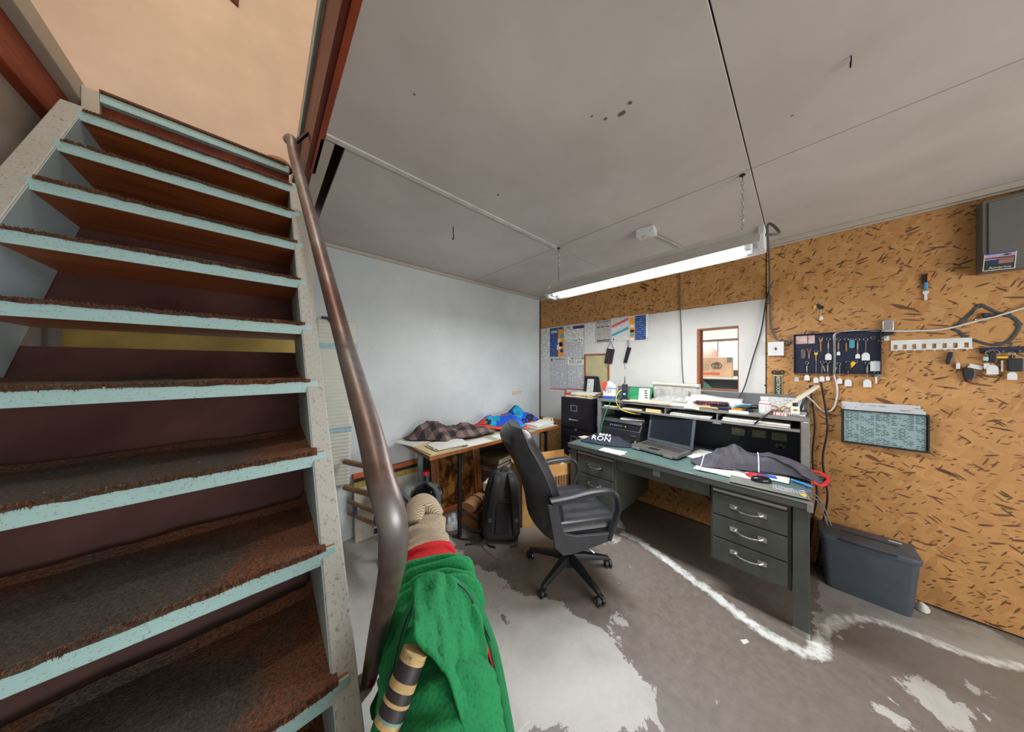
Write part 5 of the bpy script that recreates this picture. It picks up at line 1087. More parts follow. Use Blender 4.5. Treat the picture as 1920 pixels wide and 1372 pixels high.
# papers round the laptop
for k, (u, v, w, d, rz, m, n, h, lb) in enumerate((
    (1240, 852, 0.05, 0.17, 0.05, PAPERW, 1, 0.002, 'narrow white slip under the laptop front edge'),
    (1148, 846, 0.10, 0.20, 0.1, PRINT, 2, 0.002, 'printed page peeking from under the navy shirt'),
    (1102, 822, 0.10, 0.16, -0.2, PAPERC, 2, 0.003, 'cream page under the navy shirt at the desk corner'),
    (1322, 856, 0.30, 0.20, -0.3, PAPERW, 3, 0.006, 'loose white pages between laptop and grey jacket'),
    (1332, 832, 0.20, 0.15, 0.3, PRINT, 3, 0.010, 'printed invoice pages behind the laptop corner'),
    (1360, 886, 0.16, 0.32, 0.08, PAPERW, 3, 0.006, 'white pages showing below the grey jacket'),
    (1378, 889, 0.07, 0.10, 0.3, PAPERY, 1, 0.0015, 'yellow slip below the grey jacket'),
    (1440, 893, 0.14, 0.20, 0.1, PAPERW, 2, 0.003, 'white sheet under the red scissors'))):
    q = ondesk(u, v); sheet('desk_paper', lb, m, (q.x, q.y), w, d, rz, ZD+0.0012+0.0007*k, n, h, 50+k, rot=0.12)
# jacket
jk_poly = [Vector((x_, y_, 0)) for x_, y_ in ((2.39, 0.56), (2.52, 0.55), (2.60, 0.45), (2.62, 0.28), (2.625, 0.12), (2.625, 0.0), (2.60, -0.13), (2.48, -0.10), (2.50, -0.01), (2.49, 0.10), (2.42, 0.24), (2.34, 0.39), (2.31, 0.49))]
jk = thing('grey_jacket', 'charcoal jacket with white piping and red lining thrown on the desk', 'jacket', (sum(p.x for p in jk_poly)/13, sum(p.y for p in jk_poly)/13, ZD+0.010))
c_ = Vector(jk.location); loc2 = lambda p, z: Vector((p.x-c_.x, p.y-c_.y, z))
mbh, rim = heap([(p.x-c_.x, p.y-c_.y) for p in jk_poly], 0.05, amp=0.034, fs=7, seed=61, nfold=60, bumps=[(2.545-c_.x, 0.34-c_.y, 0.085, 0.085), (2.56-c_.x, 0.14-c_.y, 0.075, 0.055), (2.44-c_.x, 0.46-c_.y, 0.07, 0.03), (2.56-c_.x, -0.02-c_.y, 0.06, 0.03)], nr=40, na=130, power=3.0)
hv = [v.copy() for v in mbh.v]
def jz(x, y):
    b = min(hv, key=lambda v: (v.x-x)**2+(v.y-y)**2); return b.z
o = build('shell', mbh, CHARC, jk, smooth=True, attr=dict(rim=rim)); o.modifiers.new('s', 'SOLIDIFY').thickness = 0.004
def piping(name, L, r, mat, off=0.003):
    pts = []
    for u, v in L:
        p = onplane(u, v, 2, ZD+0.06); p = loc2(p, 0); pts.append(p)
    pts = catmull(pts, 7)
    for p in pts: p.z = jz(p.x, p.y)+off
    return build(name, MB().tube(pts, r, 6), mat, jk, smooth=True)
piping('white_piping', [(1312, 868), (1318, 858), (1335, 851), (1349, 844)], 0.0035, WHITE)
piping('white_piping', [(1378, 852), (1392, 845), (1406, 841)], 0.003, WHITE)
piping('white_piping', [(1408, 845), (1413, 855), (1420, 864), (1423, 875)], 0.0035, WHITE)
RED = pm('red_lining', (206, 34, 40), 0.8, var=0.15)
build('red_lining', MB().tube(catmull([loc2(ondesk(*q), z) for q, z in (((1420, 886), 0.006), ((1450, 888), 0.012), ((1490, 897), 0.014), ((1520, 907), 0.012), ((1540, 917), 0.010), ((1552, 908), 0.018), ((1540, 898), 0.03), ((1515, 893), 0.03))], 6), 0.011, 8, flat=(1, 0.5)), RED, jk, smooth=True)
build('cuff_opening', MB().tube([loc2(ondesk(1536, 905), 0.018), loc2(ondesk(1546, 908), 0.016)], [0.016, 0.019], 14), INK, jk, smooth='auto')
# clipboard, mouse, scissors, pens
q = ondesk(1490, 916)
cl = thing('clear_clipboard', 'grey clear-covered clipboard at the desk end under the mouse', 'clipboard', (2.235, 0.12, ZD+0.0082), (0, 0, math.radians(4)))
build('board', MB().box(-0.075, 0.06, -0.155, 0.19, 0, 0.003), pm('grey_board', (128, 132, 124), 0.3, var=0.3, scale=9), cl, bevel=0.001)
build('clip', MB().tube(catmull([(-0.05, -0.12, 0.006), (-0.06, -0.14, 0.008), (0.02, -0.15, 0.008), (0.035, -0.10, 0.006), (0.0, -0.05, 0.006)], 5), 0.003, 6), STEEL, cl, smooth=True)
build('printed_leaf', MB().box(-0.03, 0.05, -0.145, -0.01, 0.0032, 0.0042), paper('grey_leaf', (150, 156, 158), (70, 76, 80), 0.012, 0.02, 0.6), cl)
build('yellow_tab', MB().box(-0.05, -0.015, -0.152, -0.12, 0.0044, 0.0054), pm('yellow_tab', (236, 206, 40)), cl)
msr = thing('computer_mouse', 'glossy black computer mouse on the clipboard', 'mouse', (2.285, 0.165, ZD+0.0125), (0, 0, math.radians(-60)))
build('shell', MB().lathe([(0.0, 0.034), (0.012, 0.033), (0.022, 0.028), (0.029, 0.017), (0.031, 0.004), (0.029, 0.0), (0.0, 0.0)], 24, Matrix.Diagonal((1.75, 1.0, 1.0, 1.0))), pm('glossy_black', (22, 22, 28)), msr, smooth=True)
build('wheel', MB().cyl((0.028, -0.004, 0.026), (0.028, 0.004, 0.026), 0.008, n=12), DARKP, msr)
sc = thing('red_scissors', 'red-handled scissors beside the mouse', 'scissors', (2.36, 0.215, ZD+0.0135), (0, 0, math.radians(75)))
for s in (-1, 1):
    build('handle', MB().tube([(0.035*math.cos(a)*1.2-0.02, s*0.022+0.020*math.sin(a), 0.006) for a in [2*PI*k/18 for k in range(18)]], 0.005, 6, closed=True), pm('red_plastic', (196, 30, 34), 0.4), sc, smooth=True)
    build('blade', MB().prism([(0.02, -0.004*s), (0.12, 0.0), (0.02, 0.006*s)], 0.003+0.002*s, 0.005+0.002*s, 2), STEEL, sc)
def stick(name, label, cat, a, b, r, mat, tipm=None, z=ZD+0.014, cap=None):
    a, b = ondesk(*a), ondesk(*b); a.z = z; b.z = z; o = thing(name, label, cat, (a.x, a.y, z))
    build('barrel', MB().tube([a.lerp(b, 0.0), a.lerp(b, 0.86)], r, 10), mat, o, smooth='auto', world=True)
    build('tip', MB().tube([a.lerp(b, 0.86), b], [r, r*0.3], 10), tipm or mat, o, smooth='auto', world=True); return o
stick('blue_pen', 'thick blue pen lying across the clipboard corner', 'pen', (1484, 903), (1525, 918), 0.007, pm('blue_plastic', (60, 140, 210), 0.4))
stick('teal_pen', 'slim pale teal pen under the jacket hem', 'pen', (1470, 891), (1508, 898), 0.005, pm('teal_plastic', (120, 206, 206), 0.4))
q = ondesk(1437, 893); single('blue_card', 'small blue card poking out beside the scissors', 'card', MB().box(-0.03, 0.03, -0.05, 0.05, 0, 0.0015), pm('blue_print', (46, 104, 190), 0.5), loc=(q.x-0.02, q.y, ZD+0.0085), rot=(0, 0, 0.2))
for k, pts in enumerate(([(2.24, 0.0, ZD+0.01), (2.22, -0.06, ZD+0.005), (2.215, -0.085, 0.69), (2.21, -0.10, 0.63)], [(2.32, 0.0, ZD+0.009), (2.29, -0.06, ZD+0.006), (2.27, -0.09, 0.70), (2.24, -0.115, 0.62)])):
    single('usb_lead', 'grey lead dangling over the desk end by the jacket cuff', 'cable', MB().tube(catmull(pts, 7), 0.003, 6), pm('grey_cord', (92, 92, 92)), smooth=True, group='leads over the desk end')
for k, y in enumerate((-0.075, -0.125)):
    single('power_cable', 'black power cable hanging down the osb wall beside the hutch' if k == 0 else 'black power cable dropping from the lamp plug to the floor by the bin', 'cable', MB().tube(catmull([(2.985, y+0.02, 1.28 if k == 0 else 1.36), (2.975, y-0.01*k, 1.05), (2.98, y+0.012, 0.8), (2.97, y-0.01, 0.55), (2.98, y+0.01, 0.35), (2.985, y+0.03, 0.10), (2.985, y+0.045, 0.012)], 8), 0.0055, 6), RUBBERC, smooth=True)
single('lamp_wire', 'black wire running from the slot shelf down behind the jacket', 'cable', MB().tube(catmull([onplane(1448, 770, 0, 2.66), onplane(1420, 790, 0, 2.64), onplane(1400, 812, 0, 2.75), onplane(1384, 832, 0, 2.85), Vector((2.88, 0.42, ZD+0.06))], 8), 0.005, 6), RUBBERC, smooth=True)
for u, v, rz in ((1197, 822, 0.3), (1193, 830, -0.2)):
    q = ondesk(u, v); single('yellow_marker', 'stubby yellow marker between navy shirt and laptop', 'marker', MB().cyl((-0.02, 0, 0.008), (0.025, 0, 0.008), 0.008, n=10), pm('yellow_plastic', (232, 186, 40), 0.4), loc=(q.x, q.y, ZD+0.001), rot=(0, 0, rz), group='yellow markers by the laptop')

# ================================================================== IN THE HUTCH SLOTS
for k, (y0, y1, n, h, m, lb) in enumerate(((0.03, 0.43, 6, 0.030, PAPERW, 'thick white paper stack in the slot at the lamp end'), (0.48, 0.80, 4, 0.022, PAPERW, 'white paper stack in the middle slot'), (0.86, 1.0, 4, 0.030, PAPERY, 'tan envelopes in the slot behind the laptop'), (1.03, 1.23, 3, 0.014, PAPERC, 'cream papers in the slot above the printer'), (1.275, 1.43, 3, 0.018, PAPERC, 'brown-edged papers in the slot by the cabinet'))):
    single('slot_papers', lb, 'papers', sheet_stack(MB(), 0.26, (y1-y0)*0.92, h, n, 0.006, 0.025, 70+k), m, loc=(2.785, (y0+y1)/2, 1.0468))
# ================================================================== ON TOP OF THE HUTCH
def onh(u, v, dz=0): q = onhutch(u, v); return (q.x, q.y, ZH+0.001+dz)
def clampx(x): return max(2.72, min(2.90, x))
tbx = thing('tissue_box', 'white and blue printed carton with torn top on the hutch end', 'box', (2.765, 1.40, ZH+0.001), (0, 0, math.radians(14)))
build('carton', MB().box(-0.055, 0.055, -0.065, 0.065, 0, 0.148), PAPERW, tbx, bevel=0.002)
build('blue_base', MB().box(-0.0562, -0.0552, -0.0652, 0.0652, 0.0, 0.028).box(-0.0562, 0.0552, -0.0662, -0.0652, 0.0, 0.028), pm('carton_blue', (44, 84, 180), 0.5), tbx)
build('blue_line', MB().box(-0.0562, -0.0552, -0.0652, 0.0652, 0.106, 0.114), pm('carton_blue', (44, 84, 180)), tbx)
build('blue_print', MB().box(-0.0562, -0.0552, -0.05, 0.05, 0.120, 0.140), paper('carton_print', (214, 224, 236), (70, 110, 180), 0.01, 0.03, 0.6), tbx)
tm = Matrix.Translation((-0.0566, 0.012, 0.080)) @ WALLROT.to_4x4(); text_mesh('handwritten_number', 'P21', 0.05, INK, tbx, tm, 0.0004)
build('torn_flap', MB().prism([(-0.065, 0.148), (0.0, 0.195), (0.03, 0.17), (0.065, 0.148)], -0.054, -0.050, 0), PAPERW, tbx)
build('red_flap', MB().prism([(0.045, 0.08), (0.066, 0.09), (0.085, 0.165), (0.03, 0.185), (0.02, 0.16)], -0.0600, -0.0570, 0), pm('red_print', (206, 70, 56)), tbx)
rt = thing('radio_handset', 'black walkie-talkie with stub antenna standing on the hutch', 'radio', (2.70, 1.215, ZH+0.001), (0, 0, math.radians(10)))
build('body', MB().box(-0.018, 0.018, -0.025, 0.025, 0.018, 0.165), BLACKP, rt, bevel=0.006)
build('charging_base', MB().box(-0.035, 0.035, -0.042, 0.042, 0, 0.022), BLACKP, rt, bevel=0.008)
build('antenna', MB().cyl((0.0, 0.0, 0.165), (0, 0, 0.245), 0.006, 0.0025, 10), BLACKP, rt, smooth='auto')
build('knob_ring', MB().cyl((0, 0, 0.164), (0, 0, 0.172), 0.017, n=14), STEEL, rt)
build('display', MB().box(-0.0195, -0.0182, -0.012, 0.012, 0.055, 0.075), pm('cyan_display', (90, 200, 226), 0.3), rt)
build('speaker_grille', MB().box(-0.0195, -0.0182, -0.016, 0.016, 0.10, 0.15), DARKP, rt)
single('yellow_cable', 'yellow network cable looping from the radio to the printer', 'cable', MB().tube(catmull([(2.71, 1.205, ZH+0.125), (2.68, 1.25, ZH+0.10), (2.635, 1.27, ZH+0.05), (2.62, 1.26, ZH-0.03), (2.63, 1.21, ZH-0.09), (2.66, 1.12, ZH-0.115), (2.70, 1.06, ZH-0.12)], 8), 0.004, 6), pm('yellow_cable', (238, 198, 40), 0.45), smooth=True)
single('green_cable', 'green network cable dropping from the hutch to the desk', 'cable', MB().tube(catmull([(2.705, 1.26, ZH+0.06), (2.66, 1.31, ZH+0.03), (2.625, 1.36, ZH-0.08), (2.62, 1.41, ZH-0.22), (2.61, 1.43, ZD+0.06), (2.60, 1.44, ZD+0.012)], 8), 0.0035, 6), pm('green_cable', (40, 160, 110), 0.45), smooth=True)
single('green_folder', 'green folder lying behind the radio on the hutch', 'folder', MB().box(-0.10, 0.10, -0.11, 0.11, 0, 0.004, Matrix.Rotation(math.radians(-32), 4, 'Y')), pm('green_card', (44, 150, 96), 0.6), loc=(2.87, 1.13, ZH+0.064), rot=(0, 0, 0.2))
kc = thing('marked_card', 'tilted grey card with a row of black marks propped on the hutch', 'card', (2.765, 1.055, ZH+0.0015), (0, math.radians(24), math.radians(12)))
build('card', MB().box(-0.001, 0.0, -0.05, 0.05, 0.0, 0.135), pm('pale_grey_card', (206, 204, 198), 0.6), kc)
for k in range(4): build('black_mark', MB().box(-0.0016, -0.0010, -0.034+k*0.003, -0.008+k*0.003, 0.030+k*0.024, 0.043+k*0.024), INK, kc)
pb_ = thing('clear_package', 'crumpled clear plastic package with cream rod standing on the hutch', 'package', (2.85, 0.815, ZH+0.012))
mbp, rim = heap([(0.07, 0.19), (-0.05, 0.20), (-0.07, 0.1), (-0.06, -0.06), (-0.075, -0.20), (0.06, -0.20), (0.08, 0.0)], 0.055, amp=0.016, fs=14, seed=77, nr=20, na=70)
build('film', mbp, FILM, pb_, smooth=True)
build('standing_sheet', MB().grid(lambda u, v: (0.04-0.02*v+0.006*fbm(u*7, v*5, 3), 0.19-0.40*u, 0.01+0.165*v), 30, 14), FILM, pb_, smooth=True, solid=0.001)
build('cream_rod', MB().cyl((0.012, 0.155, 0.165), (0.012, -0.165, 0.160), 0.013, n=12), IVORY, pb_, smooth='auto')
build('rod_cap', MB().cyl((0.012, 0.19, 0.166), (0.012, 0.1555, 0.165), 0.016, n=12), pm('translucent_cap', (206, 212, 216), 0.2), pb_, smooth='auto')
build('rod_cap', MB().cyl((0.012, -0.1655, 0.160), (0.012, -0.20, 0.159), 0.016, n=12), pm('translucent_cap', (206, 212, 216)), pb_, smooth='auto')
build('inner_box', MB().box(0.0, 0.03, -0.12, 0.08, 0.002, 0.11), pm('grey_ribbed_insert', (176, 172, 164), 0.6, stretch=(1, 8, 1), scale=10, var=0.3), pb_, bevel=0.004)
rows = [(2.72, 1.10, 0.16, 0.30, 0.05, PAPERC, 4, 0.010, 'cream papers spread at the hutch front behind the radio'), (2.715, 0.92, 0.15, 0.34, -0.02, PAPERC, 5, 0.016, 'long cream envelopes lying along the hutch front'),
        (2.74, 0.78, 0.16, 0.30, 0.10, PAPERW, 4, 0.012, 'white envelopes stacked before the clear package'), (2.73, 0.545, 0.16, 0.26, -0.08, PAPERY, 4, 0.018, 'manila envelopes under the leaning sheet'),
        (2.80, 0.40, 0.16, 0.16, 0.1, PRINT, 3, 0.012, 'printed leaflets beside the face mask'), (2.78, 0.03, 0.20, 0.14, 0.0, PRINT, 4, 0.016, 'printed slips stacked under the glue bottle')]
for k, (x, y, w, d, rz, m, n, h, lb) in enumerate(rows):
    single('loose_papers', lb, 'papers', sheet_stack(MB(), w, d*0.78, h, n, 0.008, 0.06, 90+k), m, loc=(x, y, ZH+0.001), rot=(0, 0, rz))
single('overhanging_sheet', 'folded white sheet drooping over the hutch front edge', 'paper', MB().grid(lambda u, v: (2.74-0.13*u, 0.70-0.11*v-0.03*u, ZH+0.020-0.062*max(0, u-0.45)**1.3+0.003*math.sin(v*4)), 14, 6), PRINT, solid=0.001, smooth=True)
single('leaning_sheet', 'large white sheet tented over leaflets on the hutch', 'paper', MB().grid(lambda u, v: (2.90-0.17*v, 0.68-0.36*u, ZH+0.098-0.075*v-0.022*u*(1+v)+0.004*math.sin(u*7)), 16, 6), PAPERW, solid=0.0012, smooth=True)
single('white_roll', 'small roll of white paper by the leaning sheet', 'roll', MB().cyl((0, -0.03, 0.030), (0, 0.04, 0.030), 0.028, n=18), PAPERW, loc=(2.80, 0.665, ZH+0.0205), rot=(0, 0, 0.5), smooth='auto')
single('dark_leaflets', 'red and black printed leaflets under the leaning sheet', 'leaflets', sheet_stack(MB(), 0.15, 0.22, 0.030, 4, 0.01, 0.2, 120), paper('red_black_print', (58, 52, 62), (180, 60, 56), 0.02, 0.03, 0.5), loc=(2.81, 0.52, ZH+0.0205), rot=(0, 0, 0.15))
single('navy_case', 'flat navy case at the hutch front edge', 'case', MB().box(-0.035, 0.035, -0.065, 0.065, 0, 0.022), KEYBOARDNAVY, loc=(2.70, 0.435, ZH+0.001), bevel=0.004)
single('orange_tape', 'roll of orange tape lying on the hutch edge', 'tape roll', MB().lathe([(0.022, 0.0), (0.036, 0.0), (0.036, 0.018), (0.022, 0.018), (0.022, 0.0)], 24), pm('orange_tape', (232, 150, 40), 0.4), loc=(2.70, 0.335, ZH+0.001), smooth='auto')
mk_ = thing('face_mask', 'pale blue surgical mask crumpled over leaflets on the hutch', 'face mask', (2.76, 0.305, ZH+0.014), (0, 0, 0.5))
build('pleated_cloth', MB().grid(lambda u, v: (-0.045+0.09*u, 0.06-0.10*v, 0.035-0.03*u+0.012*math.sin(u*16)+0.01*fbm(u*3, v*3, 6)), 20, 10), pm('mask_blue', (150, 206, 216), 0.7), mk_, smooth=True, solid=0.0012)
build('ear_loop', MB().tube(catmull([(-0.04, 0.05, 0.03), (-0.02, 0.09, 0.02), (0.03, 0.085, 0.004), (0.04, 0.05, 0.004)], 6), 0.0013, 5), WHITE, mk_)
build('ear_loop', MB().tube(catmull([(-0.04, -0.04, 0.03), (-0.02, -0.08, 0.02), (0.03, -0.08, 0.004), (0.04, -0.04, 0.004)], 6), 0.0013, 5), WHITE, mk_)
sg = thing('cable_tangle', 'bundle of black cables and a knob behind the pill bottle', 'cables', (2.83, 0.245, ZH+0.001))
build('coil', MB().tube(catmull([(0.04*math.cos(k*1.3), 0.055*math.sin(k*1.9), 0.012+0.022*abs(math.sin(k*0.9))) for k in range(14)], 6), 0.0055, 6), RUBBERC, sg, smooth=True)
single('round_knob', 'round black knob with grey centre beside the face mask', 'knob', MB().lathe([(0.0, 0.02), (0.012, 0.02), (0.020, 0.016), (0.024, 0.006), (0.024, 0.0), (0.0, 0.0)], 20), pm('glossy_black', (22, 22, 28)), loc=(2.715, 0.262, ZH+0.001), smooth='auto')
pbt = thing('pill_bottle', 'white plastic pill bottle with red band', 'bottle', (2.70, 0.175, ZH+0.001))
build('bottle', MB().lathe([(0.0, 0.0), (0.031, 0.0), (0.034, 0.004), (0.034, 0.078), (0.030, 0.086), (0.022, 0.090), (0.022, 0.094), (0.0, 0.094)], 24), WHITE, pbt, smooth='auto')
build('cap', MB().lathe([(0.0245, 0.0945), (0.026, 0.097), (0.026, 0.118), (0.024, 0.120), (0.0, 0.120)], 24), WHITE, pbt, smooth='auto')
build('red_band', MB().lathe([(0.0343, 0.070), (0.0346, 0.071), (0.0346, 0.076), (0.0343, 0.077)], 24), pm('red_print', (206, 70, 56)), pbt)
build('label', MB().lathe([(0.0343, 0.012), (0.0346, 0.013), (0.0346, 0.064), (0.0343, 0.065)], 24), paper('faint_label', (214, 214, 212), (170, 168, 166), 0.012, 0.02, 0.5), pbt)
ob = thing('orange_spectacles', 'tortoiseshell orange spectacles folded behind the pill bottle', 'spectacles', (2.80, 0.105, ZH+0.001), (0, 0, 0.3))
for s in (-1, 1): build('rim', MB().tube([(0, s*0.032+0.026*math.cos(a), 0.030+0.022*math.sin(a)) for a in [2*PI*k/18 for k in range(18)]], 0.004, 6, closed=True), pm('tortoise', (196, 128, 44), 0.3, var=0.5, scale=60), ob, smooth=True)
build('bridge', MB().tube(catmull([(0, -0.008, 0.034), (0, 0, 0.038), (0, 0.008, 0.034)], 4), 0.003, 6), pm('tortoise', (196, 128, 44)), ob)
for s in (-1, 1): build('temple', MB().tube(catmull([(0, s*0.058, 0.036), (0.05, s*0.058, 0.034), (0.10, s*0.055, 0.018)], 4), 0.003, 6), pm('tortoise', (196, 128, 44)), ob)
single('small_red_box', 'little red and white carton beside the pill bottle', 'box', MB().box(-0.018, 0.018, -0.035, 0.035, 0, 0.018), paper('red_white_carton', (226, 222, 218), (200, 50, 50), 0.014, 0.05, 0.7), loc=(2.68, 0.095, ZH+0.001), rot=(0, 0, -0.15), bevel=0.001)
gl = thing('glue_bottle', 'small white glue bottle with black cap and yellow emblem', 'bottle', (2.70, 0.022, ZH+0.0185))
build('bottle', MB().box(-0.014, 0.014, -0.021, 0.021, 0, 0.052), WHITE, gl, bevel=0.005)
build('cap', MB().cyl((0, 0, 0.053), (0, 0, 0.076), 0.013, n=16), BLACKP, gl, smooth='auto')
build('emblem', MB().cyl((-0.0145, 0, 0.028), (-0.0152, 0, 0.028), 0.010, n=14), pm('yellow_plastic', (232, 186, 40)), gl)
build('emblem_cross', MB().box(-0.0152, -0.0146, -0.014, 0.014, 0.0255, 0.0305), pm('yellow_plastic', (232, 186, 40)), gl)
a_, b_2 = onplane(1474, 763, 0, 2.80), onplane(1534, 723, 0, 2.93)
dl = thing('desk_lamp', 'ivory bar-headed desk lamp with black arm at the hutch end', 'desk lamp', (2.90, 0.0, ZH+0.001))
ad = (b_2-a_).normalized(); ax2 = ad.cross(Vector((-1, 0, 0.2))).normalized()
build('lamp_head', MB().tube([a_, a_.lerp(b_2, 0.03), a_.lerp(b_2, 0.5), a_.lerp(b_2, 0.97), b_2], [0.014, 0.020, 0.021, 0.021, 0.012], 14, flat=(1.0, 0.6)), IVORY, dl, smooth='auto', **W)
build('lamp_arm', MB().tube(catmull([a_.lerp(b_2, 0.85)+Vector((0.02, 0, -0.01)), Vector((2.965, -0.062, 1.32)), Vector((2.96, -0.02, 1.22)), Vector((2.92, 0.0, 1.145))], 6), 0.008, 8), BLACKP, dl, smooth=True, **W)
build('lamp_base', MB().box(2.85, 2.965, -0.038, 0.04, ZH+0.001, ZH+0.022), DARKP, dl, bevel=0.006, **W)
build('pivot', MB().cyl((2.945, -0.075, 1.325), (2.945, -0.045, 1.325), 0.014, n=12), BLACKP, dl, **W)
pw = onplane(1455, 752, 0, 2.975)
single('posted_sheet', 'white printed sheet taped to the hutch splash panel', 'paper', MB().box(-0.13, 0.11, -0.055, 0.045, 0.0005, 0.0015), PRINT3, loc=(2.976, 0.09, 1.19), rot=WALLROT)
# ------------------------------------------------------------------ on the file cabinet
CT = CZ+0.001
for k, (x, y, w, d, rz, m, n, h, z, lb) in enumerate(((2.76, 1.74, 0.26, 0.33, 0.05, PAPERC, 4, 0.016, 0, 'cream folders at the bottom of the cabinet pile'), (2.78, 1.72, 0.24, 0.30, -0.1, PAPERY, 3, 0.018, 0.0165, 'manila folders in the cabinet pile'), (2.77, 1.71, 0.22, 0.28, 0.12, PAPERW, 4, 0.018, 0.035, 'white papers on top of the cabinet pile'))):
    single('file_papers', lb, 'papers', sheet_stack(MB(), w, d, h, n, 0.014, 0.12, 130+k), m, loc=(x, y, CT+z), rot=(0, 0, rz))
fg = thing('red_clip_toy', 'small red and brown clip figure at the cabinet front corner', 'figurine', (2.665, 1.905, CT), (0, 0, 0.3))
build('brown_post', MB().box(-0.010, 0.010, 0.004, 0.024, 0, 0.075), pm('brown_toy', (120, 84, 60), 0.6), fg, bevel=0.004)
build('head', MB().lathe([(0, 0.098), (0.010, 0.096), (0.015, 0.085), (0.010, 0.075), (0, 0.074)], 14, c=(0, 0.014, 0)), pm('brown_toy', (120, 84, 60)), fg, smooth=True)
build('red_body', MB().tube(catmull([(0, 0.002, 0.04), (-0.004, -0.02, 0.03), (0, -0.04, 0.045), (0.004, -0.055, 0.03)], 4), 0.011, 8), pm('red_plastic', (196, 30, 34)), fg, smooth=True)
build('red_leg', MB().tube([(0, -0.03, 0.03), (-0.01, -0.045, 0.004)], 0.006, 8), pm('red_plastic', (196, 30, 34)), fg)
pf2 = thing('photo_frame', 'black easel photo frame standing on the file cabinet papers', 'photo frame', (2.93, 1.755, CT+0.001), (0, math.radians(10), 0))
build('frame_side', MB().box(-0.010, 0.010, 0.065, 0.085, 0, 0.24), BLACKP, pf2); build('frame_side', MB().box(-0.010, 0.010, -0.085, -0.065, 0, 0.24), BLACKP, pf2)
build('frame_rail', MB().box(-0.010, 0.010, -0.065, 0.065, 0.215, 0.24), BLACKP, pf2); build('frame_rail', MB().box(-0.010, 0.010, -0.065, 0.065, 0, 0.02), BLACKP, pf2)
build('mount', MB().box(-0.004, 0.004, -0.065, 0.065, 0.02, 0.215), INK, pf2)
build('document', MB().box(-0.0055, -0.0045, -0.045, 0.045, 0.03, 0.205), PRINT, pf2)
build('easel_leg', MB().prism([(-0.084, 0.0), (-0.16, 0.0), (-0.100, 0.235), (-0.084, 0.235)], -0.004, 0.004, 0), BLACKP, pf2)
# ================================================================== ON THE RIGHT WALL
def wall_thing(name, label, cat, u, v, x=XW, group=None):
    p = onplane(u, v, 0, x); return thing(name, label, cat, (x, p.y, p.z), WALLROT, group)
ZL = [0.0016]
def poster(label, u0, v0, u1, v1, mat, cat='poster', vb=None):
    """flat print on the white panel: left edge u0, right edge u1, top v at the left, bottom v at the left"""
    a = onwall(u0, v0); b = onwall(u0, v1); c = onwall(u1, 686)
    w, h = a.y-c.y, a.z-b.z; ZL[0] += 0.0006
    o = thing('poster' if cat == 'poster' else cat.replace(' ', '_'), label, cat, (XW-ZL[0], a.y-w/2, b.z), WALLROT)
    o['w'] = w; o['h'] = h
    build('sheet', MB().box(-w/2, w/2, 0, h, 0, 0.0005), mat, o); return o, w, h
def strip(o, name, x0, x1, y0, y1, mat, m=None, k=1): return build(name, MB().box(x0, x1, y0, y1, 0.0005+0.0002*k, 0.0008+0.0002*k, m), mat, o)
REDPR = pm('red_print', (206, 70, 56)); NAVYF = pm('navy_print', (34, 54, 108), 0.6); SKY = pm('teal_print', (70, 160, 180), 0.6); PINK = pm('pink_print', (222, 84, 104), 0.6)
o, w, h = poster('tall pale notice next to the room corner', 1012.5, 617, 1031, 671, PRINT)
o, w, h = poster('small pale notice hanging under the tall corner notice', 1013, 671.5, 1030, 723, PRINT3)
o, w, h = poster('navy and orange labour poster with small photos', 1031.5, 616, 1057.5, 669, NAVYPR)
strip(o, 'orange_panel', w*0.10, w/2, 0, h*0.93, ORANGEPR)
for k, (x, y, s) in enumerate(((0.36, 0.70, 0.055), (0.18, 0.55, 0.05), (0.30, 0.42, 0.06), (0.16, 0.33, 0.07), (0.34, 0.20, 0.05))): strip(o, 'photo', w*x-s/2, w*x+s/2, h*y-s/2, h*y+s/2, [SKY, PAPERW, INK, PAPERW, NAVYF][k], k=2)
for y_ in (0.87, 0.83): strip(o, 'title_line', -w*0.42, w*0.04, h*y_, h*y_+0.012, PAPERW, k=2)
o, w, h = poster('white notice with pale blue triangle heading', 1058, 612.5, 1074, 641, PRINT)
build('triangle', MB().prism([(-0.03, h-0.012), (0.03, h-0.012), (0, h-0.04)], 0.0006, 0.0009, 2), SKY, o)
o, w, h = poster('white notice with navy header and red top edge', 1074.5, 611, 1095.5, 641, PRINT)
strip(o, 'navy_header', -w/2, w/2, h*0.80, h*0.96, NAVYF); strip(o, 'red_edge', -w/2, w/2, h*0.965, h, REDPR)
for k in range(4): strip(o, 'seal', -w*0.3+k*w*0.2-0.006, -w*0.3+k*w*0.2+0.006, h*0.06, h*0.06+0.012, INK)
o, w, h = poster('small dense notice beneath the blue triangle notice', 1058, 642.5, 1070, 669, PRINT2)
o, w, h = poster('two column notice above the law notice', 1071, 642, 1095.5, 674, PRINT2)
strip(o, 'footer_mark', -w*0.48, -w*0.36, 0.008, 0.018, INK); strip(o, 'footer_mark', w*0.34, w*0.48, 0.008, 0.016, INK)
o, w, h = poster('employee rights notice with round seal and red bottom edge', 1032, 670, 1063.5, 728.5, PRINT2)
build('seal', MB().cyl((-w*0.40, h*0.92, 0.0005), (-w*0.40, h*0.92, 0.0010), 0.018, n=18), pm('seal_grey', (86, 88, 96)), o)
text_mesh('title', 'Employee Rights', 0.028, NAVYF, o, Matrix.Translation((w*0.10, h*0.94, 0.0009)), 0.0002, sx=0.85); strip(o, 'red_edge', -w/2, w/2, 0, 0.010, REDPR)
o, w, h = poster('notice headed the law in bold black with red bottom edge', 1064.5, 674.5, 1095.5, 729, PRINT2)
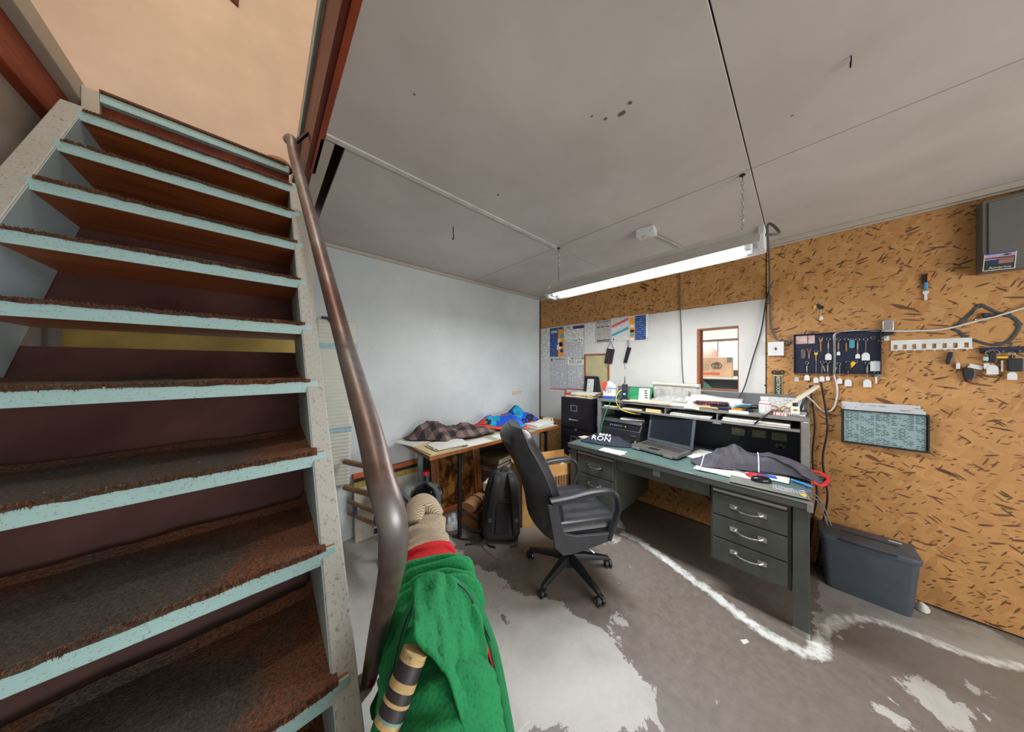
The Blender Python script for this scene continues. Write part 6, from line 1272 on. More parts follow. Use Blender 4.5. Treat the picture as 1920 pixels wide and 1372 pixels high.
strip(o, 'white_heading', -w/2, w/2, h*0.84, h, PAPERW); text_mesh('title', 'THE LAW', 0.064, INK, o, Matrix.Translation((0, h*0.915, 0.0016)), 0.0004, sx=0.72); strip(o, 'red_edge', -w/2, w/2, 0, 0.012, REDPR)
o, w, h = poster('faded notice with pale blue text columns', 1096.5, 607, 1117, 644, PRINT3)
o, w, h = poster('grey printed employee rights notice with large figures', 1117.5, 602, 1146, 642.5, paper('grey_notice', (196, 192, 188), (120, 118, 118), 0.013, 0.09, 0.8))
text_mesh('title', 'EMPLOYEE RIGHTS', 0.026, INK, o, Matrix.Translation((0, h*0.92, 0.0009)), 0.0002, sx=0.8)
for k in range(3): strip(o, 'figure_block', -w*0.42+k*w*0.3, -w*0.22+k*w*0.3, h*0.68, h*0.72, INK)
strip(o, 'footer_line', -w*0.4, w*0.45, 0.022, 0.030, INK); strip(o, 'footer_line', -w*0.4, w*0.4, 0.006, 0.013, INK)
o, w, h = poster('white notice with slanted pink and teal banners', 1146.5, 597, 1180.5, 640, PRINT3)
rz = Matrix.Rotation(math.radians(20), 4, 'Z')
strip(o, 'pink_banner', -w*0.48, w*0.48, -0.014, 0.014, PINK, Matrix.Translation((0, h*0.76, 0)) @ rz); strip(o, 'teal_banner', -w*0.48, w*0.48, -0.014, 0.014, SKY, Matrix.Translation((0, h*0.38, 0)) @ rz)
build('seal', MB().cyl((-w*0.36, h*0.08, 0.0005), (-w*0.36, h*0.08, 0.0010), 0.010, n=14), pm('seal_grey', (86, 88, 96)), o)
o, w, h = poster('navy poster with orange strip of photos on its side', 1181, 593, 1217, 640, PAPERW)
strip(o, 'orange_strip', -w*0.48, -w*0.22, 0.004, h*0.94, ORANGEPR); strip(o, 'navy_panel', -w*0.21, w*0.36, 0.008, h*0.98, NAVYPR)
for k, y in enumerate((0.60, 0.40, 0.24, 0.08)): strip(o, 'photo', -w*0.46, -w*0.25, h*y-0.016, h*y+0.016, [PAPERW, INK, SKY, PAPERW][k], k=2)
build('red_dot', MB().cyl((w*0.42, 0.02, 0.0005), (w*0.42, 0.02, 0.0011), 0.007, n=12), REDPR, o)
# framed cork board
a = onwall(1096.5, 664); b = onwall(1143, 664); c = onwall(1143, 742); w = a.y-b.y; h = a.z-1.14
cb_ = thing('cork_board', 'yellowed pin board in a thin brown wood frame behind the cabinet', 'pin board', (XW-0.0015, a.y-w/2, 1.14), WALLROT)
build('board', MB().box(-w/2+0.01, w/2-0.01, 0.01, h-0.01, 0, 0.004), pm('yellowed_board', (186, 176, 136), 0.8, var=0.2, scale=7), cb_)
for bb in ((-w/2, -w/2+0.018, 0, h), (w/2-0.018, w/2, 0, h), (-w/2+0.018, w/2-0.018, h-0.018, h), (-w/2+0.018, w/2-0.018, 0, 0.018)): build('frame_strip', MB().box(bb[0], bb[1], bb[2], bb[3], 0, 0.014), BROWNW, cb_, bevel=0.002)
# black cloth face masks on pins
MASK = pm('black_pleated_cloth', (44, 38, 48), 0.85, var=0.25, scale=40, stretch=(1, 6, 1))
def hang_mask(label, pin, quad, loop):
    t = wall_thing('cloth_mask', label, 'face mask', *pin, x=XW-0.004)
    o0 = onwall(*pin); L = lambda u, v, d=0.012: Vector((o0.y-onwall(u, v).y, onwall(u, v).z-o0.z, d))
    q = [L(*p) for p in quad]
    build('cloth', MB().grid(lambda a_, b_: (lambda p: (p.x, p.y, 0.010+0.006*math.sin(a_*18)+0.004*b_))(q[0].lerp(q[1], a_).lerp(q[3].lerp(q[2], a_), b_)), 26, 6), MASK, t, smooth=True, solid=0.003)
    build('ear_loop', MB().tube(catmull([L(*p, 0.008) for p in loop[0]], 6), 0.0022, 6), MASK, t, smooth=True)
    build('ear_loop', MB().tube(catmull([L(*p, 0.008) for p in loop[1]], 6), 0.0018, 6), MASK, t, smooth=True)
    build('pin', MB().cyl((0, 0, -0.003), (0, 0, 0.012), 0.005, n=10), STEEL, t)
hang_mask('black pleated face mask hanging in front of the pin board', (1145.5, 641), ((1139, 653), (1153, 655), (1148, 682), (1134, 680)), (((1139, 653), (1143, 645), (1146, 641), (1148, 646), (1152, 655)), ((1136, 680), (1138, 688), (1141, 692))))
hang_mask('narrow folded black face mask on a yellow pin', (1178, 639), ((1177, 650), (1184, 652), (1176, 680), (1170, 679)), (((1178.5, 650), (1176.5, 643), (1178, 639), (1180, 643), (1179, 650)), ((1171, 680), (1172, 686), (1173, 692))))
# switch box
sw = wall_thing('switch_box', 'white surface switch box under the power cord', 'switch', 1455, 654)
build('box', MB().box(-0.045, 0.045, -0.055, 0.055, 0.0005, 0.035), WHITE, sw, bevel=0.003)
build('toggle', MB().box(-0.005, 0.005, -0.010, 0.010, 0.035, 0.045), pm('toggle_brown', (70, 66, 60)), sw, bevel=0.001)
for y in (-0.03, 0.03): build('screw', MB().cyl((0, y, 0.035), (0, y, 0.0365), 0.003, n=8), STEEL, sw)
build('cord_clamp', MB().tube(catmull([(0.045, 0.03, 0.015), (0.07, 0.04, 0.015), (0.075, 0.055, 0.015), (0.02, 0.065, 0.015)], 6), 0.006, 8), pm('grey_cord', (92, 92, 92)), sw, smooth=True)
# RESTROOM tag
rs = wall_thing('restroom_tag', 'metal restroom name tag hanging upright with scrolled top', 'sign', 1459, 722)
build('plate', MB().box(-0.026, 0.026, -0.085, 0.080, 0.002, 0.010), pm('aged_brass_plate', (176, 172, 140), 0.35, 0.6, var=0.3, scale=20), rs, bevel=0.003)
build('dark_field', MB().box(-0.020, 0.020, -0.070, 0.074, 0.010, 0.0108), pm('field_green', (48, 56, 48), 0.5), rs)
text_mesh('lettering', 'RESTROOM', 0.031, pm('letter_cream', (226, 222, 196), 0.5), rs, Matrix.Translation((0, 0.002, 0.0112)) @ Matrix.Rotation(-PI/2, 4, 'Z'), 0.0006, sx=0.86)
for s in (-1, 1): build('scroll', MB().tube([(s*0.020+0.013*math.cos(a_), 0.103+0.013*math.sin(a_), 0.006) for a_ in [2*PI*k/16 for k in range(16)]], 0.005, 6, closed=True), pm('dark_bronze', (74, 64, 56), 0.4, 0.5), rs, smooth=True)
build('top_boss', MB().cyl((0, 0.10, 0.0), (0, 0.10, 0.012), 0.017, n=16), pm('dark_bronze', (74, 64, 56)), rs, bevel=0.002)
nl = onwall(1435, 722); single('pin_nail', 'dark nail head in the white panel by the restroom tag', 'nail', MB().cyl((0, 0, 0), (0, 0, 0.012), 0.006, n=10), BLACKM, loc=(XW-0.0012, nl.y, nl.z), rot=WALLROT)
kb = onwall(1493, 711); single('tape_blob', 'small scrap of grey tape on the osb under the key cabinet', 'tape', MB().prism([(-0.012, -0.014), (0.013, -0.016), (0.014, 0.012), (-0.006, 0.018)], 0.0006, 0.003, 2), pm('grey_tape', (196, 196, 200), 0.5), loc=(XW, kb.y, kb.z), rot=WALLROT)
# ------------------------------------------------------------------ key cabinet and keys
kc0 = onwall(1488, 628); kc1 = onwall(1565, 628); kc2 = onwall(1651, 628); kz0, kz1 = 1.425, 1.720
kt = thing('key_cabinet', 'open navy steel key cabinet with two hook panels', 'key cabinet', (XW, kc1.y, kz0), WALLROT)
wl, wr_ = kc0.y-kc1.y, kc1.y-kc2.y; kh = kz1-kz0
build('hook_panel', MB().box(-wl, -0.003, 0, kh, 0.002, 0.008), KEYBOARDNAVY, kt); build('hook_panel', MB().box(0.003, wr_, 0, kh, 0.002, 0.008), KEYBOARDNAVY, kt)
for nm, bb in (('rim', (-wl, -0.003, kh-0.004, kh)), ('rim', (-wl, -0.003, 0, 0.004)), ('rim', (-wl, -wl+0.004, 0.004, kh-0.004)), ('rim', (0.003, wr_, kh-0.004, kh)), ('rim', (0.003, wr_, 0, 0.004)), ('rim', (wr_-0.004, wr_, 0.004, kh-0.004))): build(nm, MB().box(bb[0], bb[1], bb[2], bb[3], 0.008, 0.034), KEYBOARDNAVY, kt)
build('hinge', MB().tube([(0, 0.0, 0.012), (0, kh, 0.012)], 0.005, 10), HUTCH, kt, smooth='auto')
for k, (x0, x1) in enumerate(((-wl+0.012, -wl+0.072), (-wl+0.076, -wl+0.108))):
    build('index_card', MB().box(x0, x1, kh-0.072, kh-0.012, 0.0085, 0.0100), paper('index_card', (206, 188, 182), (150, 90, 86), 0.006, 0.012, 0.6), kt)
TAGM = pm('white_key_tag', (216, 220, 224), 0.6, var=0.06); STR = pm('string', (196, 190, 180), 0.8)
def key_set(label, u, v, fob=None, blade=STEEL, tagd=None, ring=True, slant=0.0, blen=0.045, x=XW-0.012, group=None, tagm=TAGM, tags=1.0, name='key'):
    """a key (ring, head, blade) hung at (u, v), optionally with a fob and a house-shaped paper tag tagd metres below"""
    t = wall_thing(name, label, 'key', u, v, x=x, group=group); R = Matrix.Rotation(slant, 4, 'Z')
    if ring: build('ring', MB().tube([R @ Vector((0.009*math.cos(a_), -0.008+0.009*math.sin(a_), 0.002)) for a_ in [2*PI*k/14 for k in range(14)]], 0.0011, 5, closed=True), STEEL, t, smooth=True)
    if blade is not None:
        build('key_head', MB().prism([(0.009*math.cos(a_)*1.05, -0.024+0.011*math.sin(a_)) for a_ in [2*PI*k/12 for k in range(12)]], 0.0, 0.003, 2, R), fob or blade, t, bevel=0.0008, seg=1)
        y0, y1 = -0.034, -0.034-blen; pts = [(-0.004, y0), (-0.004, y1+0.004), (0, y1), (0.003, y1+0.005)]
        n = 5
        for k in range(n): yy = y1+0.006+(y0-y1-0.008)*k/n; pts += [(0.0042 if k % 2 else 0.0022, yy+0.002)]
        pts += [(0.004, y0)]
        build('blade', MB().prism(pts, 0.0006, 0.0024, 2, R), blade, t)
    if fob is not None and blade is None:
        build('fob', MB().prism([(q.x, q.y-0.036) for q in rrect(0.012, 0.030, 0.009, 0, 4)], 0, 0.010, 2, R), fob, t, bevel=0.003)
    if tagd:
        y = -tagd; s = tags
        build('string', MB().tube([(0.001, -0.016, 0.0045), (0.0, y+0.012*s, 0.005)], 0.0009, 5), STR, t)
        build('tag', MB().prism([(-0.0135*s, y-0.026*s), (0.0135*s, y-0.026*s), (0.0135*s, y+0.004*s), (0.006*s, y+0.016*s), (-0.006*s, y+0.016*s), (-0.0135*s, y+0.004*s)], 0.0045, 0.0055, 2), tagm, t)
    return t
BLKF = pm('black_fob', (30, 32, 38), 0.4); YEL = pm('yellow_plastic', (232, 186, 40)); TEALF = pm('teal_fob', (70, 150, 160), 0.4); REDF = pm('red_fob', (150, 50, 46), 0.4); WOODK = pm('bronze_key', (170, 130, 90), 0.4, 0.5)
GK = 'keys in the open key cabinet'
key_set('bronze key without tag beside the pink index cards', 1539, 632, blade=WOODK, blen=0.075, group=GK)
key_set('long silver key with white tag beside the cabinet hinge', 1553, 634, blade=STEEL, blen=0.045, tagd=0.128, fob=BLKF, group=GK, tags=1.1)
key_set('dark car fob under the pink index cards', 1506, 656, fob=pm('grey_fob', (92, 84, 86), 0.4), blade=None, group=GK)
key_set('red-headed key in the left hook panel', 1517, 653, fob=REDF, blade=STEEL, group=GK)
key_set('yellow-headed key with long string and tag below the cabinet', 1530, 657, fob=YEL, blade=WOODK, tagd=0.215, group=GK, tags=0.95)
key_set('silver key cluster with tag below the cabinet edge', 1513, 678, fob=BLKF, blade=STEEL, tagd=0.115, group=GK)
key_set('black-headed key with tag hanging by the hinge', 1541, 677, fob=BLKF, blade=STEEL, tagd=0.125, slant=0.2, group=GK, tags=0.9)
key_set('second black-headed key with tag just beside the hinge', 1552, 676, fob=BLKF, blade=STEEL, tagd=0.125, group=GK, tags=0.7)
key_set('dark key with tan blade right of the hinge', 1572, 634, fob=BLKF, blade=WOODK, tagd=0.105, group=GK, tags=0.6)
key_set('black key with tan blade in the right hook panel', 1587, 634, fob=BLKF, blade=WOODK, blen=0.06, group=GK)
key_set('teal round key fob in the right hook panel', 1597, 635, fob=TEALF, blade=None, group=GK)
key_set('silver key on string with slim tag in the right hook panel', 1608, 634, fob=BLKF, blade=STEEL, tagd=0.120, group=GK, tags=0.75)
key_set('black car key with broad white tag in the right hook panel', 1623, 634, fob=BLKF, blade=BLKF, tagd=0.118, group=GK, tags=1.25)
key_set('slanted tan key near the right cabinet corner', 1634, 632, fob=BLKF, blade=WOODK, slant=0.9, group=GK)
key_set('key pair with narrow tag below the right panel', 1574, 680, fob=BLKF, blade=STEEL, slant=-0.35, tagd=0.125, group=GK, tags=0.9)
key_set('round black fob on a big ring beside the yellow tag', 1590, 677, fob=BLKF, blade=None, tagd=0.145, group=GK, tags=1.15)
yt = key_set('yellow plastic tag in the right hook panel', 1604, 676, fob=None, blade=None, group=GK, name='key_tag'); build('yellow_tag', MB().box(-0.010, 0.010, -0.050, -0.010, 0.002, 0.005, Matrix.Rotation(-0.5, 4, 'Z')), YEL, yt, bevel=0.002)
key_set('black-headed key bunch with broad tag below the right panel', 1626, 678, fob=BLKF, blade=STEEL, tagd=0.140, group=GK, tags=1.25)
bt = key_set('large blank white card tag in the lower right cabinet corner', 1642, 676, fob=None, blade=None, group=GK, name='key_tag'); build('card', MB().box(-0.022, 0.022, -0.070, -0.004, 0.002, 0.003), TAGM, bt)
key_set('teal-headed key with white blade below the cabinet corner', 1643, 697, fob=TEALF, blade=WHITE, group=GK)
# loose bunches on the osb
t = key_set('black key bunch with yellow tag hanging alone on the osb', 1534, 566, fob=BLKF, blade=STEEL, x=XW-0.003); build('yellow_tag', MB().box(-0.022, -0.008, -0.050, -0.022, 0.003, 0.006), YEL, t); build('fob', MB().prism([(q.x+0.012, q.y-0.042) for q in rrect(0.014, 0.011, 0.006, 0, 3)], 0.004, 0.012, 2), BLKF, t)
build('string', MB().tube([(0.012, -0.045, 0.004), (0.014, -0.105, 0.004)], 0.0009, 5), STR, t); build('tag', MB().prism([(0.006, -0.135), (0.024, -0.135), (0.024, -0.115), (0.015, -0.105), (0.006, -0.115)], 0.003, 0.004, 2), TAGM, t)
t = key_set('key chain with orange tab, blue tube and white key high on the osb', 1735, 512, fob=BLKF, blade=None, x=XW-0.003); build('orange_tab', MB().box(0.004, 0.012, -0.055, -0.012, 0.010, 0.014), pm('orange_tab', (220, 120, 40)), t, bevel=0.002)
build('blue_tube', MB().tube([(0.0, -0.060, 0.008), (0.0, -0.105, 0.008)], 0.008, 10), pm('blue_tube', (86, 160, 196), 0.3), t, smooth='auto'); build('white_key', MB().prism([(-0.009, -0.112), (0.010, -0.112), (0.012, -0.125), (0.005, -0.132), (0.006, -0.165), (0.0, -0.172), (-0.005, -0.165), (-0.005, -0.132), (-0.011, -0.125)], 0.004, 0.008, 2), WHITE, t)
t = thing('padlock', 'silver hinged clasp with key and tag beside the key cabinet', 'padlock', (XW-0.001, onwall(1664, 610).y, onwall(1664, 610).z), WALLROT); build('clasp', MB().prism([(q.x, q.y) for q in rrect(0.022, 0.034, 0.010, 0, 4)], 0.001, 0.020, 2), STEEL, t, bevel=0.004)
build('fob', MB().prism([(-0.02, -0.036), (0.03, -0.034), (0.022, -0.062), (-0.02, -0.07)], 0.003, 0.012, 2), BLKF, t, bevel=0.002); build('tag', MB().box(-0.015, 0.006, -0.10, -0.072, 0.003, 0.0045), TAGM, t); build('key', MB().box(-0.04, -0.02, -0.080, -0.072, 0.003, 0.006, Matrix.Rotation(0.2, 4, 'Z')), STEEL, t)
# white comb key rack
k0, k1 = onwall(1670, 644), onwall(1822, 640)
wkr = thing('key_rack', 'long white metal key rack with square cut-outs', 'key rack', (XW, (k0.y+k1.y)/2, onwall(1745, 646).z), WALLROT); w = k0.y-k1.y
mb = MB().box(-w/2, w/2, 0.006, 0.034, 0.001, 0.006).box(-w/2, w/2, -0.032, -0.024, 0.001, 0.014)
n = 8; pitch = w/n
for k in range(n+1):
    xc = -w/2+k*pitch; x0, x1 = max(-w/2, xc-0.010), min(w/2, xc+0.010); mb.box(x0, x1, -0.024, 0.006, 0.001, 0.006)
build('comb_bar', mb, pm('white_rack_paint', (214, 218, 216), 0.45), wkr)
for k in range(n): build('hook', MB().tube(catmull([(-w/2+(k+0.5)*pitch, -0.030, 0.010), (-w/2+(k+0.5)*pitch, -0.038, 0.018), (-w/2+(k+0.5)*pitch, -0.030, 0.026)], 4), 0.002, 6), WHITE, wkr)
def big_fob(label, u, v, poly_, mat, tag_=None, extra=None, x=XW-0.004, name='car_key'):
    t = wall_thing(name, label, 'car key', u, v, x=x)
    build('fob', MB().prism(poly_, 0.002, 0.018, 2), mat, t, bevel=0.004)
    build('loop', MB().tube([(0.004, 0.0, 0.006), (0.004, 0.03, 0.006)], 0.001, 5), STR, t)
    if tag_: build('string', MB().tube([(0.004, 0.028, 0.006), (tag_[0], tag_[1]+0.012, 0.006)], 0.0009, 5), STR, t); build('tag', MB().box(tag_[0]-0.006, tag_[0]+0.006, tag_[1]-0.022, tag_[1]+0.012, 0.004, 0.007), TAGM, t)
    return t
big_fob('slim black remote fob hanging from the white key rack', 1779, 660, [(-0.004, 0.0), (0.012, 0.0), (0.012, -0.025), (0.002, -0.072), (-0.010, -0.076), (-0.012, -0.050)], BLKF, (0.028, -0.078))
t = big_fob('fat black remote fob with red button and white tag', 1815, 690, [(-0.014, 0.0), (0.014, 0.0), (0.020, -0.025), (0.016, -0.055), (0.008, -0.082), (-0.008, -0.082), (-0.016, -0.055), (-0.020, -0.025)], BLKF); build('red_button', MB().box(-0.006, 0.006, -0.076, -0.068, 0.018, 0.020), REDF, t); build('tag', MB().box(-0.004, 0.040, 0.004, 0.026, 0.004, 0.006, Matrix.Rotation(-0.35, 4, 'Z')), TAGM, t)
dr0, dr1 = onwall(1836, 655), onwall(1960, 650)
dr_ = thing('key_strip', 'dark navy key strip at the edge of the osb', 'key rack', (XW, (dr0.y+dr1.y)/2, onwall(1880, 656).z), WALLROT); w = dr0.y-dr1.y
build('bar', MB().box(-w/2, w/2, -0.016, 0.016, 0.001, 0.014), KEYBOARDNAVY, dr_, bevel=0.002)
for k in range(4): build('hook', MB().tube(catmull([(-w/2+(k+0.4)*w/4, -0.006, 0.014), (-w/2+(k+0.4)*w/4, -0.012, 0.024), (-w/2+(k+0.4)*w/4, -0.004, 0.030)], 4), 0.002, 6), STEEL, dr_)
t = key_set('silver ring of keys with pale blue clip and white tags on the navy strip', 1860, 658, fob=BLKF, blade=None, x=XW-0.016, tagd=0.098, tags=1.25); build('big_ring', MB().tube([(0.020*math.cos(a_), -0.012+0.018*math.sin(a_), 0.006) for a_ in [2*PI*k/18 for k in range(18)]], 0.0018, 6, closed=True), STEEL, t); build('clip', MB().box(-0.028, -0.012, -0.055, -0.032, 0.004, 0.012), pm('pale_blue_clip', (170, 206, 206), 0.4), t, bevel=0.003); build('spare_tag', MB().box(-0.024, -0.008, -0.10, -0.070, 0.003, 0.004), TAGM, t)
t = key_set('bulky black car key bunch with yellow fob on the navy strip', 1897, 660, fob=BLKF, blade=STEEL, x=XW-0.016, tagd=0.125); build('remote', MB().prism([(q.x+0.006, q.y-0.07) for q in rrect(0.022, 0.036, 0.010, 0, 4)], 0.004, 0.018, 2), BLKF, t, bevel=0.004); build('yellow_fob', MB().box(-0.045, -0.012, -0.034, -0.022, 0.002, 0.008), YEL, t, bevel=0.002); build('white_strip', MB().box(-0.030, -0.024, -0.105, -0.045, 0.003, 0.005), TAGM, t)
# gasket
GP = [(1836, 572), (1810, 596), (1787, 615), (1797, 621), (1809, 631), (1830, 639), (1851, 645), (1870, 646), (1891, 639), (1905, 623), (1910, 608), (1900, 596), (1888, 591), (1867, 585), (1848, 576)]
gc = onwall(1850, 612); gt = thing('gasket', 'grey paper gasket with bolt holes pinned on the osb', 'gasket', (XW, gc.y, gc.z), WALLROT)
gl_ = lambda u, v, d=0.004: Vector((gc.y-onwall(u, v).y, onwall(u, v).z-gc.z, d)); GM = pm('gasket_grey', (66, 70, 76), 0.7, var=0.2)
build('gasket_ring', MB().tube(catmull([gl_(*p) for p in GP], 6, True), 0.0065, 8, closed=True, flat=(1.0, 0.3)), GM, gt, smooth=True)
for p in ((1836, 574), (1806, 600), (1809, 631), (1872, 645), (1909, 608), (1889, 591)):
    build('bolt_ear', MB().tube([gl_(*p)+Vector((0.008*math.cos(a_), 0.008*math.sin(a_), 0)) for a_ in [2*PI*k/14 for k in range(14)]], 0.0038, 6, closed=True, flat=(1, 0.4)), GM, gt, smooth=True)
t = thing('key_bunch', 'black key bunch with blue and red fobs over the gasket', 'key', (XW-0.008, onwall(1842, 586).y, onwall(1842, 586).z), WALLROT); build('fob', MB().prism([(-0.008, -0.004), (0.03, -0.008), (0.036, -0.026), (0.0, -0.034)], 0.002, 0.014, 2), BLKF, t, bevel=0.003)
build('blue_stripe', MB().box(0.002, 0.012, -0.018, -0.014, 0.0145, 0.0155), pm('carton_blue', (44, 84, 180)), t); build('red_stripe', MB().box(0.018, 0.028, -0.016, -0.012, 0.0145, 0.0155), REDPR, t); build('ring', MB().tube([(-0.004+0.020*math.cos(a_), -0.040+0.007*math.sin(a_), 0.004) for a_ in [2*PI*k/16 for k in range(16)]], 0.0014, 5, closed=True), STEEL, t); build('brass_key', MB().box(-0.022, -0.016, -0.045, 0.008, 0.004, 0.007, Matrix.Rotation(-0.35, 4, 'Z')), WOODK, t)
wc = [onwall(*p) for p in ((1545, 728), (1560, 720))]
wp_ = [(1484, 760), (1496, 744), (1508, 740), (1524, 752), (1542, 770), (1560, 768), (1569, 745), (1569, 722), (1564, 704)]
wp2 = [(1564.5, 627), (1578, 622), (1610, 619.5), (1650, 620), (1700, 620.5), (1750, 619), (1785, 614), (1830, 602), (1870, 592), (1920, 577), (1990, 556)]
pts = catmull([onplane(u, v, 0, XW-0.055 if u < 1535 else XW-0.012) for u, v in wp_] + [onplane(1564.5, 690, 0, XW-0.007), onplane(1564.5, 645, 0, XW-0.007)] + [onplane(u, v, 0, XW-0.012) for u, v in wp2] + [Vector((XW-0.012, -1.5, 1.98)), Vector((XW-0.012, -2.55, 2.10))], 7)
single('white_cable', 'white cable crossing the osb over the key cabinet to the hutch', 'cable', MB().tube(pts, 0.0052, 8), WHITEC, smooth=True)
# file pocket
f0, f1 = onwall(1577, 800), onwall(1739, 800); fz1, fz0 = onwall(1577, 765).z, onwall(1580, 826).z; w = f0.y-f1.y; h = fz1-fz0
fp = thing('file_pocket', 'black framed wall pocket holding printed papers', 'wall pocket', (XW, (f0.y+f1.y)/2, fz0), WALLROT)
PM_ = Matrix.Rotation(math.radians(-9), 4, 'X')
build('back_plate', MB().box(-w/2, w/2, 0, h, 0.001, 0.004), BLACKP, fp); build('floor_plate', MB().box(-w/2, w/2, -0.004, 0.0, 0.001, 0.040), BLACKP, fp)
for x in (-w/2, w/2-0.006): build('side_post', MB().box(x, x+0.006, 0.0, h, 0.004, 0.046), BLACKP, fp)
build('front_rail', MB().box(-w/2+0.006, w/2-0.006, 0.0, 0.008, 0.040, 0.046), BLACKP, fp); build('front_rail', MB().box(-w/2+0.006, w/2-0.006, h-0.008, h, 0.040, 0.046), BLACKP, fp)
build('clear_front', MB().box(-w/2+0.006, w/2-0.006, 0.008, h-0.008, 0.042, 0.0435), GLASS, fp)
single('pocket_form', 'large printed form behind the clear front of the wall pocket', 'paper', MB().box(-w/2+0.010, w/2-0.010, 0, h+0.004, 0, 0.002), paper('form_print', (206, 222, 226), (90, 104, 112), 0.011, 0.030, 0.55), loc=(XW-0.030, (f0.y+f1.y)/2, fz0+0.001), rot=WALLROT)
for k, (dx, dh, lb) in enumerate(((-0.012, 0.050, 'tallest grey form sheet in the wall pocket'), (-0.004, 0.032, 'middle folded form sheet in the wall pocket'), (0.004, 0.018, 'shortest form sheet in the wall pocket'))):
    single('pocket_paper', lb, 'paper', MB().box(-w*0.46+dx, w*0.46+dx, 0, h+dh, 0, 0.003), paper('pocket_print', (196, 196, 200), (130, 132, 140), 0.018, 0.06, 0.35), loc=(XW-0.006-k*0.007, (f0.y+f1.y)/2, fz0+0.001), rot=WALLROT)
# breaker panel and flag card
pn = thing('breaker_panel', 'grey steel electrical panel mounted high on the osb', 'electrical panel', (XW, -0.93, 2.0), WALLROT)
build('enclosure', MB().box(-0.24, 0.30, 0.0, 0.392, 0.001, 0.085), GREYBOX, pn, bevel=0.003); build('door', MB().box(-0.225, 0.285, 0.015, 0.377, 0.085, 0.092), GREYBOX, pn, bevel=0.003)
q = onplane(1874, 489, 0, XW-0.096); fcd = thing('flag_card', 'flag printed america card stuck to the electrical panel corner', 'card', (XW-0.0945, q.y, q.z), WALLROT @ Matrix.Rotation(math.radians(-3), 3, 'Z'))
cw, chh = 0.082, 0.088
build('card', MB().box(-cw/2-0.003, cw/2+0.003, -chh/2-0.003, chh/2, 0, 0.001), PAPERW, fcd); 
def cs(n, x0, x1, y0, y1, m, k=1): return build(n, MB().box(-cw/2+x0*cw, -cw/2+x1*cw, -chh/2+y0*chh, -chh/2+y1*chh, 0.001+0.0002*k, 0.0012+0.0002*k), m, fcd)
cs('dark_ground', 0, 1, 0, 0.62, pm('dark_green_print', (44, 58, 52), 0.5, var=0.5, scale=60)); cs('blue_top', 0, 1, 0.94, 1, pm('carton_blue', (44, 84, 180))); cs('pale_band', 0, 1, 0.78, 0.93, pm('lilac_print', (186, 176, 206), 0.5)); cs('pink_band', 0, 1, 0.735, 0.775, PINK); cs('blue_band', 0, 1, 0.66, 0.73, NAVYF); cs('gold_band', 0.4, 1, 0.60, 0.655, pm('gold_print', (186, 158, 70)))
build('badge', MB().prism([(cw*0.05, chh*0.36), (cw*0.22, chh*0.42), (cw*0.42, chh*0.36), (cw*0.22, chh*0.30)], 0.0014, 0.0017, 2), pm('dark_green_print', (44, 58, 52)), fcd)
cs('canton', 0.12, 0.48, 0.40, 0.58, NAVYF, 2)
for k in range(5): cs('stripe', 0.48, 0.96, 0.36+k*0.048, 0.36+k*0.048+0.026, pm('stripe_pink', (226, 196, 200), 0.5) if k % 2 == 0 else REDPR, 2)
text_mesh('lettering', 'America', 0.018, WHITE, fcd, Matrix.Translation((0.002, -chh*0.38, 0.0015)), 0.0002)

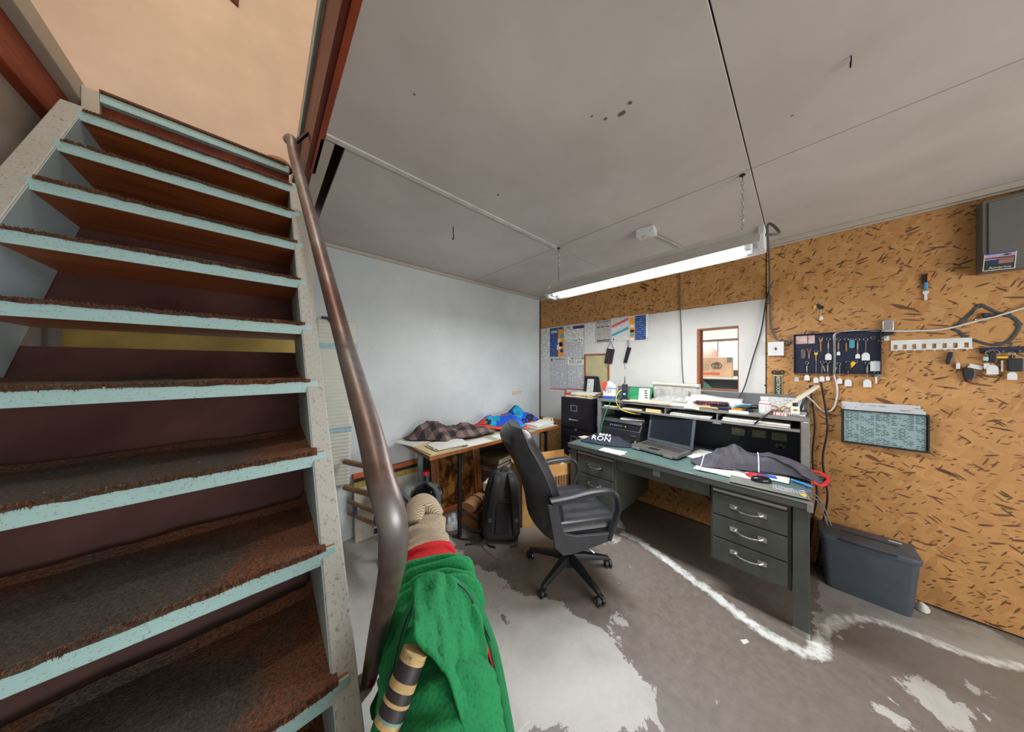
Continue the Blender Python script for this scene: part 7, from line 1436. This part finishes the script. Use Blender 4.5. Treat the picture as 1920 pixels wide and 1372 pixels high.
# ================================================================== BEYOND THE INNER WINDOW
ct = thing('bay_counter', 'grey counter cabinet just beyond the inner window', 'counter', (3.82, 0.75, 0))
build('cabinet', MB().box(3.55, 4.26, -0.1, 1.9, 0.0, 1.335), pm('bay_grey', (112, 120, 118), 0.5), ct, **W)
build('counter_top', MB().box(3.53, 4.26, -0.1, 1.9, 1.335, 1.352), pm('counter_cream', (222, 210, 196), 0.5), ct, bevel=0.003, **W)
gs = single('green_sheet', 'pale green sheet metal leaning on the counter beyond the window', 'sheet', MB().prism([(1.02, 0.9), (1.02, 1.33), (0.72, 1.33), (0.585, 1.16), (0.52, 0.9)], 3.536, 3.548, 0), pm('bay_green', (110, 168, 146), 0.5))
single('drain_tray', 'rusty shallow tray fixed to the counter front beyond the window', 'tray', MB().lathe([(0.0, 0.0), (0.055, 0.004), (0.075, 0.03), (0.07, 0.03), (0.052, 0.010), (0.0, 0.008)], 20), pm('rusty_tray', (92, 74, 62), 0.6, var=0.4, scale=30), loc=(3.465, 0.56, 1.20), smooth=True)
cbx = thing('emblem_carton', 'tan carton with round emblem seen through the inner window', 'carton', (3.80, 0.650, 1.3525), (0, 0, math.radians(4)))
build('carton', MB().box(-0.10, 0.10, -0.145, 0.15, 0, 0.225), pm('tan_carton', (196, 158, 128), 0.7), cbx, bevel=0.004)
build('emblem_ring', MB().tube([(-0.1015, -0.01+0.045*math.cos(a_), 0.135+0.032*math.sin(a_)) for a_ in [2*PI*k/24 for k in range(24)]], 0.0035, 5, closed=True), pm('emblem_ink', (96, 84, 78)), cbx)
build('emblem_centre', MB().tube([(-0.1015, -0.01+0.022*math.cos(a_), 0.135+0.016*math.sin(a_)) for a_ in [2*PI*k/18 for k in range(18)]], 0.005, 5, closed=True), pm('emblem_ink', (96, 84, 78)), cbx)
build('red_print', MB().box(-0.1015, -0.1005, -0.04, 0.11, 0.028, 0.055), pm('faded_red', (190, 96, 78)), cbx); build('grey_print', MB().box(-0.1015, -0.1005, 0.055, 0.125, 0.085, 0.15), paper('grey_carton_print', (176, 144, 120), (96, 80, 84), 0.014, 0.02, 0.7), cbx); build('corner_tape', MB().box(-0.102, -0.1005, -0.145, -0.10, 0.17, 0.2245), pm('tape_grey', (120, 116, 108)), cbx)
single('pink_bundle', 'rounded pinkish bundle standing behind the emblem carton', 'bundle', MB().lathe([(0.0, 0.37), (0.05, 0.362), (0.09, 0.335), (0.115, 0.28), (0.12, 0.12), (0.11, 0.0), (0.0, 0.0)], 26), pm('pink_cloth', (206, 158, 142), 0.7, var=0.3, scale=9), loc=(4.06, 0.79, 1.3525), smooth=True)
